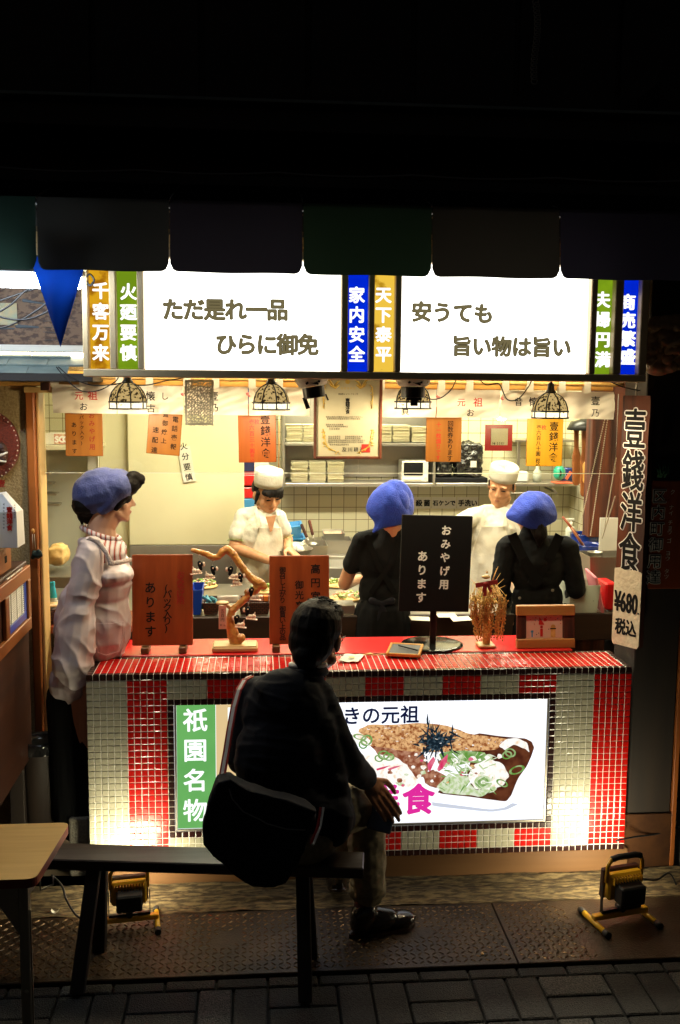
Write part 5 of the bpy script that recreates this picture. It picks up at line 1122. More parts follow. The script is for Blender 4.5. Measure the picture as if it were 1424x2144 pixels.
za = .66; p0, p1, p2 = on(-260, 1722, za), on(147, 1722, za), on(74, 1840, za)
t = thing('table', 'light wood topped table with metal legs at the left foreground', 'table', (p2.x-.3, p2.y+.15, 0))
dx_ = V3(1,0,0); q0, q1 = V3(-.75, p1.y, za), V3(p1.x, p1.y, za); q2, q3 = V3(p2.x, p2.y, za), V3(-.75, p2.y, za)
def rnd(poly, r=.03):
    out = []
    for i, p in enumerate(poly):
        a, c = (poly[i-1]-p).normalized(), (poly[(i+1) % len(poly)]-p).normalized()
        for k in range(6): s = k/5; out.append(p + a*r*(1-s)**2 + c*r*s**2)
    return out
ol = rnd([q0, q1, q2, q3]); b = MB(); b.prism([p+V3(0,0,-.0015) for p in ol], (0,0,.0015)); b.build('top', 'table_top', t)
b = MB(); b.prism([p+V3(0,0,-.027) for p in ol], (0,0,.0254)); b.build('edge', 'table_edge', t)
ins = [q0, q1+V3(-.04,-.04,0), q2+V3(-.04,.05,0), q3]
b = MB(); b.bar(ins[1]-V3(0,0,.055), ins[2]-V3(0,0,.055), .05, .015, (1,0,0), .002); b.bar(ins[2]-V3(.02,0,.055), ins[3]-V3(0,0,.055), .05, .015, (0,1,0), .002); b.build('apron', 'alu', t)
for c in (ins[1]-V3(.30,0,0), ins[2]):
    b = MB(); b.box(c.x-.02, c.x+.008, c.y-.006, c.y+.03, 0, za-.028, .003); b.box(c.x+.0082, c.x+.0115, c.y+.006, c.y+.014, .04, za-.12, .001)
    lg = b.build('leg', 'alu', t); b = MB()
    b.add([(c.x-.09, c.y+.01, za-.085), (c.x-.021, c.y+.01, za-.2), (c.x-.021, c.y+.01, za-.085), (c.x-.09, c.y+.013, za-.085), (c.x-.021, c.y+.013, za-.2), (c.x-.021, c.y+.013, za-.085)], [(0,1,2), (5,4,3), (0,3,4,1), (1,4,5,2), (2,5,3,0)])
    b.build('corner_bracket', 'alu', t); b = MB()
    for zz in (.16, .09, .3): b.lathe([(.006, 0), (.006, .003), (.003, .004)], (c.x-.004, c.y-.006, zz), 8, (0,-1,0))
    b.build('bolt', 'steel', lg)
b = MB(); h0 = at(84, 1842, p2.y+.06); b.tube([h0, h0+V3(0,0,-.03), h0+V3(.03,.03,-.03), h0+V3(.03,.03,-.005)], .0025, 6); b.build('bag_hook', 'steel', t)

# ------------------------------------------------------------------ kitchen furniture and stock
t = thing('worktop', 'long steel topped kitchen worktop with a dark wooden front edge', 'worktop', (1.1, 1.6, 0)); ZW = .85
b = MB(); b.box(-.50, 2.52, 1.16, 2.06, ZW-.03, ZW, .003); b.build('steel_top', 'steel', t)
b = MB(); b.box(-.50, 2.52, 1.125, 1.158, ZW-.13, ZW+.012, .004); b.build('front_edge', 'dark_wood', t)
b = MB(); b.box(-.48, 2.50, 1.20, 2.04, .005, ZW-.031); b.build('cupboard', 'plank', t)
t = thing('back_counter', 'steel back counter along the tiled wall', 'counter', (1.8, 3.3, 0))
b = MB(); b.box(.5, 3.04, 2.72, 3.59, .86, .90, .003); b.build('steel_top', 'steel', t)
b = MB(); b.box(.52, 3.03, 2.76, 3.58, .005, .859); b.build('cupboard', 'steel_wall', t)
b = MB(); b.box(2.56, 3.04, 1.2, 2.715, .0, .88, .003); tag(b.build('side_cupboard', 'steel_wall'), 'steel side cupboard carrying the blue pots', 'cupboard')
# shelving on the back wall
YW = 3.3
sx0, sx1, sz, _ = rect(597, 1000, 905, 1012, YW); zl = at(740, 1011, YW).z; zu = at(740, 927, YW).z; xr = at(1188, 1010, YW).x
t = thing('wall_shelf', 'open stainless steel wall shelving unit holding stacks of plates', 'shelf', (sx0, YW, zl))
b = MB(); b.box(sx0, sx1, 3.575, 3.596, zl+.02, 2.3); b.build('back_panel', 'steel_wall', t)
b = MB(); b.box(sx0-.02, sx0-.001, YW-.02, 3.59, zl-.03, 2.3, .002); b.box(sx1+.001, sx1+.02, YW-.02, 3.59, zl-.03, 2.3, .002); b.build('side_panel', 'steel', t)
b = MB(); b.box(sx0, sx1, YW-.03, 3.57, zl-.025, zl, .003); b.build('lower_board', 'steel', t)
b = MB(); b.box(sx0, sx1, YW-.03, 3.57, zu-.02, zu, .003); b.build('upper_board', 'steel', t)
t = thing('wall_shelf', 'long steel shelf right of the plates holding black bags and bottles', 'shelf', (sx1+.5, YW, zl))
b = MB(); b.box(sx1+.022, xr+.06, YW-.03, 3.59, zl-.022, zl+.002, .003); b.build('board', 'steel', t)
b = MB(); pa_ = at(1060, 1032, YW); pb_ = at(1166, 1032, YW); b.tube([pa_, pb_, pb_+V3(-.03, .2, .02)], .008, 6); b.bar(pb_, pb_+V3(-.06,.02,.055), .008, .012); b.build('rail', 'steel', t)
x0, x1, z0, z1 = rect(1080, 920, 1180, 926, YW); b = MB(); b.box(x0, x1+.1, YW+.02, 3.59, z0, z0+.018, .002); b.box(x1-.33, x1-.31, YW+.04, YW+.06, zl+.003, z0-.001); tag(b.build('small_shelf', 'steel'), 'short upper steel shelf behind the yellow placard', 'shelf')
def plate(c, w_, d_, n=1):
    b = MB(); b.lathe([(.5, .0), (.62, .001), (.72, .009), (.705, .0105), (.6, .0035), (.001, .003)], (0,0,0), 4, smooth=False); R45 = math.pi/4
    b.v = [((p[0]*math.cos(R45)-p[1]*math.sin(R45))*w_, (p[0]*math.sin(R45)+p[1]*math.cos(R45))*d_, p[2]) for p in b.v]; return b
pm = None
def stack(u0, u1, vt, zb, lab, y=YW+.10):
    global pm
    a, c = at(u0, 950, y).x, at(u1, 950, y).x; top = at((u0+u1)/2, vt, y).z; pitch = .0105; n = int((top-zb-.004)/pitch); s = (c-a)/.140
    for i in range(n):
        if pm is None: o = plate((0,0,0), .138, .18).build('plate', 'plate_cream'); pm = o
        else: o = pm.copy(); COL.objects.link(o)
        o.location = ((a+c)/2+random.uniform(-.003, .003), y+random.uniform(-.004, .004), zb+.001+i*pitch); o.scale = (s*.97, 1, 1); o.rotation_euler = (0, 0, random.uniform(-.02, .02))
        tag(o, 'cream rectangular plate in '+lab, 'plate', 'stacks of cream plates on the steel shelves')
stack(608, 645, 963, zl, 'the lower shelf stack farthest from the microwave'); stack(646, 682, 963, zl, 'the middle stack on the lower shelf'); stack(683, 719, 963, zl, 'the lower shelf stack right under the certificate')
stack(597, 633, 886, zu, 'the upper shelf stack at the outer left end'); stack(633, 668, 887, zu, 'the upper stack half behind the certificate frame'); stack(784, 817, 888, zu, 'the upper stack just right of the certificate'); stack(818, 854, 888, zu, 'the upper stack below the right lantern'); stack(857, 892, 889, zu, 'the upper stack beside the coupon placard')
x0, x1, z0, z1 = rect(842, 965, 897, 1007, YW); t = thing('microwave', 'small cream microwave oven on the lower steel shelf', 'microwave', ((x0+x1)/2, YW+.1, zl))
b = MB(); b.box(x0, x1, YW+.0, YW+.2, zl+.004, z1, .006); b.build('body', 'white_plastic', t)
b = MB(); b.box(x0+.012, x1-.04, YW-.004, YW-.0005, zl+.055, z1-.012, .002); b.build('window', 'black', t)
b = MB(); b.box(x0+.012, x1-.05, YW-.006, YW-.0005, zl+.018, zl+.03, .002); b.lathe([(.009, 0), (.009, .008)], (x1-.02, YW, zl+.035), 12, (0,-1,0)); b.build('controls', 'plate_cream', t)
def bagblob(u0, u1, v0, v1, y, nm, lab, seed, mt='bag_black', amp=1):
    x0, x1, z0, z1 = rect(u0, v0, u1, v1, y); b = MB(); b.box(x0+.02, x1-.02, y, y+.16, z0+.02, z1-.02); b.ell(((x0+x1)/2, y+.08, (z0+z1)/2), ((x1-x0)/2, .1, (z1-z0)/2))
    tag(b.remesh(.008, 3, lambda p: amp*(.014*noise.noise(p*28+Vector((seed,0,0)))+.008*abs(noise.noise(p*60)))).build(nm, mt), lab, 'bag')
bagblob(910, 952, 930, 1004, YW, 'plastic_bag', 'shiny black plastic bundle beside the coupon placard', 1); bagblob(952, 1016, 924, 1004, YW, 'plastic_bag', 'large crinkled black plastic bundle under the red notice', 2)
b = MB(); x0, x1, z0, z1 = rect(985, 965, 997, 978, YW-.02); b.box(x0, x1, YW-.03, YW-.026, z0, z1); tag(b.build('bag_label', 'paper'), 'small white label on the large black plastic bundle', 'label')
b = MB(); x0, x1, z0, z1 = rect(906, 1000, 1020, 1008, YW); b.box(x0, x1, YW-.02, YW+.2, zl+.0035, z1, .003); tag(b.build('tray', 'black'), 'flat black tray under the black plastic bundles', 'tray')
x0, x1, z0, z1 = rect(1016, 889, 1073, 944, .60); t = thing('red_notice', 'red hanging notice card with a small cream panel', 'notice', ((x0+x1)/2, .6, z0))
b = MB(); b.box(x0, x1, .60, .608, z0, z1, .001); b.build('card', 'red_plastic', t)
x2, x3, z2, z3 = rect(1028, 897, 1063, 932, .6); b = MB(); b.box(x2, x3, .5965, .5995, z2, z3); b.build('cream_panel', 'plate_cream', t)
b = MB(); words(b, row('NISSEI', 1033, 1056, 928, 7), .5960, bold=.01, ext=.005)
b.build('lettering', 'ink', t)
b = MB(); b.tube([((x0+x1)/2, .604, z1), ((x0+x1)/2, .604, z1+.06)], .0015, 4); b.build('string', 'rope', t)
# wall labels
for u0, u1, tx, lab in ((852, 903, 'で殺菌', 'white wall label ending with three characters beside the left headscarf'), (904, 956, '石ケンで', 'white wall label with four characters above the black pole sign'), (957, 1002, '手洗い', 'white wall label half hidden by the older cook')):
    x0, x1, z0, z1 = rect(u0, 1041, u1-1, 1065, 3.59); t = thing('wall_label', lab, 'label', ((x0+x1)/2, 3.59, z0), 'hygiene labels on the tiled wall')
    b = MB(); b.box(x0, x1, 3.590, 3.598, z0, z1); b.build('plate', 'white_plastic', t)
    b = MB(); n = len(tx); words(b, row(tx, u0+(9 if n < 4 else 8), u1-(9 if n < 4 else 8), 1053, 14 if n < 4 else 12), 3.5895, bold=.045, ext=.01); b.build('lettering', 'ink', t)
# utensils hanging by the side wall
for i, (u, v0, v1, wd, mt, lab, y) in enumerate(((1207, 900, 1008, .050, 'cabinet_wood', 'forked wooden paddle hung leftmost by the side wall', 3.0), (1223, 898, 1032, .046, 'cabinet_wood', 'long rounded wooden paddle hung lowest by the side wall', 2.9), (1241, 900, 1018, .05, 'plank', 'dark wooden paddle nearest the red side panel', 2.85))):
    p, q = at(u, v0, y), at(u, v1, y); b = MB(); b.chain([p, p.lerp(q, .35), p.lerp(q, .5), q], [.019, .017, wd*.62, wd*.6], flat=.3, n=12); tag(b.build('wooden_paddle', mt), lab, 'paddle', 'wooden paddles by the side wall')
b = MB(); p, q = at(1229, 975, 2.75), at(1229, 1006, 2.75); b.cap(p, q, .030, .028, flat=.3); tag(b.build('rice_scoop', 'yellow_wood'), 'pale bamboo scoop in front of the long paddle', 'scoop')
b = MB(); b.lathe([(.001, .0), (.05, .008), (.075, .05), (.072, .052), (.046, .014), (.001, .006)], at(1246, 972, 2.7), 20, (.4, -.6, -.6)); b.tube([at(1246, 972, 2.7), at(1240, 940, 2.7)], .005, 6); tag(b.build('ladle', 'steel'), 'steel ladle hung over the paddles', 'ladle')
b = MB(); b.lathe([(.001, .05), (.10, .02), (.125, -.03), (.12, -.035), (.09, .01), (.001, .035)], at(1225, 890, 2.9), 20); tag(b.build('hanging_wok', 'black_metal'), 'dark iron pan hung above the wooden paddles', 'pan')
c = at(1171, 990, 3.25); t = thing('round_canister', 'teal green rounded plastic canister with a black band on the shelf', 'canister', (c.x, c.y, zl))
b = MB(); b.ell(c, (.045, .045, .055)); b.build('body', 'green_plastic', t); b = MB(); b.lathe([(.0462, -.008), (.0475, 0), (.0462, .008)], c+V3(-.012,0,0), 20, (1, .3, 0)); b.build('band', 'black', t)
b = MB(); b.box(c.x-.04, c.x+.09, 3.2, 3.32, zl+.0035, zl+.014, .003); b.bar(c+V3(.05,-.01,-.045), c+V3(.085,-.01,.01), .02, .01); tag(b.build('grater', mat('orange_plastic', (.7,.14,.06), .4)), 'orange plastic grater beside the teal canister', 'grater')
b = MB(); b.lathe([(.03, 0), (.032, .05), (.03, .075), (.012, .10), (.012, .125), (.001, .126)], (at(1128, 1000, 3.3).x, 3.34, zl+.003), 16); tag(b.build('bottle', 'clear_plastic'), 'clear plastic bottle on the shelf below the yellow placard', 'bottle')
b = MB(); b.lathe([(.055, 0), (.055, .09), (.058, .10), (.001, .105)], (at(1190, 985, 3.4).x, 3.42, zl+.003), 20); tag(b.build('pot', 'blue_enamel'), 'small dark blue enamel pot behind the teal canister', 'pot')
b = MB(); x0, x1, z0, z1 = rect(1072, 982, 1108, 1005, 3.3); b.box(x0, x1, 3.3, 3.4, zl+.0035, z1-.02, .012); tag(b.build('plastic_tub', 'white_plastic'), 'flat white plastic tub right of the older cook head', 'tub')
x0, x1, z0, z1 = rect(1204, 1044, 1240, 1085, 2.9); t = thing('switch_box', 'beige wall box with a white paper note on the tiled side wall', 'box', (3.0, 2.8, z0))
b = MB(); b.box(3.0, 3.048, 2.62, 2.95, z0, z1, .004); b.build('box', 'plate_cream', t); b = MB(); b.box(2.9955, 2.9985, 2.80, 2.93, z0+.02, z1-.04); b.build('note', 'paper', t)
for u0, v0, u1, v1, lab in ((1266, 880, 1212, 1112, 'beaded cord nearest the paddles'), (1272, 880, 1236, 1124, 'beaded cord in front of the dark red panel'), (1290, 960, 1262, 1130, 'beaded cord beside the plank sign'), (1288, 1040, 1258, 1136, 'short beaded cord just left of the plank sign')):
    p, q = at(u0, v0, .95), at(u1, v1, 1.9); b = MB(); n = 60
    for k in range(n): b.ell(p.lerp(q, k/n), (.0038, .0038, .0055), n=6)
    tag(b.build('beaded_cord', 'rope'), lab+' slanting down to the pots', 'cord', 'beaded cords by the pots')
def wcap(c, r, h): 
    b = MB(); b.lathe([(r*.96, 0), (r, .012), (r*1.01, h*.8), (r*1.03, h*.82), (r*1.03, h), (r*.97, h), (r*.96, h*.82), (.001, h*.82)], c, 32); return b
for u, v, y, r, lab in ((1226, 1116, 2.35, .098, 'blue enamel sauce pot with a wooden stick standing farther back'), (1238, 1139, 1.95, .094, 'blue enamel sauce pot with a pale wooden stick nearest the plank sign')):
    c = at(u, v, y); h = .22; t = thing('sauce_pot', lab, 'pot', (c.x, y, c.z-h), 'blue enamel sauce pots')
    b = MB(); b.lathe([(r*.93, 0), (r, .012), (r, h*.7), (r*1.03, h*.72), (r, h*.74), (r, h-.006), (r*1.03, h), (r*.97, h), (r*.95, h-.02), (r*.95, h-.035)], (c.x, y, c.z-h), 32); b.build('pot', 'blue_enamel', t)
    b = MB(); b.lathe([(r*.95, h-.034), (.001, h-.034)], (c.x, y, c.z-h), 32); b.build('sauce', 'miso', t)
    b = MB(); b.tube([V3(c.x-.02, y, c.z-.05), at(u-(48 if u < 1230 else 42), v-(34 if u < 1230 else 34), y+.02)], .008, 8); b.build('stick', 'board_red' if u < 1230 else 'cabinet_wood', t)
    b = MB(); b.box(c.x-.11, c.x+.11, y-.11, y+.11, .885, c.z-h-.001, .003); tag(b.build('pot_stand', 'steel_wall'), 'steel stand raising the '+('farther' if u < 1230 else 'nearer')+' blue sauce pot', 'stand')
def tub(x0, x1, y0, y1, z0, z1, th=.004, tp=.012):
    b = MB(); o = [(x0+tp,y0+tp,z0),(x1-tp,y0+tp,z0),(x1-tp,y1-tp,z0),(x0+tp,y1-tp,z0),(x0,y0,z1),(x1,y0,z1),(x1,y1,z1),(x0,y1,z1)]
    i = [(x0+th,y0+th,z1),(x1-th,y0+th,z1),(x1-th,y1-th,z1),(x0+th,y1-th,z1),(x0+tp+th,y0+tp+th,z0+th),(x1-tp-th,y0+tp+th,z0+th),(x1-tp-th,y1-tp-th,z0+th),(x0+tp+th,y1-tp-th,z0+th)]
    return b.add(o+i, [(3,2,1,0),(0,1,5,4),(1,2,6,5),(2,3,7,6),(3,0,4,7),(4,5,9,8),(5,6,10,9),(6,7,11,10),(7,4,8,11),(9,8,12,13),(10,9,13,14),(11,10,14,15),(8,11,15,12),(12,15,14,13)])
x0, x1, z0, z1 = rect(1222, 1160, 1290, 1212, 1.5); b = tub(x0, x1+.05, 1.4, 1.62, z0, z1); tag(b.build('steel_container', 'steel'), 'deep steel container in front of the blue pots', 'container')
b = MB(); c = at(1246, 1156, 1.55); b.lathe([(.042, -.08), (.042, 0), (.044, .002), (.040, .002), (.039, -.06), (.001, -.06)], c, 20); tag(b.build('steel_cup', 'steel'), 'round steel cup standing inside the steel container', 'cup')
x0, x1, _, _ = rect(1206, 1180, 1300, 1260, 1.5); b = MB(); b.box(x0, x1, 1.38, 1.66, ZW+.002, z0-.002, .003); tag(b.build('steel_case', 'steel_wall'), 'tall steel case under the deep steel container', 'case')
x0, x1, z0, z1 = rect(1200, 1226, 1258, 1292, 1.12); t = thing('storage_tub', 'translucent plastic tub half full of dark seaweed shreds', 'tub', ((x0+x1)/2, 1.2, ZW+.012))
b = tub(x0-.02, x1, 1.13, 1.30, ZW+.013, ZW+.16); b.build('tub', 'clear_plastic', t)
b = MB(); rs = random.Random(6)
for i in range(160): p = V3(rs.uniform(x0+.0, x1-.02), rs.uniform(1.15, 1.28), ZW+.02+rs.uniform(0, .06)); b.tube([p, p+V3(rs.uniform(-.03,.03), rs.uniform(-.02,.02), rs.uniform(-.01,.02))], .0015, 4)
b.build('seaweed', 'ink', t)
b = MB(); x0, x1, z0, z1 = rect(1238, 1211, 1268, 1290, 1.10); b.obox(((x0+x1)/2+.02, 1.22, ZW+.115), (.008,0,0), (0,.085,.01), (-.022,0,.095), .012); tag(b.build('tub_lid', 'pink_plastic'), 'pink translucent lid leaning beside the seaweed tub', 'lid')
b = MB(); x0, x1, z0, z1 = rect(1266, 1240, 1300, 1298, 1.12); b.obox(((x0+x1)/2+.01, 1.25, ZW+.09), (.03,0,0), (0,.08,0), (.0,0,.072), .008); tag(b.build('red_tub', 'red_plastic'), 'bright red plastic tub wedged by the plank sign', 'tub')
b = MB(); x0, x1, z0, z1 = rect(1255, 1084, 1285, 1160, 1.8); b.box(x0, x1+.1, 1.80, 1.806, z0-.03, z1, .002); tag(b.build('cutting_board', 'white_plastic'), 'pale upright cutting board behind the nearer blue pot', 'cutting board')
c = at(1195, 1108, 2.9); t = thing('soap_dispenser', 'white pump soap dispenser behind the blue pots', 'dispenser', (c.x, c.y, .9))
b = MB(); b.lathe([(.035, .0), (.036, c.z-.9), (.02, c.z-.88), (.001, c.z-.88)], (c.x, c.y, .901), 16); b.build('body', 'clear_plastic', t); b = MB(); b.lathe([(.012, 0), (.012, .03), (.006, .03), (.006, .05)], c+V3(0,0,.02), 10); b.bar(c+V3(-.04,0,.07), c+V3(.02,0,.07), .012, .02); b.build('pump', 'white_plastic', t)
# back counter gear by the young cook
def basket(u0, u1, v0, v1, y, lab, roll):
    x0, x1, z0, z1 = rect(u0, v0, u1, v1, y); t = thing('plastic_basket', lab, 'basket', ((x0+x1)/2, y, z0), 'blue plastic baskets'); b = tub(x0, x1, y-.12, y+.12, z0, z1, .005, .02)
    for i in range(12):
        xx = x0+.02+(x1-x0-.04)*i/11; b.bar((xx, y-.122+.018, z0+.01), (xx, y-.124, z1-.015), .004, .004)
    b.box(x0-.006, x1+.006, y-.128, y-.118, z1-.012, z1, .003); b.box(x1-.002, x1+.008, y-.117, y+.12, z1-.012, z1, .003)
    mt = Matrix.Translation(((x0+x1)/2, y, z0)) @ Matrix.Rotation(roll, 4, 'Y') @ Matrix.Translation((-(x0+x1)/2, -y, -z0)); b.v = [tuple(mt @ Vector(p)) for p in b.v]; b.build('basket', 'blue_plastic', t)
basket(575, 634, 1098, 1130, 2.9, 'tilted upper blue basket behind the young cook', R(-7)); basket(575, 636, 1122, 1142, 2.92, 'lower blue basket nested under the tilted one', R(-2))
b = MB(); b.box(at(570,1140,2.9).x, at(640,1140,2.9).x, 2.78, 3.05, .902, at(600,1144,2.9).z-.002, .003); tag(b.build('steel_stand', 'steel_wall'), 'steel stand below the two blue baskets', 'stand')
c = at(612, 1152, 2.25); t = thing('egg_bowl', 'wide steel bowl of white eggs in front of the young cook', 'bowl', (c.x, 2.25, c.z-.06)); r = .125
b = MB(); b.lathe([(.05, -.055), (.085, -.045), (r*.93, -.01), (r, .012), (r*1.03, .013), (r*.98, .008), (r*.9, -.008), (.08, -.04), (.001, -.048)], c, 32); b.build('bowl', 'steel', t)
for i, (dx, dy) in enumerate(((-.05,-.04),(.0,-.05),(.05,-.035),(.03,.03),(-.03,.02))): b = MB(); b.ell(c+V3(dx, dy, .004+.018*(i == 1)), (.024, .022, .029), n=12); tag(b.build('egg', 'white_plastic'), ('white egg highest on the pile in the steel bowl' if i == 1 else 'white egg lying in the wide steel bowl'), 'egg', 'eggs in the steel bowl')
b = MB(); b.lathe([(.10, 0), (.10, c.z-.06-.86)], (c.x, 2.25, .851), 24); tag(b.build('round_stand', 'steel_wall'), 'round steel pan under the bowl of eggs', 'stand')
b = MB(); b.tube([at(622,1147,2.3), at(637,1132,2.33)], .0045, 6); b.ell(at(614,1148,2.27), (.016,.016,.016), n=10); tag(b.build('spoon', 'doll_white'), 'pale spoon with a red end resting in the egg bowl', 'spoon')
c = at(610, 1140, 2.62); b = MB(); b.lathe([(.09, -.2), (.11, -.02), (.118, 0), (.11, 0), (.1, -.03), (.001, -.03)], c, 28); tag(b.build('batter_pot', 'plate_cream'), 'pot of pale batter behind the egg bowl', 'pot')
x0, x1, z0, z1 = rect(640, 1138, 684, 1172, 2.5); b = tub(x0, x1, 2.4, 2.65, z0-.03, z1); tag(b.build('steel_container', 'steel'), 'square steel container holding two ladles', 'container')
b = MB(); b.box(x0, x1+.25, 2.38, 2.70, .60, z0-.032, .003); tag(b.build('steel_case', 'steel_wall'), 'steel case under the square ladle container', 'case')
for u0, v0, u1, v1, lab, dk in ((660, 1140, 648, 1092, 'ladle with a dark riveted handle standing upright', .1), (650, 1142, 632, 1100, 'black handled spatula leaning left beside the ladle', .2)):
    p, q = at(u0, v0, 2.5+dk), at(u1, v1, 2.55+dk); b = MB(); b.cap(p.lerp(q, .45), q, .010, .011, mi=1); b.tube([p, p.lerp(q, .5)], .005, 6); b.ell(p+V3(-.015, -.02, 0), (.035, .03, .022), n=14); tag(b.build('ladle', ['steel', 'plank']), lab, 'ladle')
for u0, u1, v0, v1, y, mt, lab in ((676, 720, 1113, 1130, 3.05, 'steel', 'small steel pan with reddish filling on the back counter'), (674, 735, 1128, 1172, 2.9, 'steel', 'wide steel pan below the small reddish pan')):
    x0, x1, z0, z1 = rect(u0, v0, u1, v1, y); b = tub(x0, x1, y-.1, y+.12, z0, z1); tag(b.build('steel_pan', mt), lab, 'pan')
x0, x1, z0, z1 = rect(678, 718, 1116, 1128, 3.05); b = MB(); b.box(at(680,1120,3.05).x, at(716,1120,3.05).x, 2.97, 3.15, at(700,1127,3.05).z, at(700,1117,3.05).z); tag(b.build('meat_paste', 'topping'), 'reddish paste filling the small steel pan', 'food')
b = MB(); b.box(at(690,1172,2.9).x-.05, at(735,1172,2.9).x+.02, 2.8, 3.02, .902, at(700,1172,2.9).z-.002); tag(b.build('pan_stand', 'steel_wall'), 'steel base under the wide steel pan', 'stand')
# stacked crates beyond the cream partition
for i, (v0, v1, mt, lab) in enumerate(((992, 1014, 'red_plastic', 'upper red crate seen past the cream partition'), (1018, 1040, 'red_plastic', 'lower red crate with white marks past the partition'), (1041, 1062, 'blue_plastic', 'light blue crate at the bottom of the far stack'))):
    x0, x1, z0, z1 = rect(508, v0, 536, v1, 3.2); b = MB(); b.box(x0-.2, x1+.05, 3.1, 3.4, z0, z1, .004); tag(b.build('crate', mt), lab, 'crate', 'crates stacked beyond the partition')
b = MB(); x0, x1, z0, z1 = rect(480, 1062, 536, 1300, 3.2); b.box(x0, x1+.05, 3.08, 3.42, .005, z1-.003); tag(b.build('crate_stand', 'steel_wall'), 'grey base carrying the stack of crates', 'stand')
x0, x1, z0, z1 = rect(510, 930, 546, 1200, 2.7); b = MB(); b.box(at(508, 800, 3.45).x, at(534, 800, 3.45).x+.02, 3.44, 3.45, .9, 2.5); tag(b.build('blue_cloth', 'scarf_grey'), 'dark blue grey hanging cloth in the gap past the partition', 'cloth')
x0, x1, z0, z1 = rect(533, 960, 570, 1200, 3.1); b = MB(); b.box(x0, x1-.02, 3.2, 3.3, .0, 2.6); tag(b.build('white_column', 'white_plastic'), 'white square column behind the young cook', 'column')
b = MB(); p = at(584, 1000, 3.2)
for k in range(5): b.ell(at(582+k % 2*3, 1018+k*7, 3.2), (.014, .012, .02), n=8, mi=0)
b.tube([at(585, 860, 3.2), at(583, 1015, 3.2)], .004, 5, mi=0); tag(b.build('hanging_talisman', 'branch'), 'small brown talisman hung beside the steel shelving', 'talisman')
# paper strip on the partition
boardsign('paper_strip', 'white paper strip with black brush characters stuck on the cream partition', 'paper strip', 378, 935, 404, 1009, 2.44, 'paper', [('火分要慎', .5, -.02, .86, .62)], roll=R(-9), th=.003, bev=0)
# doorway side stock at the left
x0, x1, z0, z1 = rect(95, 908, 150, 930, 2.2); t = thing('storage_carton', 'long red and white carton on the shelf in the left doorway', 'carton', (x0, 2.2, z0))
b = MB(); b.box(x0, x1+.1, 2.2, 2.35, z0, z1); b.build('carton', 'paper', t)
b = MB(); xa, xb_, _, _ = rect(114, 908, 150, 930, 2.2); b.box(xa, xb_+.1, 2.197, 2.1995, z0+.002, z1-.002); b.build('red_face', 'topping', t)
b = MB(); words(b, row('SCO', 120, 136, 919, 17), 2.1965, bold=.05, ext=.01); b.build('lettering', 'white_ink', t)
b = MB(); b.box(at(85,932,2.2).x-.4, at(204,932,2.2).x, 2.1, 2.6, z0-.03, z0-.002, .003); tag(b.build('doorway_shelf', 'plate_cream'), 'cream shelf carrying the carton in the left doorway', 'shelf')
b = MB(); b.box(-1.5, at(190, 950, 2.6).x, 2.62, 2.66, .0, z0-.04); tag(b.build('frosted_panel', 'grey_panel'), 'greyish panel filling the left doorway below the shelf', 'panel')
b = MB(); b.box(at(184,940,2.58).x, at(206,940,2.58).x, 2.55, 2.62, .0, z0-.032, .003); tag(b.build('white_post', 'white_plastic'), 'white door stile beside the cream partition', 'post')
for i in range(4): b = MB(); x0, x1, z0, z1 = rect(92, 985+i*22, 100, 991+i*22, 2.5); b.box(x0-.1, x1+.02+.02*i, 2.45, 2.55, z0-.002, z0+.012, .002); tag(b.build('steel_tray', 'steel'), 'steel tray at level %s of the rack by the door post' % ('one two three four'.split()[i]), 'tray', 'steel trays in the left doorway')
bagblob(92, 140, 1142, 1190, 1.5, 'food_bag', 'clear bag of brown flakes on the shelf behind the mannequin', 7, 'crepe', .35)
x0, x1, z0, z1 = rect(92, 1190, 160, 1206, 1.5); b = MB(); b.box(x0-.3, x1, 1.42, 1.75, z0-.05, z0+.01, .003); tag(b.build('side_shelf', 'steel'), 'low steel shelf under the bag of flakes', 'shelf')
c = at(106, 1240, .66); t = thing('spray_bottle', 'bright blue spray bottle behind the round lidded pot', 'spray bottle', (c.x, .66, c.z-.08))
b = MB(); b.bar(c+V3(-.026,0,.034), c+V3(.02,0,.04), .02, .022, (0,1,0), .004); b.bar(c+V3(-.02,0,.03), c+V3(-.026,0,-.012), .010, .01); b.cap(c+V3(.008,0,.03), c+V3(.012,0,-.02), .012, .016); b.build('trigger_head', 'teal_plastic', t)
b = MB(); b.lathe([(.03,-.16),(.03,-.06),(.016,-.03),(.014,-.02)], c+V3(.012,0,0), 16); b.build('bottle', 'clear_plastic', t)
c = at(100, 1268, .62); t = thing('lidded_pot', 'round black pot with a wooden lid behind the mannequin', 'pot', (c.x, .62, c.z-.1))
b = MB(); b.lathe([(.03,-.075),(.055,-.07),(.062,-.01),(.06,0),(.001,0)], c, 28); b.build('pot', 'wicker', t)
b = MB(); b.lathe([(.055,.001),(.058,.004),(.055,.011),(.001,.013)], c, 28); b.box(c.x-.010, c.x+.010, c.y-.006, c.y+.006, c.z+.0125, c.z+.022, .002); b.build('lid', 'light_wood', t)
b = MB(); b.box(at(62,1312,.62).x-.4, at(280,1312,.62).x, .545, .85, c.z-.11, c.z-.077, .003); tag(b.build('low_shelf', 'board_red'), 'dark red wooden shelf behind the mannequin', 'shelf')
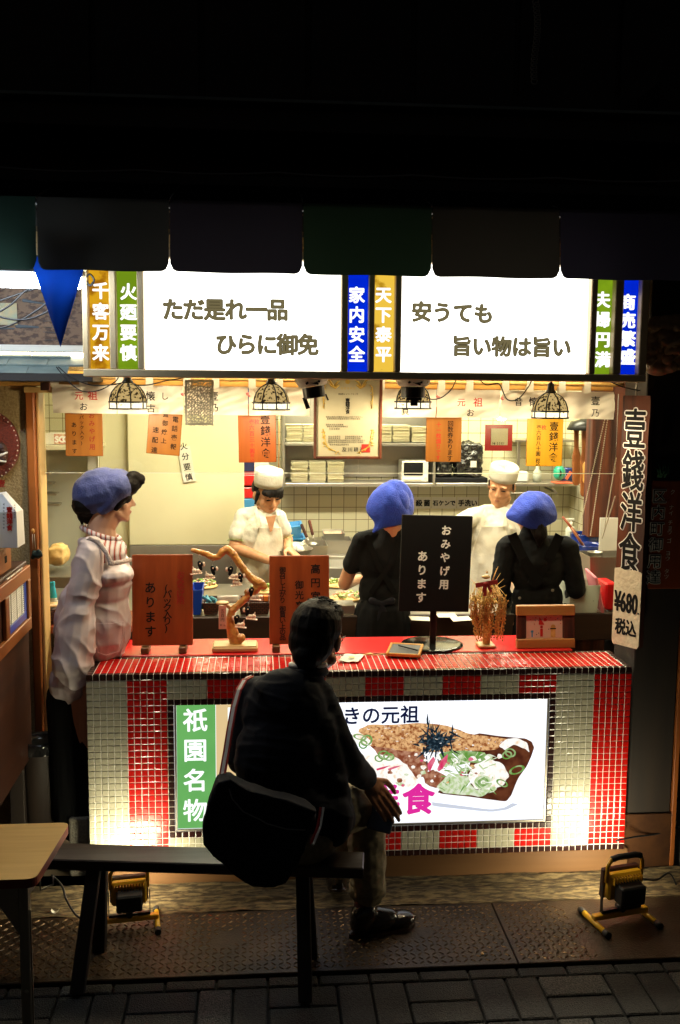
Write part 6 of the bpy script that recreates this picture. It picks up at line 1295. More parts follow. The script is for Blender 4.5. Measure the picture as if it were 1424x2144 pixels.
# goods on the near edge of the worktop
c = at(415, 1290, 1.25); x0, x1, z0, z1 = rect(400, 1225, 425, 1292, 1.2); b = tub(x0, x1, 1.17, 1.38, ZW+.013, z1-.02); tag(b.build('blue_tub', 'blue_paint'), 'deep blue tub of packets behind the left standing board', 'tub')
for u0, u1, lab in ((424, 460, 'woven wicker basket holding blue wrappers'), (500, 566, 'woven wicker basket holding red snack packs')):
    x0, x1, z0, z1 = rect(u0, 1279, u1, 1306, 1.18); b = tub(x0, x1, 1.17, 1.36, ZW+.013, ZW+.075, .006, .01); tag(b.build('wicker_basket', 'wicker'), lab, 'basket', 'wicker baskets on the worktop')
rs = random.Random(3)
b = MB()
for k in range(16):
    p = at(rs.uniform(424, 452), rs.uniform(1250, 1276), 1.24); q = p+V3(rs.uniform(-.03,.05), rs.uniform(-.02,.02), rs.uniform(-.03,.02)); b.cap(p, q, .009, .007, n=6, flat=.4)
tag(b.build('wrapped_sweets', mat('wrap_blue', (.12,.42,.5), .3, trans=.2)), 'heap of blue wrapped sticks in the wicker basket', 'sweets')
for i in range(3):
    u = 541+i*11; x0, x1, z0, z1 = rect(u, 1246, u+10, 1258, 1.3); b = MB(); b.box(x0, x1, 1.28, 1.31, z0, z1, .003); tag(b.build('snack_pack', ['topping', 'carrot', 'topping'][i]), 'small red snack pack standing in the right wicker basket', 'snack', 'snack packs in the wicker basket')
b = MB(); b.sheet(lambda p, q: tuple(at(455+44*p, 1248+16*q-2*p, 1.22)), 4, 3); o = b.build('price_card', 'paper'); sd_ = o.modifiers.new('s', 'SOLIDIFY'); sd_.thickness = .001; tag(o, 'small white card standing behind the cut disc of the branch', 'card')
def crepe(u, v, r, lab, seed):
    c = on(u, v, ZW+.004); rs = random.Random(seed); t = thing('filled_crepe', lab, 'crepe', c, 'filled crepes on the steel worktop')
    b = MB(); b.lathe([(r*1.0, 0), (r*1.02, .006), (r*.9, .012), (.001, .014)], c, 24); b.build('pancake', 'crepe', t)
    for nm, mt, n, sz in (('greens', 'lettuce', 26, .014), ('meat', 'topping', 20, .012), ('egg_pieces', 'plate_cream', 12, .013)):
        b = MB()
        for i in range(n): a, d = rs.uniform(0, 6.28), r*.85*math.sqrt(rs.random()); b.ell(c+V3(math.cos(a)*d, math.sin(a)*d, .016+rs.uniform(0, .018)), (sz*rs.uniform(.5,1.2), sz*rs.uniform(.5,1.2), sz*.5), n=6)
        b.build(nm, mt, t)
crepe(425, 1228, .085, 'filled crepe with orange topping beside the blue tub', 1); crepe(552, 1238, .08, 'filled crepe with greens behind the middle board', 2); crepe(724, 1254, .09, 'filled crepe topped with squid rings nearest the left waitress', 3); crepe(706, 1226, .085, 'filled crepe in front of the left waitress elbow', 4); crepe(1020, 1256, .09, 'filled crepe next to the rice ornament', 5); crepe(800, 1222, .085, 'filled crepe hidden partly by the black sign', 6)
x0, x1, z0, z1 = rect(690, 1265, 742, 1294, 1.2); b = MB(); b.box(x0, x1, 1.17, 1.30, ZW+.013, z1, .003); tag(b.build('steel_tray', 'steel'), 'shallow steel tray below the squid topped crepe', 'tray')
for i, (u, v, lab) in enumerate(((880, 1296, 'white paper sheet lying on the worktop edge left of the sign pole'), (935, 1290, 'white paper sheet lying right of the sign pole'), (965, 1298, 'white folded paper nearest the rice ornament'))):
    c = on(u, v, ZW+.014); b = MB(); b.obox(c+V3(0,0,.002+.002*i), V3(.05,.012*(i-1),0), V3(.0,.045,0), V3(0,0,.0008)); tag(b.build('paper_sheet', 'paper'), lab, 'paper')

# ------------------------------------------------------------------ people
def frame(c, ang, pitch=0, roll=0, s=1.0):
    m3 = Matrix.Rotation(R(ang), 3, 'Z') @ Matrix.Rotation(R(pitch), 3, 'X') @ Matrix.Rotation(R(roll), 3, 'Y'); c = Vector(c)
    def L(x, y, z): return c + m3 @ (Vector((x, y, z))*s)
    L.m = m3; L.s = s; return L
def head_mb(b, L, jaw=1.0, nose=1.0):
    s, m3 = L.s, L.m; S = lambda r: tuple(q*s for q in r)
    b.ell(L(0,-.010,.030), S((.074,.092,.094)), m3); b.ell(L(0,.030,-.030), S((.060,.056,.070)), m3); b.ell(L(0,.038,-.066), S((.050*jaw,.048,.044)), m3); b.ell(L(0,.066,-.094), S((.022*jaw,.020,.018)), m3)
    for q in (-1, 1):
        b.ell(L(q*.040,.048,-.022), S((.024,.024,.026)), m3); b.ell(L(q*.030,.072,.030), S((.022,.012,.008)), m3)
        b.ell(L(q*.077,-.008,-.004), S((.009,.019,.031)), m3); b.ell(L(q*.010,.092,-.022), S((.008,.009,.007)), m3); b.cap(L(q*.05,.02,-.06), L(q*.02,.06,-.09), .02*s*jaw, .016*s)
    b.cap(L(0,.083,.018), L(0,.100*nose+.001,-.018), .0075*s, .0105*s); b.ell(L(0,.082,-.053), S((.021,.010,.006)), m3); b.ell(L(0,.080,-.063), S((.018,.010,.007)), m3)
def face_parts(t, L, lip='lip', brow=1, eye_open=1.0, hair='hair'):
    s, m3 = L.s, L.m
    b = MB()
    for q in (-1, 1): b.ell(L(q*.030,.0785,.010), (.0135*s,.0055*s,.0042*s*eye_open), m3, 10); b.cap(L(q*.044,.074,.0135), L(q*.018,.0835,.0125), .0016*s, .0022*s, n=6)
    b.build('eyes', 'ink', t)
    b = MB()
    for q in (-1, 1): b.cap(L(q*.046,.074,.031), L(q*.020,.0845,.032), .0022*s, .0034*s*brow, n=6)
    b.build('eyebrows', hair, t)
    b = MB(); b.ell(L(0,.0875,-.0535), (.0165*s,.0050*s,.0030*s), m3, 10); b.ell(L(0,.0860,-.0600), (.0135*s,.0055*s,.0038*s), m3, 10); b.build('lips', lip, t)
def hand_mb(b, w, d, n, s=1.0, curl=.5, side=1):             # wrist, direction, back-of-hand normal; thumb on side
    w, d, n = Vector(w), Vector(d).normalized(), Vector(n); n = (n-d*n.dot(d)).normalized(); t = d.cross(n)*side
    b.cap(w, w+d*.035*s, .024*s, .030*s, flat=.6, side=n, n=12); 
    for k, (o, L1, L2, L3) in enumerate(((.030,.040,.025,.020), (.0105,.046,.029,.021), (-.010,.042,.027,.020), (-.029,.032,.021,.018))):
        p = w + d*(.082-.004*abs(k-1.2))*s + t*o*s; b.cap(w+d*.03*s+t*o*.75*s, p, .0125*s, .0105*s, n=10); q = p; dd = d + t*(o*.35)
        for j, LL in enumerate((L1, L2, L3)):
            a = curl*(.35+.55*j)*(1+.03*k); v = (dd*math.cos(a) - n*math.sin(a)).normalized(); r = q + v*LL*s; b.cap(q, r, (.0098-.0009*j-.0006*(k == 3))*s, (.0090-.0009*j)*s, n=10); q = r
    p = w + d*.022*s + t*.024*s; q = p + (d*.6+t*.8-n*.25).normalized()*.04*s; r = q + (d*.85+t*.25-n*.35).normalized()*.030*s; e = r + (d*.9-n*.35).normalized()*.024*s
    b.cap(p, q, .0145*s, .0115*s, n=10); b.cap(q, r, .0112*s, .0098*s, n=10); b.cap(r, e, .0098*s, .0078*s, n=10)
def torso_mb(b, neck, chest, pelvis, sh, s=1.0, legs=None, facing=(0,1,0)):
    b.chain([neck, Vector(neck).lerp(Vector(chest), .4)], [.05*s, .06*s]); b.ell(chest, (.115*s,.07*s,.14*s)); b.ell(pelvis, (.11*s,.07*s,.10*s)); b.cap(chest, pelvis, .07*s, .07*s)
    b.cap(sh[0], sh[1], .04*s)
    for lg in legs or ():
        b.chain(lg[:3], [.07*s, .05*s, .038*s]); f = Vector(facing); b.cap(lg[2], Vector(lg[2])+f*.04-V3(0,0,.03), .038*s, .035*s); b.cap(Vector(lg[2])+V3(0,0,-.04)-f*.02, Vector(lg[2])+f*.14+V3(0,0,-.055), .032*s, .026*s, flat=.8)
def standlegs(x, y, pz=.86, sp=.085): return [(V3(x+q*sp, y, pz-.05), V3(x+q*sp, y+.02, .47), V3(x+q*sp, y, .085)) for q in (-1, 1)]
J = at
def ridge(p, f=(26, 26, 9), a=.007, seed=0):
    q = Vector((p.x*f[0]+seed, p.y*f[1], p.z*f[2])); return a*(1-2.2*abs(noise.noise(q)))*.6 + a*.5*noise.noise(q*2.3)
def bib(t, name, rows, yc, rx, ry, mt, xc, off=.012, fold=0):
    n = len(rows)-1
    def f(p, q):
        k = min(int(q*n), n-1); s = q*n-k; a, c = rows[k], rows[k+1]; v = a[0]+(c[0]-a[0])*s; u = (a[1]+(c[1]-a[1])*s)*(1-p)+(a[2]+(c[2]-a[2])*s)*p
        w_ = J(u, v, yc-ry); dx = max(-.97, min(.97, (w_.x-xc)/rx)); y = yc-ry*math.sqrt(1-dx*dx)-off + fold*noise.noise(Vector((w_.x*22, w_.z*10, 3))); return tuple(J(u, v, y))
    b = MB(); b.sheet(f, 18, 24); o = b.build(name, mt, t); sd = o.modifiers.new('s', 'SOLIDIFY'); sd.thickness = .003; return o
def ribbon(t, name, pts, wd, mt, th=.003, side=(0,1,0)):
    b = MB()
    for i in range(len(pts)-1): b.bar(pts[i], pts[i+1], wd, th, side, .0005)
    return b.build(name, mt, t)

# the seated customer
t = thing('person', 'man in dark jacket seated on the bench with legs crossed seen from behind', 'person', J(640, 1800, -.55))
L = frame(J(662, 1336, -.42), -22, -10, 5, 1.10)
rw = J(768, 1634, -.36); hd = J(812, 1690, -.40)-rw
kp, ap = J(766, 1684, -.285), J(770, 1880, -.36); kc, ac = J(748, 1652, -.25), J(712, 1805, -.19)
b = MB(); head_mb(b, L, 1.08); b.cap(L(0,-.02,-.05), J(640, 1420, -.46), .056, .062)
torso_mb(b, J(640, 1415, -.46), J(600, 1520, -.52), J(612, 1720, -.57), (J(545, 1455, -.47), J(665, 1460, -.46)))
b.chain([J(672, 1462, -.46), J(730, 1598, -.47), rw], [.045,.036,.026]); b.chain([J(535, 1450, -.46), J(505, 1595, -.42), J(600, 1655, -.28), J(655, 1660, -.2)], [.042,.034,.028,.024])
hand_mb(b, rw, hd, V3(.05,-.75,.65), 1.06, .34, -1); hand_mb(b, J(655,1660,-.2), V3(1,.3,-.1), V3(0,-.3,1), 1, .6, 1)
b.chain([J(605, 1735, -.54), kp, ap], [.075,.055,.04]); b.chain([J(650, 1730, -.52), kc, ac], [.075,.055,.04])
b.cap(ap, V3(1.05, -.372, .06), .036, .026); b.remesh(.0046, 2).build('body', 'skin_man', t)
b = MB(); m3 = L.m; b.ell(L(0,-.018,.036), (.092,.102,.104), m3); b.ell(L(0,-.048,-.005), (.083,.066,.088), m3); b.ell(L(.008,.02,.082), (.07,.078,.05), m3); b.cap(L(0,-.062,-.05), L(0,-.052,-.072), .056, .046)
b.remesh(.0042, 2, lambda p: .0012*noise.noise(Vector((p.x*130, p.y*130, p.z*22)))+.002*noise.noise(p*22)).build('hair', 'hair', t)
b = MB(); rs = random.Random(21)
for i in range(120):
    a = rs.uniform(0, 6.28); d = rs.uniform(0, .8); p = L(math.sin(a)*.076*d, -.012+math.cos(a)*.086*d, .036+.092*math.sqrt(max(.05, 1-d*d))); q = p+L.m @ V3(rs.uniform(.002,.024), rs.uniform(-.004,.026), rs.uniform(.0,.010)); b.tube([p, p.lerp(q,.5)+V3(0,0,.003), q], [.0035,.003,.0006], 5)
b.build('hair_tufts', 'hair', t)
b = MB()
for q in (-1, 1):
    b.tube([L(q*.079,-.01,.012), L(q*.08,.05,.014), L(q*.066,.098,.012)], .0022, 6); b.tube([L(q*(.036+.026*math.cos(a)), .098-.004*abs(math.cos(a)), .004+.02*math.sin(a)) for a in [k*math.pi/8 for k in range(16)]], .0018, 5, closed=True)
b.tube([L(-.012,.1,.008), L(.012,.1,.008)], .0018, 5); b.build('glasses', 'black_metal', t)
b = MB()
b.ell(J(598, 1500, -.515), (.152,.11,.17)); b.ell(J(588, 1590, -.55), (.162,.12,.19)); b.ell(J(585, 1680, -.565), (.172,.13,.15)); b.cap(J(545, 1448, -.475), J(668, 1454, -.465), .054); b.cap(J(642, 1412, -.46), J(615, 1470, -.49), .062, .09)
b.chain([J(672, 1464, -.47), J(700, 1540, -.49), J(732, 1600, -.47), J(764, 1628, -.385)], [.056,.056,.055,.045]); b.chain([J(530, 1452, -.465), J(508, 1590, -.43), J(600, 1650, -.29)], [.058,.056,.046])
b.ell(J(640, 1700, -.58), (.14,.10,.10)); b.cap(J(662, 1520, -.52), J(690, 1618, -.52), .072, .068); b.ell(J(698, 1712, -.58), (.07,.08,.10)); b.cap(J(700, 1640, -.56), J(722, 1720, -.55), .05, .04)
def jk(p): return .0022*noise.noise(Vector((p.x*10+p.z*7, p.y*20, p.z*46))) + .0024*max(0, 1-5*abs(noise.noise(Vector((p.x*6+p.z*5, p.y*12, p.z*20)))))
b.remesh(.0058, 14, jk).build('jacket', 'cloth_black', t)
b = MB(); cols = [L(math.sin(a)*.062, -.022-math.cos(a)*.062, -.105+.012*math.cos(a)) for a in [R(-120+i*20) for i in range(13)]]
b.tube([J(640,1400,-.455)+V3(math.sin(R(a))*.066, -math.cos(R(a))*.066, .012*math.cos(R(a))-.010) for a in range(-140, 141, 20)], .016, 8); b.remesh(.004, 2).build('jacket_collar', 'cloth_black', t)
b = MB(); b.tube([J(645,1388,-.45)+V3(math.sin(R(a))*.060, -math.cos(R(a))*.060, .012*math.cos(R(a))-.006) for a in range(-140, 141, 20)], .010, 8); b.build('shirt_collar', 'strap_white', t)
b = MB(); b.ell(J(615, 1745, -.56), (.165,.135,.10)); b.chain([J(600, 1738, -.54), kp, ap+V3(0,0,.035)], [.095,.076,.064]); b.chain([J(650, 1728, -.52), kc, ac], [.10,.078,.06])
b.remesh(.006, 3, lambda p: ridge(p, (14,14,20), .007)).build('trousers', 'khaki', t)
b = MB(); ax = (kp-ap).normalized(); b.lathe([(.060,.012), (.068,.010), (.070,.052), (.064,.056), (.058,.05)], ap, 22, ax, close=False); b.build('trouser_cuff', 'khaki', t)
b = MB(); b.cap(ap+ax*.06, V3(1.050,-.372,.085), .039, .034); b.build('sock', mat('sock', (.10,.02,.015), .8), t)
hx = V3(1.005, -.388, 0); tx_ = V3(1.262, -.308, 0); dd = (tx_-hx).normalized(); nn = V3(-dd.y, dd.x, 0); rz = Matrix((dd, nn, V3(0,0,1))).transposed()
def sh_(a, c, z): return hx + dd*a + nn*c + V3(0,0,z)
b = MB(); b.ell(sh_(.045,0,.05), (.046,.038,.045), rz); b.ell(sh_(.12,0,.045), (.075,.042,.042), rz); b.ell(sh_(.205,.0,.034), (.062,.046,.030), rz); b.cap(sh_(.045,0,.08), sh_(.06,0,.095), .043, .044); b.cap(sh_(.075,0,.075), sh_(.16,0,.052), .036, .03)
s1 = b.remesh(.004, 3).build('shoe', 'leather', t)
b = MB(); b.prism([sh_(.13+.135*math.cos(a)*(1.0), (.040+.009*math.cos(a))*math.sin(a), .0015) for a in [k*math.pi/16 for k in range(32)]], (0,0,.016)); b.build('sole', 'leather_brown', s1)
b = MB()
for k in range(3): b.tube([sh_(.09+k*.02, -.016, .092-k*.010), sh_(.09+k*.02, .016, .092-k*.010)], .002, 5)
b.tube([sh_(.09,-.005,.097), sh_(.105,-.03,.10), sh_(.12,-.02,.09)], .0018, 5); b.build('laces', 'black', s1)
b = MB(); u_ = J(716,1812,-.19); b.cap(u_, J(706,1848,-.10), .042, .036); b.cap(J(706,1848,-.12), J(698,1842,.02), .038, .032); s2 = b.remesh(.005, 3).build('shoe', 'leather', t)
b = MB(); b.cap(J(709,1862,-.13), J(697,1856,.02), .036, .03, flat=.35, side=(0,0,1)); b.build('sole', 'leather_brown', s2)

# what he carries
yb = -.835; bp = [(452,1640),(436,1690),(423,1735),(425,1770),(445,1796),(490,1832),(530,1856),(570,1862),(598,1852),(620,1820),(640,1775),(664,1712),(640,1690),(585,1672),(520,1655),(480,1632)]
t = thing('shoulder_bag', 'black shoulder bag with a red and white strap slung behind the seated man', 'bag', J(530, 1860, -.79))
b = MB(); b.prism([J(u, v, yb) for u, v in bp], (0, .075, 0)); b.remesh(.007, 6, lambda p: .008*noise.noise(p*12)+.002*noise.noise(Vector((p.x*20,p.y*20,p.z*60)))).build('body', 'cloth_black', t)
b = MB(); b.prism([J(u, v, yb-.010) for u, v in ((455,1640),(446,1672),(470,1700),(540,1742),(600,1752),(650,1726),(664,1700),(600,1676),(520,1655),(482,1632))], (0, .012, 0)); b.remesh(.0045, 3, lambda p: .004*noise.noise(p*16)).build('flap', 'cloth_black', t)
b = MB(); b.tube([J(u, v, yb-.014) for u, v in ((480,1652),(486,1672),(510,1700),(545,1716),(558,1724),(600,1736),(640,1738))], .0022, 5); b.build('piping', mat('piping_grey', (.30,.30,.31), .6), t)
sp = [J(525,1417,-.555), J(512,1424,-.60), J(500,1445,-.63), J(490,1480,-.66), J(481,1530,-.70), J(474,1575,-.73), J(467,1615,-.76), J(462,1645,-.79)]
for nm, mt, o, wd in (('strap_edge', 'strap_red', -.0105, .007), ('strap_middle', 'strap_white', 0, .0135), ('strap_edge', 'strap_red', .0105, .007)):
    ribbon(t, nm, [p+V3(o*.75, -o*.6, o*.2) for p in sp], wd, mt, .004, (-.62,-.78,.1))
for nm, mt, o, wd in (('strap_edge', 'strap_red', -.007, .008), ('strap_middle', 'strap_white', .002, .007)): ribbon(t, nm, [J(676,1690,-.70)+V3(o,0,0), J(670,1730,-.73)+V3(o,0,0), J(655,1768,-.76)+V3(o,0,0)], wd, mt, .004)
b = MB(); p = J(464,1640,-.80); b.box(p.x-.016, p.x+.016, p.y-.004, p.y+.002, p.z-.008, p.z-.003, .001); p = J(655,1768,-.77); b.ell(p, .005, n=8); b.build('buckle', 'steel', t)
wc = J(799, 1709, -.385); rr = Matrix.Rotation(R(14), 3, 'Y') @ Matrix.Rotation(R(-16), 3, 'X') @ Matrix.Rotation(R(-18), 3, 'Z'); t = thing('wallet', 'dark blue leather wallet with a white slip held in the seated man hand', 'wallet', wc)
b = MB(); b.obox(wc, rr @ V3(.045,0,0), rr @ V3(0,.009,0), rr @ V3(0,0,.054), .007); b.build('cover', 'wallet_blue', t)
b = MB(); b.obox(wc+rr @ V3(.006,-.0105,.030), rr @ V3(.030,0,0), rr @ V3(0,.0006,0), rr @ V3(0,0,.016)); b.build('slip', 'paper', t)
b = MB(); q = wc+rr @ V3(.036,-.004,-.05); b.tube([q+V3(math.cos(a)*.005, 0, -.006+math.sin(a)*.007) for a in [k*math.pi/5 for k in range(10)]], .0012, 5, closed=True); b.tube([q+V3(0,0,-.012), q+V3(.004,0,-.022)], .0016, 5); b.build('zip_pull', 'steel', t)

# waitress with the large headscarf
yw = 1.15; t = thing('person', 'waitress in black with a large blue headscarf, bare forearm, seen from behind', 'person', V3(J(800,1300,yw).x, yw, 0)); X = J(800,1300,yw).x
L = frame(J(824, 1060, 1.15), -14, -22, 0, .96)
b = MB(); head_mb(b, L); torso_mb(b, J(820,1105,1.13), J(802,1160,1.17), J(800,1300,1.17), (J(765,1130,1.15), J(850,1130,1.15)), .95, standlegs(X, 1.17)); b.cap(L(0,-.03,-.05), J(818,1118,1.13), .046, .055)
b.chain([J(757,1130,1.15), J(722,1222,1.24), J(752,1212,1.42)], [.042,.036,.026]); b.chain([J(858,1130,1.15), J(880,1220,1.22), J(850,1215,1.42)], [.042,.036,.026])
hand_mb(b, J(752,1212,1.42), V3(.5,.8,-.25), V3(-.3,.2,1), .92, .6, 1); hand_mb(b, J(850,1215,1.42), V3(-.3,.8,-.25), V3(0,.2,1), .92, .6, -1); b.remesh(.0058, 2).build('body', 'skin_pale', t)
b = MB(); b.ell(J(803,1165,1.17), (.142,.105,.15)); b.ell(J(800,1235,1.17), (.122,.10,.12)); b.cap(J(762,1131,1.15), J(848,1131,1.15), .046); b.cap(J(818,1112,1.14), J(762,1130,1.15), .036, .044); b.cap(J(758,1131,1.15), J(738,1182,1.19), .047, .050); b.cap(J(857,1130,1.15), J(874,1182,1.19), .052, .052); b.cap(J(818,1112,1.13), J(808,1150,1.16), .058, .1)
b.remesh(.006, 3, lambda p: ridge(p, (16,16,14), .004)).build('shirt', 'shirt_black', t)
b = MB(); b.ell(J(800,1305,1.17), (.155,.125,.18)); b.cap(J(800,1290,1.17), V3(X, 1.17, .55), .145, .17); b.remesh(.008, 3, lambda p: ridge(p, (22,22,3), .006)).build('apron_skirt', 'apron_black', t)
ribbon(t, 'apron_strap', [J(768,1120,1.07), J(790,1180,1.055), J(826,1240,1.06)], .026, 'apron_black'); ribbon(t, 'apron_strap', [J(842,1122,1.07), J(818,1180,1.053), J(776,1242,1.06)], .026, 'apron_black')
b = MB(); c = J(800,1264,1.04); b.cap(c, c+V3(.05,.01,.012), .012, .02, flat=.5); b.cap(c, c+V3(-.05,.01,.012), .012, .02, flat=.5); b.cap(c, c+V3(.035,0,-.09), .010, .014, flat=.4); b.cap(c, c+V3(-.02,0,-.1), .010, .014, flat=.4); b.remesh(.0045, 1).build('apron_bow', 'cloth_black', t)
def kerchief(t, pts, faces, under):
    cu, cv = under[0][0][0], under[0][0][1]; pts = [(cu+(u-cu)*.93, cv+(v-cv)*.96, y) for u, v, y in pts]
    b = MB(); b.add([J(*p) for p in pts], faces, 0, True); o = b.build('headscarf', 'scarf_blue', t)
    sb = o.modifiers.new('u', 'SUBSURF'); sb.levels = 3; sb.render_levels = 3; sd = o.modifiers.new('s', 'SOLIDIFY'); sd.thickness = .004
    me = bpy.data.meshes.new_from_object(o.evaluated_get(bpy.context.evaluated_depsgraph_get())); o.modifiers.clear(); o.data = me
    for v in me.vertices: v.co += v.normal*(.0022*noise.noise(v.co*38)+.0035*noise.noise(Vector((v.co.x*26+v.co.z*20, v.co.y*10, v.co.z*9))))
    b = MB()
    for c, r in under: b.ell(J(*c), r, n=24)
    b.remesh(.006, 6).build('scarf_lining', 'scarf_blue', t)
kerchief(t, [(812,1001,1.13),(850,1003,1.14),(870,1040,1.17),(870,1082,1.15),(842,1104,1.07),(798,1104,1.05),(770,1128,1.05),(790,1092,1.07),(758,1079,1.10),(768,1034,1.14),(824,1045,1.015),(846,1072,1.04),(806,1074,1.025),(796,1028,1.075)],
    [(0,1,10),(1,2,10),(2,11,10),(2,3,11),(3,4,11),(4,5,11),(11,5,12),(10,11,12),(0,10,13),(13,10,12),(0,13,9),(9,13,8),(13,12,8),(8,12,7),(7,12,5),(7,5,6)], [((822,1054,1.15), (.090,.10,.104)), ((824,1075,1.12), (.07,.07,.05))])
b = MB(); b.cap(J(862,1040,1.17), J(864,1075,1.17), .012, .006); b.build('hair', 'hair', t)

# waitress with the cap-like headscarf and low ponytail
t = thing('person', 'waitress in black long sleeves with a blue cap scarf and low dark ponytail', 'person', V3(J(1125,1300,yw).x, yw, 0)); X = J(1125,1300,yw).x
L = frame(J(1112, 1078, 1.17), 16, -24, 0, .96)
b = MB(); head_mb(b, L); torso_mb(b, J(1112,1112,1.14), J(1124,1180,1.16), J(1127,1300,1.17), (J(1072,1140,1.15), J(1178,1142,1.15)), .97, standlegs(X, 1.17)); b.cap(L(0,-.03,-.05), J(1114,1124,1.13), .046, .055)
b.chain([J(1062,1145,1.15), J(1046,1232,1.13), J(1062,1262,1.36)], [.042,.036,.026]); b.chain([J(1188,1147,1.15), J(1207,1234,1.13), J(1190,1262,1.36)], [.042,.036,.026])
hand_mb(b, J(1062,1262,1.36), V3(.3,.9,-.1), V3(0,.1,1), .92, .6, 1); hand_mb(b, J(1190,1262,1.36), V3(-.3,.9,-.1), V3(0,.1,1), .92, .6, -1); b.remesh(.0058, 2).build('body', 'skin_pale', t)
b = MB(); b.ell(J(1124,1185,1.16), (.152,.112,.165)); b.ell(J(1126,1250,1.16), (.135,.105,.10)); b.cap(J(1066,1143,1.15), J(1184,1145,1.15), .056); b.cap(J(1114,1120,1.13), J(1120,1165,1.15), .064, .12)
b.chain([J(1062,1147,1.15), J(1047,1230,1.13), J(1060,1260,1.33)], [.058,.050,.036]); b.chain([J(1188,1149,1.15), J(1206,1232,1.13), J(1192,1262,1.33)], [.058,.050,.036])
b.remesh(.006, 3, lambda p: ridge(p, (14,14,22), .005)).build('shirt', 'shirt_black', t)
b = MB(); b.ell(J(1127,1312,1.17), (.158,.125,.16)); b.cap(J(1127,1290,1.17), V3(X, 1.17, .55), .145, .17); b.remesh(.008, 3, lambda p: ridge(p, (22,22,3), .006)).build('apron_skirt', 'apron_black', t)
ribbon(t, 'apron_strap', [J(1072,1118,1.075), J(1096,1170,1.04), J(1130,1225,1.04)], .05, 'apron_black'); ribbon(t, 'apron_strap', [J(1172,1120,1.075), J(1150,1170,1.04), J(1112,1226,1.043)], .05, 'apron_black')
for u, v in ((1157,1236), (1088,1252)): b = MB(); b.lathe([(.007,0),(.008,.002),(.005,.003)], J(u, v, 1.045), 12, (0,-1,0)); b.build('button', 'steel', t)
kerchief(t, [(1088,1032,1.14),(1118,1025,1.13),(1148,1032,1.14),(1122,1058,1.005),(1074,1056,1.11),(1054,1078,1.11),(1060,1088,1.09),(1084,1097,1.03),(1106,1109,1.01),(1132,1110,1.01),(1153,1099,1.03),(1175,1090,1.09),(1164,1052,1.11),(1094,1072,1.02),(1148,1074,1.03)],
    [(0,1,3),(1,2,3),(0,3,13),(0,13,4),(4,13,5),(5,13,6),(6,13,7),(7,13,8),(13,3,8),(3,9,8),(3,14,9),(14,10,9),(14,11,10),(12,11,14),(2,12,14),(2,14,3)], [((1114,1068,1.15), (.104,.112,.086)), ((1114,1082,1.14), (.108,.11,.04))])
b = MB(); b.ell(L(0,-.035,-.01), (.066,.06,.075)); b.chain([J(1124,1094,1.06), J(1131,1118,1.03), J(1129,1140,1.035)], [.044,.038,.012]); b.remesh(.0045, 2, lambda p: .004*noise.noise(Vector((p.x*90,p.y*90,p.z*14)))).build('hair', 'hair', t)

# the young cook
yc = 2.25; t = thing('person', 'young cook with flat white cap and black fringe looking down at his bowl', 'person', V3(J(540,1200,yc).x, yc, 0)); X = J(540,1200,yc).x
L = frame(J(560, 1035, yc), 206, -26, 4, 1.06)
b = MB(); head_mb(b, L, .95); torso_mb(b, J(552,1090,yc+.02), J(545,1125,yc), J(540,1230,yc), (J(516,1086,yc), J(578,1086,yc)), .9, standlegs(X, yc), (0,-1,0)); b.cap(L(0,-.02,-.06), J(550,1105,yc+.02), .052, .058)
w1 = J(566,1174,2.06); w2 = J(604,1150,2.14); b.chain([J(508,1086,yc), J(490,1146,2.20), w1], [.036,.037,.027]); b.chain([J(584,1086,yc), J(602,1130,2.27), w2], [.034,.035,.027])
hand_mb(b, w1, V3(.8,-.1,-.28), V3(.2,-.4,.9), 1, .5, -1); hand_mb(b, w2, V3(.35,-.6,-.2), V3(.2,.3,1), 1, .5, 1); b.remesh(.0054, 2).build('body', 'skin', t); face_parts(t, L, brow=.7, eye_open=.6)
b = MB(); m3 = L.m; s = 1.06; b.ell(L(0,-.03,.03), (.084*s,.085*s,.075*s), m3); b.ell(L(-.0,.058,.052), (.068*s,.036*s,.030*s), m3); b.cap(L(.035,.078,.05), L(-.05,.07,.026), .016, .014); b.cap(L(.072,.02,.03), L(.078,.012,-.045), .015, .007); b.cap(L(-.072,.02,.03), L(-.078,.006,-.05), .018, .008); b.cap(L(-.05,.065,.045), L(-.066,.05,.0), .016, .007)
b.remesh(.0045, 2, lambda p: .004*noise.noise(Vector((p.x*80,p.y*80,p.z*20)))).build('hair', 'hair', t)
def cookcap(c, ang, pitch, roll, r, h, sag=0):
    Lc = frame(c, ang, pitch, roll); b = MB(); k = 28; vs = []
    rows = [(r*.99,0),(r*1.01,h*.3),(r*1.02,h*.8),(r*.98,h*.97),(r*.9,h),(r*.6,h*.93-sag),(.001,h*.9-sag)]
    b.sheet(lambda p, q: tuple(Lc(math.cos(p*2*math.pi)*rows[min(int(round(q*6)),6)][0]*(1+.02*noise.noise(Vector((math.cos(p*6.283)*2,math.sin(p*6.283)*2,q*3)))), math.sin(p*2*math.pi)*rows[min(int(round(q*6)),6)][0]*1.12, rows[min(int(round(q*6)),6)][1]+.006*noise.noise(Vector((math.cos(p*6.283)*2,math.sin(p*6.283)*2,q*2+5))))), 40, 6)
    o = b.build('cook_cap', 'white_cloth', t); sd = o.modifiers.new('s', 'SOLIDIFY'); sd.thickness = .003
cookcap(L(0,-.008,.058), 206, -12, 3, .086, .098, .01)
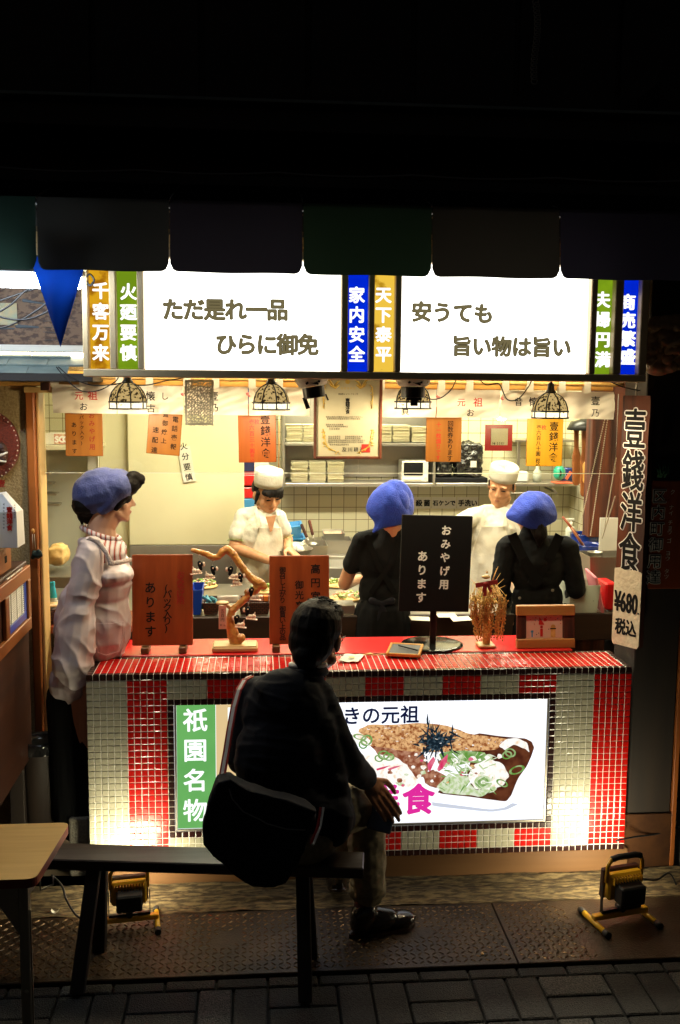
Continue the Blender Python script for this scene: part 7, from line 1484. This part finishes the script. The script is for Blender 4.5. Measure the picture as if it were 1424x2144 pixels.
b = MB(); b.ell(J(545,1128,yc), (.146,.106,.17)); b.ell(J(541,1195,yc), (.138,.105,.17)); b.cap(J(512,1082,yc), J(580,1082,yc), .050); b.cap(J(553,1068,yc+.02), J(508,1080,yc), .034, .044); b.cap(J(553,1068,yc+.02), J(584,1080,yc), .034, .042); b.cap(J(508,1082,yc), J(496,1120,2.21), .050, .050); b.cap(J(584,1082,yc), J(596,1112,2.25), .046, .044); b.cap(J(552,1080,yc+.02), J(548,1110,yc), .066, .11)
b.remesh(.006, 3, lambda p: ridge(p, (14,14,12), .006)).build('polo_shirt', 'white_cloth', t)
b = MB(); cc = J(553,1077,yc+.01); b.tube([cc+V3(math.sin(R(a))*.075, math.cos(R(a))*.064, .010*math.cos(R(a))-.016) for a in range(-140, 141, 20)], .014, 8); b.remesh(.0045, 2).build('collar', 'white_cloth', t)
b = MB(); b.tube([cc+V3(math.sin(R(a))*.09, math.cos(R(a))*.076, .006*math.cos(R(a))-.026) for a in range(-150, 151, 15)], .0022, 5)
for p, q, r in ((J(501,1083,yc), J(496,1122,2.21), .0515), (J(588,1083,yc), J(596,1113,2.25), .0455)): d = (q-p).normalized(); b.lathe([(r-.001,-.003),(r+.002,-.003),(r+.002,0),(r-.001,0)], q+d*.035, 20, d, close=False)
b.build('green_trim', 'lettuce', t)
bib(t, 'apron', [(1104,541,588),(1115,540,590),(1145,532,592),(1165,522,592),(1190,515,592),(1290,508,595)], yc, .165, .115, 'apron_white', J(545,1150,yc).x, .010, .012)
ribbon(t, 'apron_strap', [J(541,1104,2.11), J(541,1085,2.12), J(535,1066,2.19), J(536,1056,2.25)], .020, 'apron_white'); ribbon(t, 'apron_strap', [J(588,1104,2.13), J(584,1080,2.13), J(580,1068,2.20)], .018, 'apron_white')
b = MB(); cl = [J(566,1092,2.135), J(558,1088,2.13), J(574,1086,2.13), J(566,1120,2.125)]; b.prism([J(556,1082,2.12), J(578,1080,2.12), J(570,1112,2.12), J(566,1114,2.12)], (0,.02,0)); b.build('open_neck', 'skin', t)

# the older cook
t = thing('person', 'older cook in white tee and apron with tilted white cap turning to his right', 'person', V3(J(1030,1200,2.3).x, 2.3, 0)); yc = 2.3; X = J(1030,1200,yc).x
L = frame(J(1050, 1019, yc), 152, -20, -8, 1.03)
b = MB(); head_mb(b, L, 1.05); torso_mb(b, J(1046,1065,yc+.02), J(1034,1125,yc), J(1032,1230,yc), (J(998,1086,yc), J(1072,1084,yc)), .95, standlegs(X, yc), (0,-1,0)); b.cap(L(0,-.02,-.06), J(1046,1080,yc+.02), .056, .062)
w1 = J(925,1120,2.0); w2 = J(1085,1200,2.1); b.chain([J(990,1088,yc), J(950,1106,2.16), w1], [.036,.038,.030]); b.chain([J(1082,1088,yc), J(1094,1150,2.28), w2], [.036,.038,.028])
hand_mb(b, w1, V3(-.6,-.5,-.3), V3(0,0,1), 1, .5, 1); hand_mb(b, w2, V3(-.5,-.5,-.3), V3(0,0,1), 1, .5, -1); b.remesh(.0054, 2).build('body', 'skin', t); face_parts(t, L, brow=.6, eye_open=.6)
b = MB(); b.ell(L(0,-.045,.02), (.077,.062,.066), L.m); b.cap(L(.074,.01,.03), L(.076,.008,-.005), .008, .005); b.cap(L(-.074,.01,.03), L(-.076,.008,-.005), .008, .005); b.remesh(.0045, 2, lambda p: .003*noise.noise(p*90)).build('hair', mat('hair_grey', (.035,.03,.026), .5), t)
cookcap(L(0,-.015,.050), 152, -14, -14, .090, .085, .0)
b = MB(); b.ell(J(1034,1128,yc), (.160,.116,.18)); b.ell(J(1031,1200,yc), (.158,.120,.19)); b.cap(J(992,1082,yc), J(1080,1078,yc), .052); b.cap(J(1048,1062,yc+.02), J(992,1080,yc), .036, .05); b.cap(J(1048,1062,yc+.02), J(1082,1076,yc), .036, .05); b.cap(J(988,1083,yc), J(957,1102,2.17), .058, .060); b.cap(J(1086,1082,yc), J(1094,1125,2.29), .060, .058); b.cap(J(1047,1072,yc+.02), J(1042,1105,yc), .064, .12)
b.remesh(.006, 3, lambda p: ridge(p, (14,14,12), .007)).build('tee_shirt', 'white_cloth', t)
bib(t, 'apron', [(1101,1008,1056),(1112,1004,1060),(1150,990,1072),(1190,982,1080),(1290,975,1085)], yc, .19, .128, 'apron_white', J(1034,1150,yc).x, .012, .012)
ribbon(t, 'apron_strap', [J(1008,1102,2.15), J(1014,1080,2.16), J(1018,1068,2.21)], .024, 'apron_white'); ribbon(t, 'apron_strap', [J(1056,1102,2.15), J(1060,1084,2.16), J(1064,1072,2.2)], .022, 'apron_white')

# the shop mannequin
ym = .28; t = thing('mannequin', 'shop mannequin in pale smock with blue grey headscarf at the counter end', 'mannequin', V3(-.06, .28, 0))
L = frame(J(239, 1047, ym), -82, -4, 0, .79)
b = MB(); head_mb(b, L, .95, 1.02); b.chain([L(0,-.02,-.04), J(212,1100,ym), J(212,1150,ym)], [.060,.056,.070]); b.ell(J(212,1190,ym+.02), (.09,.12,.14)); b.cap(J(212,1200,ym+.02), V3(-.06,.28,.85), .09, .1); b.cap(J(240,1066,ym), J(222,1092,ym), .045, .05)
b.chain([J(185,1160,.22), J(160,1300,.19), J(152,1395,.16)], [.042,.036,.026]); b.chain([J(235,1165,.36), J(235,1290,.40), J(240,1380,.36)], [.042,.036,.026]); hand_mb(b, J(152,1395,.16), V3(.1,.1,-1), V3(-.3,-1,0), .9, .3, 1); hand_mb(b, J(240,1380,.36), V3(.3,0,-.5), V3(1,0,0), .9, .3, -1)
for q in (-.05, .05): b.chain([V3(-.06,.28+q,.85), V3(-.06,.28+q,.45), V3(-.075,.27+q,.09)], [.07,.05,.034]); b.cap(V3(-.08,.26+q,.05), V3(.02,.24+q,.035), .034, .028)
b.remesh(.0046, 2).build('body', 'skin_doll', t); face_parts(t, L, 'lip_red', .7)
b = MB(); m3 = L.m; b.ell(J(228,1030,ym), (.098,.092,.088)); b.cap(J(272,1014,ym-.03), J(270,1020,ym+.04), .040, .038); b.ell(J(282,1012,ym), (.03,.05,.03)); b.cap(J(262,1030,ym-.05), J(244,1064,ym-.058), .026, .012); b.cap(J(262,1030,ym+.05), J(244,1064,ym+.058), .026, .012); b.ell(J(182,1056,ym), (.062,.075,.055)); b.cap(J(172,1080,ym-.02), J(172,1096,ym-.03), .022, .006); b.cap(J(196,1080,ym), J(188,1084,ym), .035, .03); b.cap(J(279,999,ym-.03), J(292,1004,ym-.01), .028, .025); b.ell(J(290,1004,ym+.02), (.028,.04,.026))
b.remesh(.0045, 3, lambda p: .0025*noise.noise(Vector((p.x*40,p.y*60,p.z*110)))).build('hair', 'hair', t)
b = MB(); b.ell(J(214,1029,ym), (.122,.098,.096), Matrix.Rotation(R(-12), 3, 'Y')); b.ell(J(243,1015,ym), (.070,.094,.066)); b.cap(J(250,1020,ym-.045), J(216,1066,ym-.055), .052, .026); b.cap(J(250,1020,ym+.045), J(216,1066,ym+.055), .052, .026); b.cap(J(176,1030,ym), J(163,1034,ym), .035, .022)
b.remesh(.005, 4, lambda p: .0045*(1-2*abs(noise.noise(Vector((p.x*13+p.z*9, p.y*6, p.z*3-p.x*6)))))+.001*noise.noise(p*40)).build('headscarf', 'scarf_grey', t)
b = MB(); b.ell(J(213,1155,ym), (.104,.125,.075)); b.cap(J(211,1126,ym), J(214,1155,ym), .060, .085); b.cap(J(198,1146,.19), J(246,1148,.38), .040); b.remesh(.0055, 3).build('blouse', 'stripe_cloth', t)
b = MB(); ck = J(211,1116,ym); b.tube([ck+V3(math.sin(R(a))*.074, -math.cos(R(a))*.066, -.026*math.sin(R(a))) for a in range(-100, 260, 20)], .012, 8, closed=True); b.remesh(.0045, 2).build('collar', 'stripe_cloth', t)
def folds(dirs):
    def f(p):
        v = 0
        for k, (d, fr, am, sd) in enumerate(dirs):
            u = (p.x*d[0]+p.y*d[1]+p.z*d[2])*fr + 1.1*noise.noise(p*6+Vector((sd,0,0))) + .35*noise.noise(p*17+Vector((sd,3,0)))
            r = 1-abs((u % 1)*2-1); mk = max(0, noise.noise(p*5+Vector((0,sd,7)))+.38)
            v += am*(r**2.2)*mk
        return v - .004 + .0018*noise.noise(p*14)
    return f
crease = folds([((.85,.5,.30), 9, .016, 1), ((-.5,.4,.8), 7, .010, 5)]); crease2 = folds([((.45,.2,.85), 12, .017, 2), ((-.75,-.2,.6), 8, .014, 8)])
b = MB(); b.ell(J(214,1225,ym+.02), (.118,.138,.115)); b.ell(J(212,1300,ym+.02), (.128,.142,.20)); b.ell(J(234,1200,ym-.01), (.088,.125,.055)); b.cap(J(222,1182,ym-.09), J(264,1180,ym-.0), .022, .018); b.cap(J(262,1176,ym+.02), J(250,1160,ym+.12), .022, .03); b.ell(J(166,1320,ym), (.105,.13,.22)); b.ell(J(152,1425,ym-.02), (.100,.12,.09)); b.cap(J(152,1440,ym-.03), J(165,1462,ym-.03), .075, .06)
b.chain([J(186,1148,ym-.10), J(180,1140,ym-.02), J(184,1148,ym+.10)], [.03,.032,.03])
b.remesh(.0052, 4, crease).build('smock', 'smock', t)
b = MB(); b.chain([J(194,1146,.185), J(190,1160,.18), J(180,1215,.165), J(168,1262,.16), J(157,1330,.14), J(150,1388,.125), J(153,1406,.12)], [.050,.062,.066,.062,.078,.080,.066]); b.remesh(.005, 3, crease2).build('sleeve', 'smock', t)
b = MB(); b.chain([J(176,1140,.17), J(190,1128,.155), J(206,1134,.15), J(222,1156,.145), J(232,1180,.145), J(250,1178,.16), J(272,1172,.20)], [.011]*7, flat=.4); b.remesh(.0035, 2, lambda p: .0012*noise.noise(p*160)).build('lace_trim', 'lace', t)
b = MB(); pk = [J(203,1306,.138), J(232,1306,.148), J(258,1302,.185), J(256,1340,.18), J(248,1364,.18), J(222,1372,.15), J(205,1366,.14)]; b.tube(pk, .0013, 5, closed=True); b.build('pocket_seam', 'smock', t)
b = MB(); b.cap(J(152,1460,ym), V3(-.07,.28,.22), .105, .125); b.remesh(.008, 3, lambda p: ridge(p, (22,22,2), .006)).build('long_skirt', 'apron_black', t)
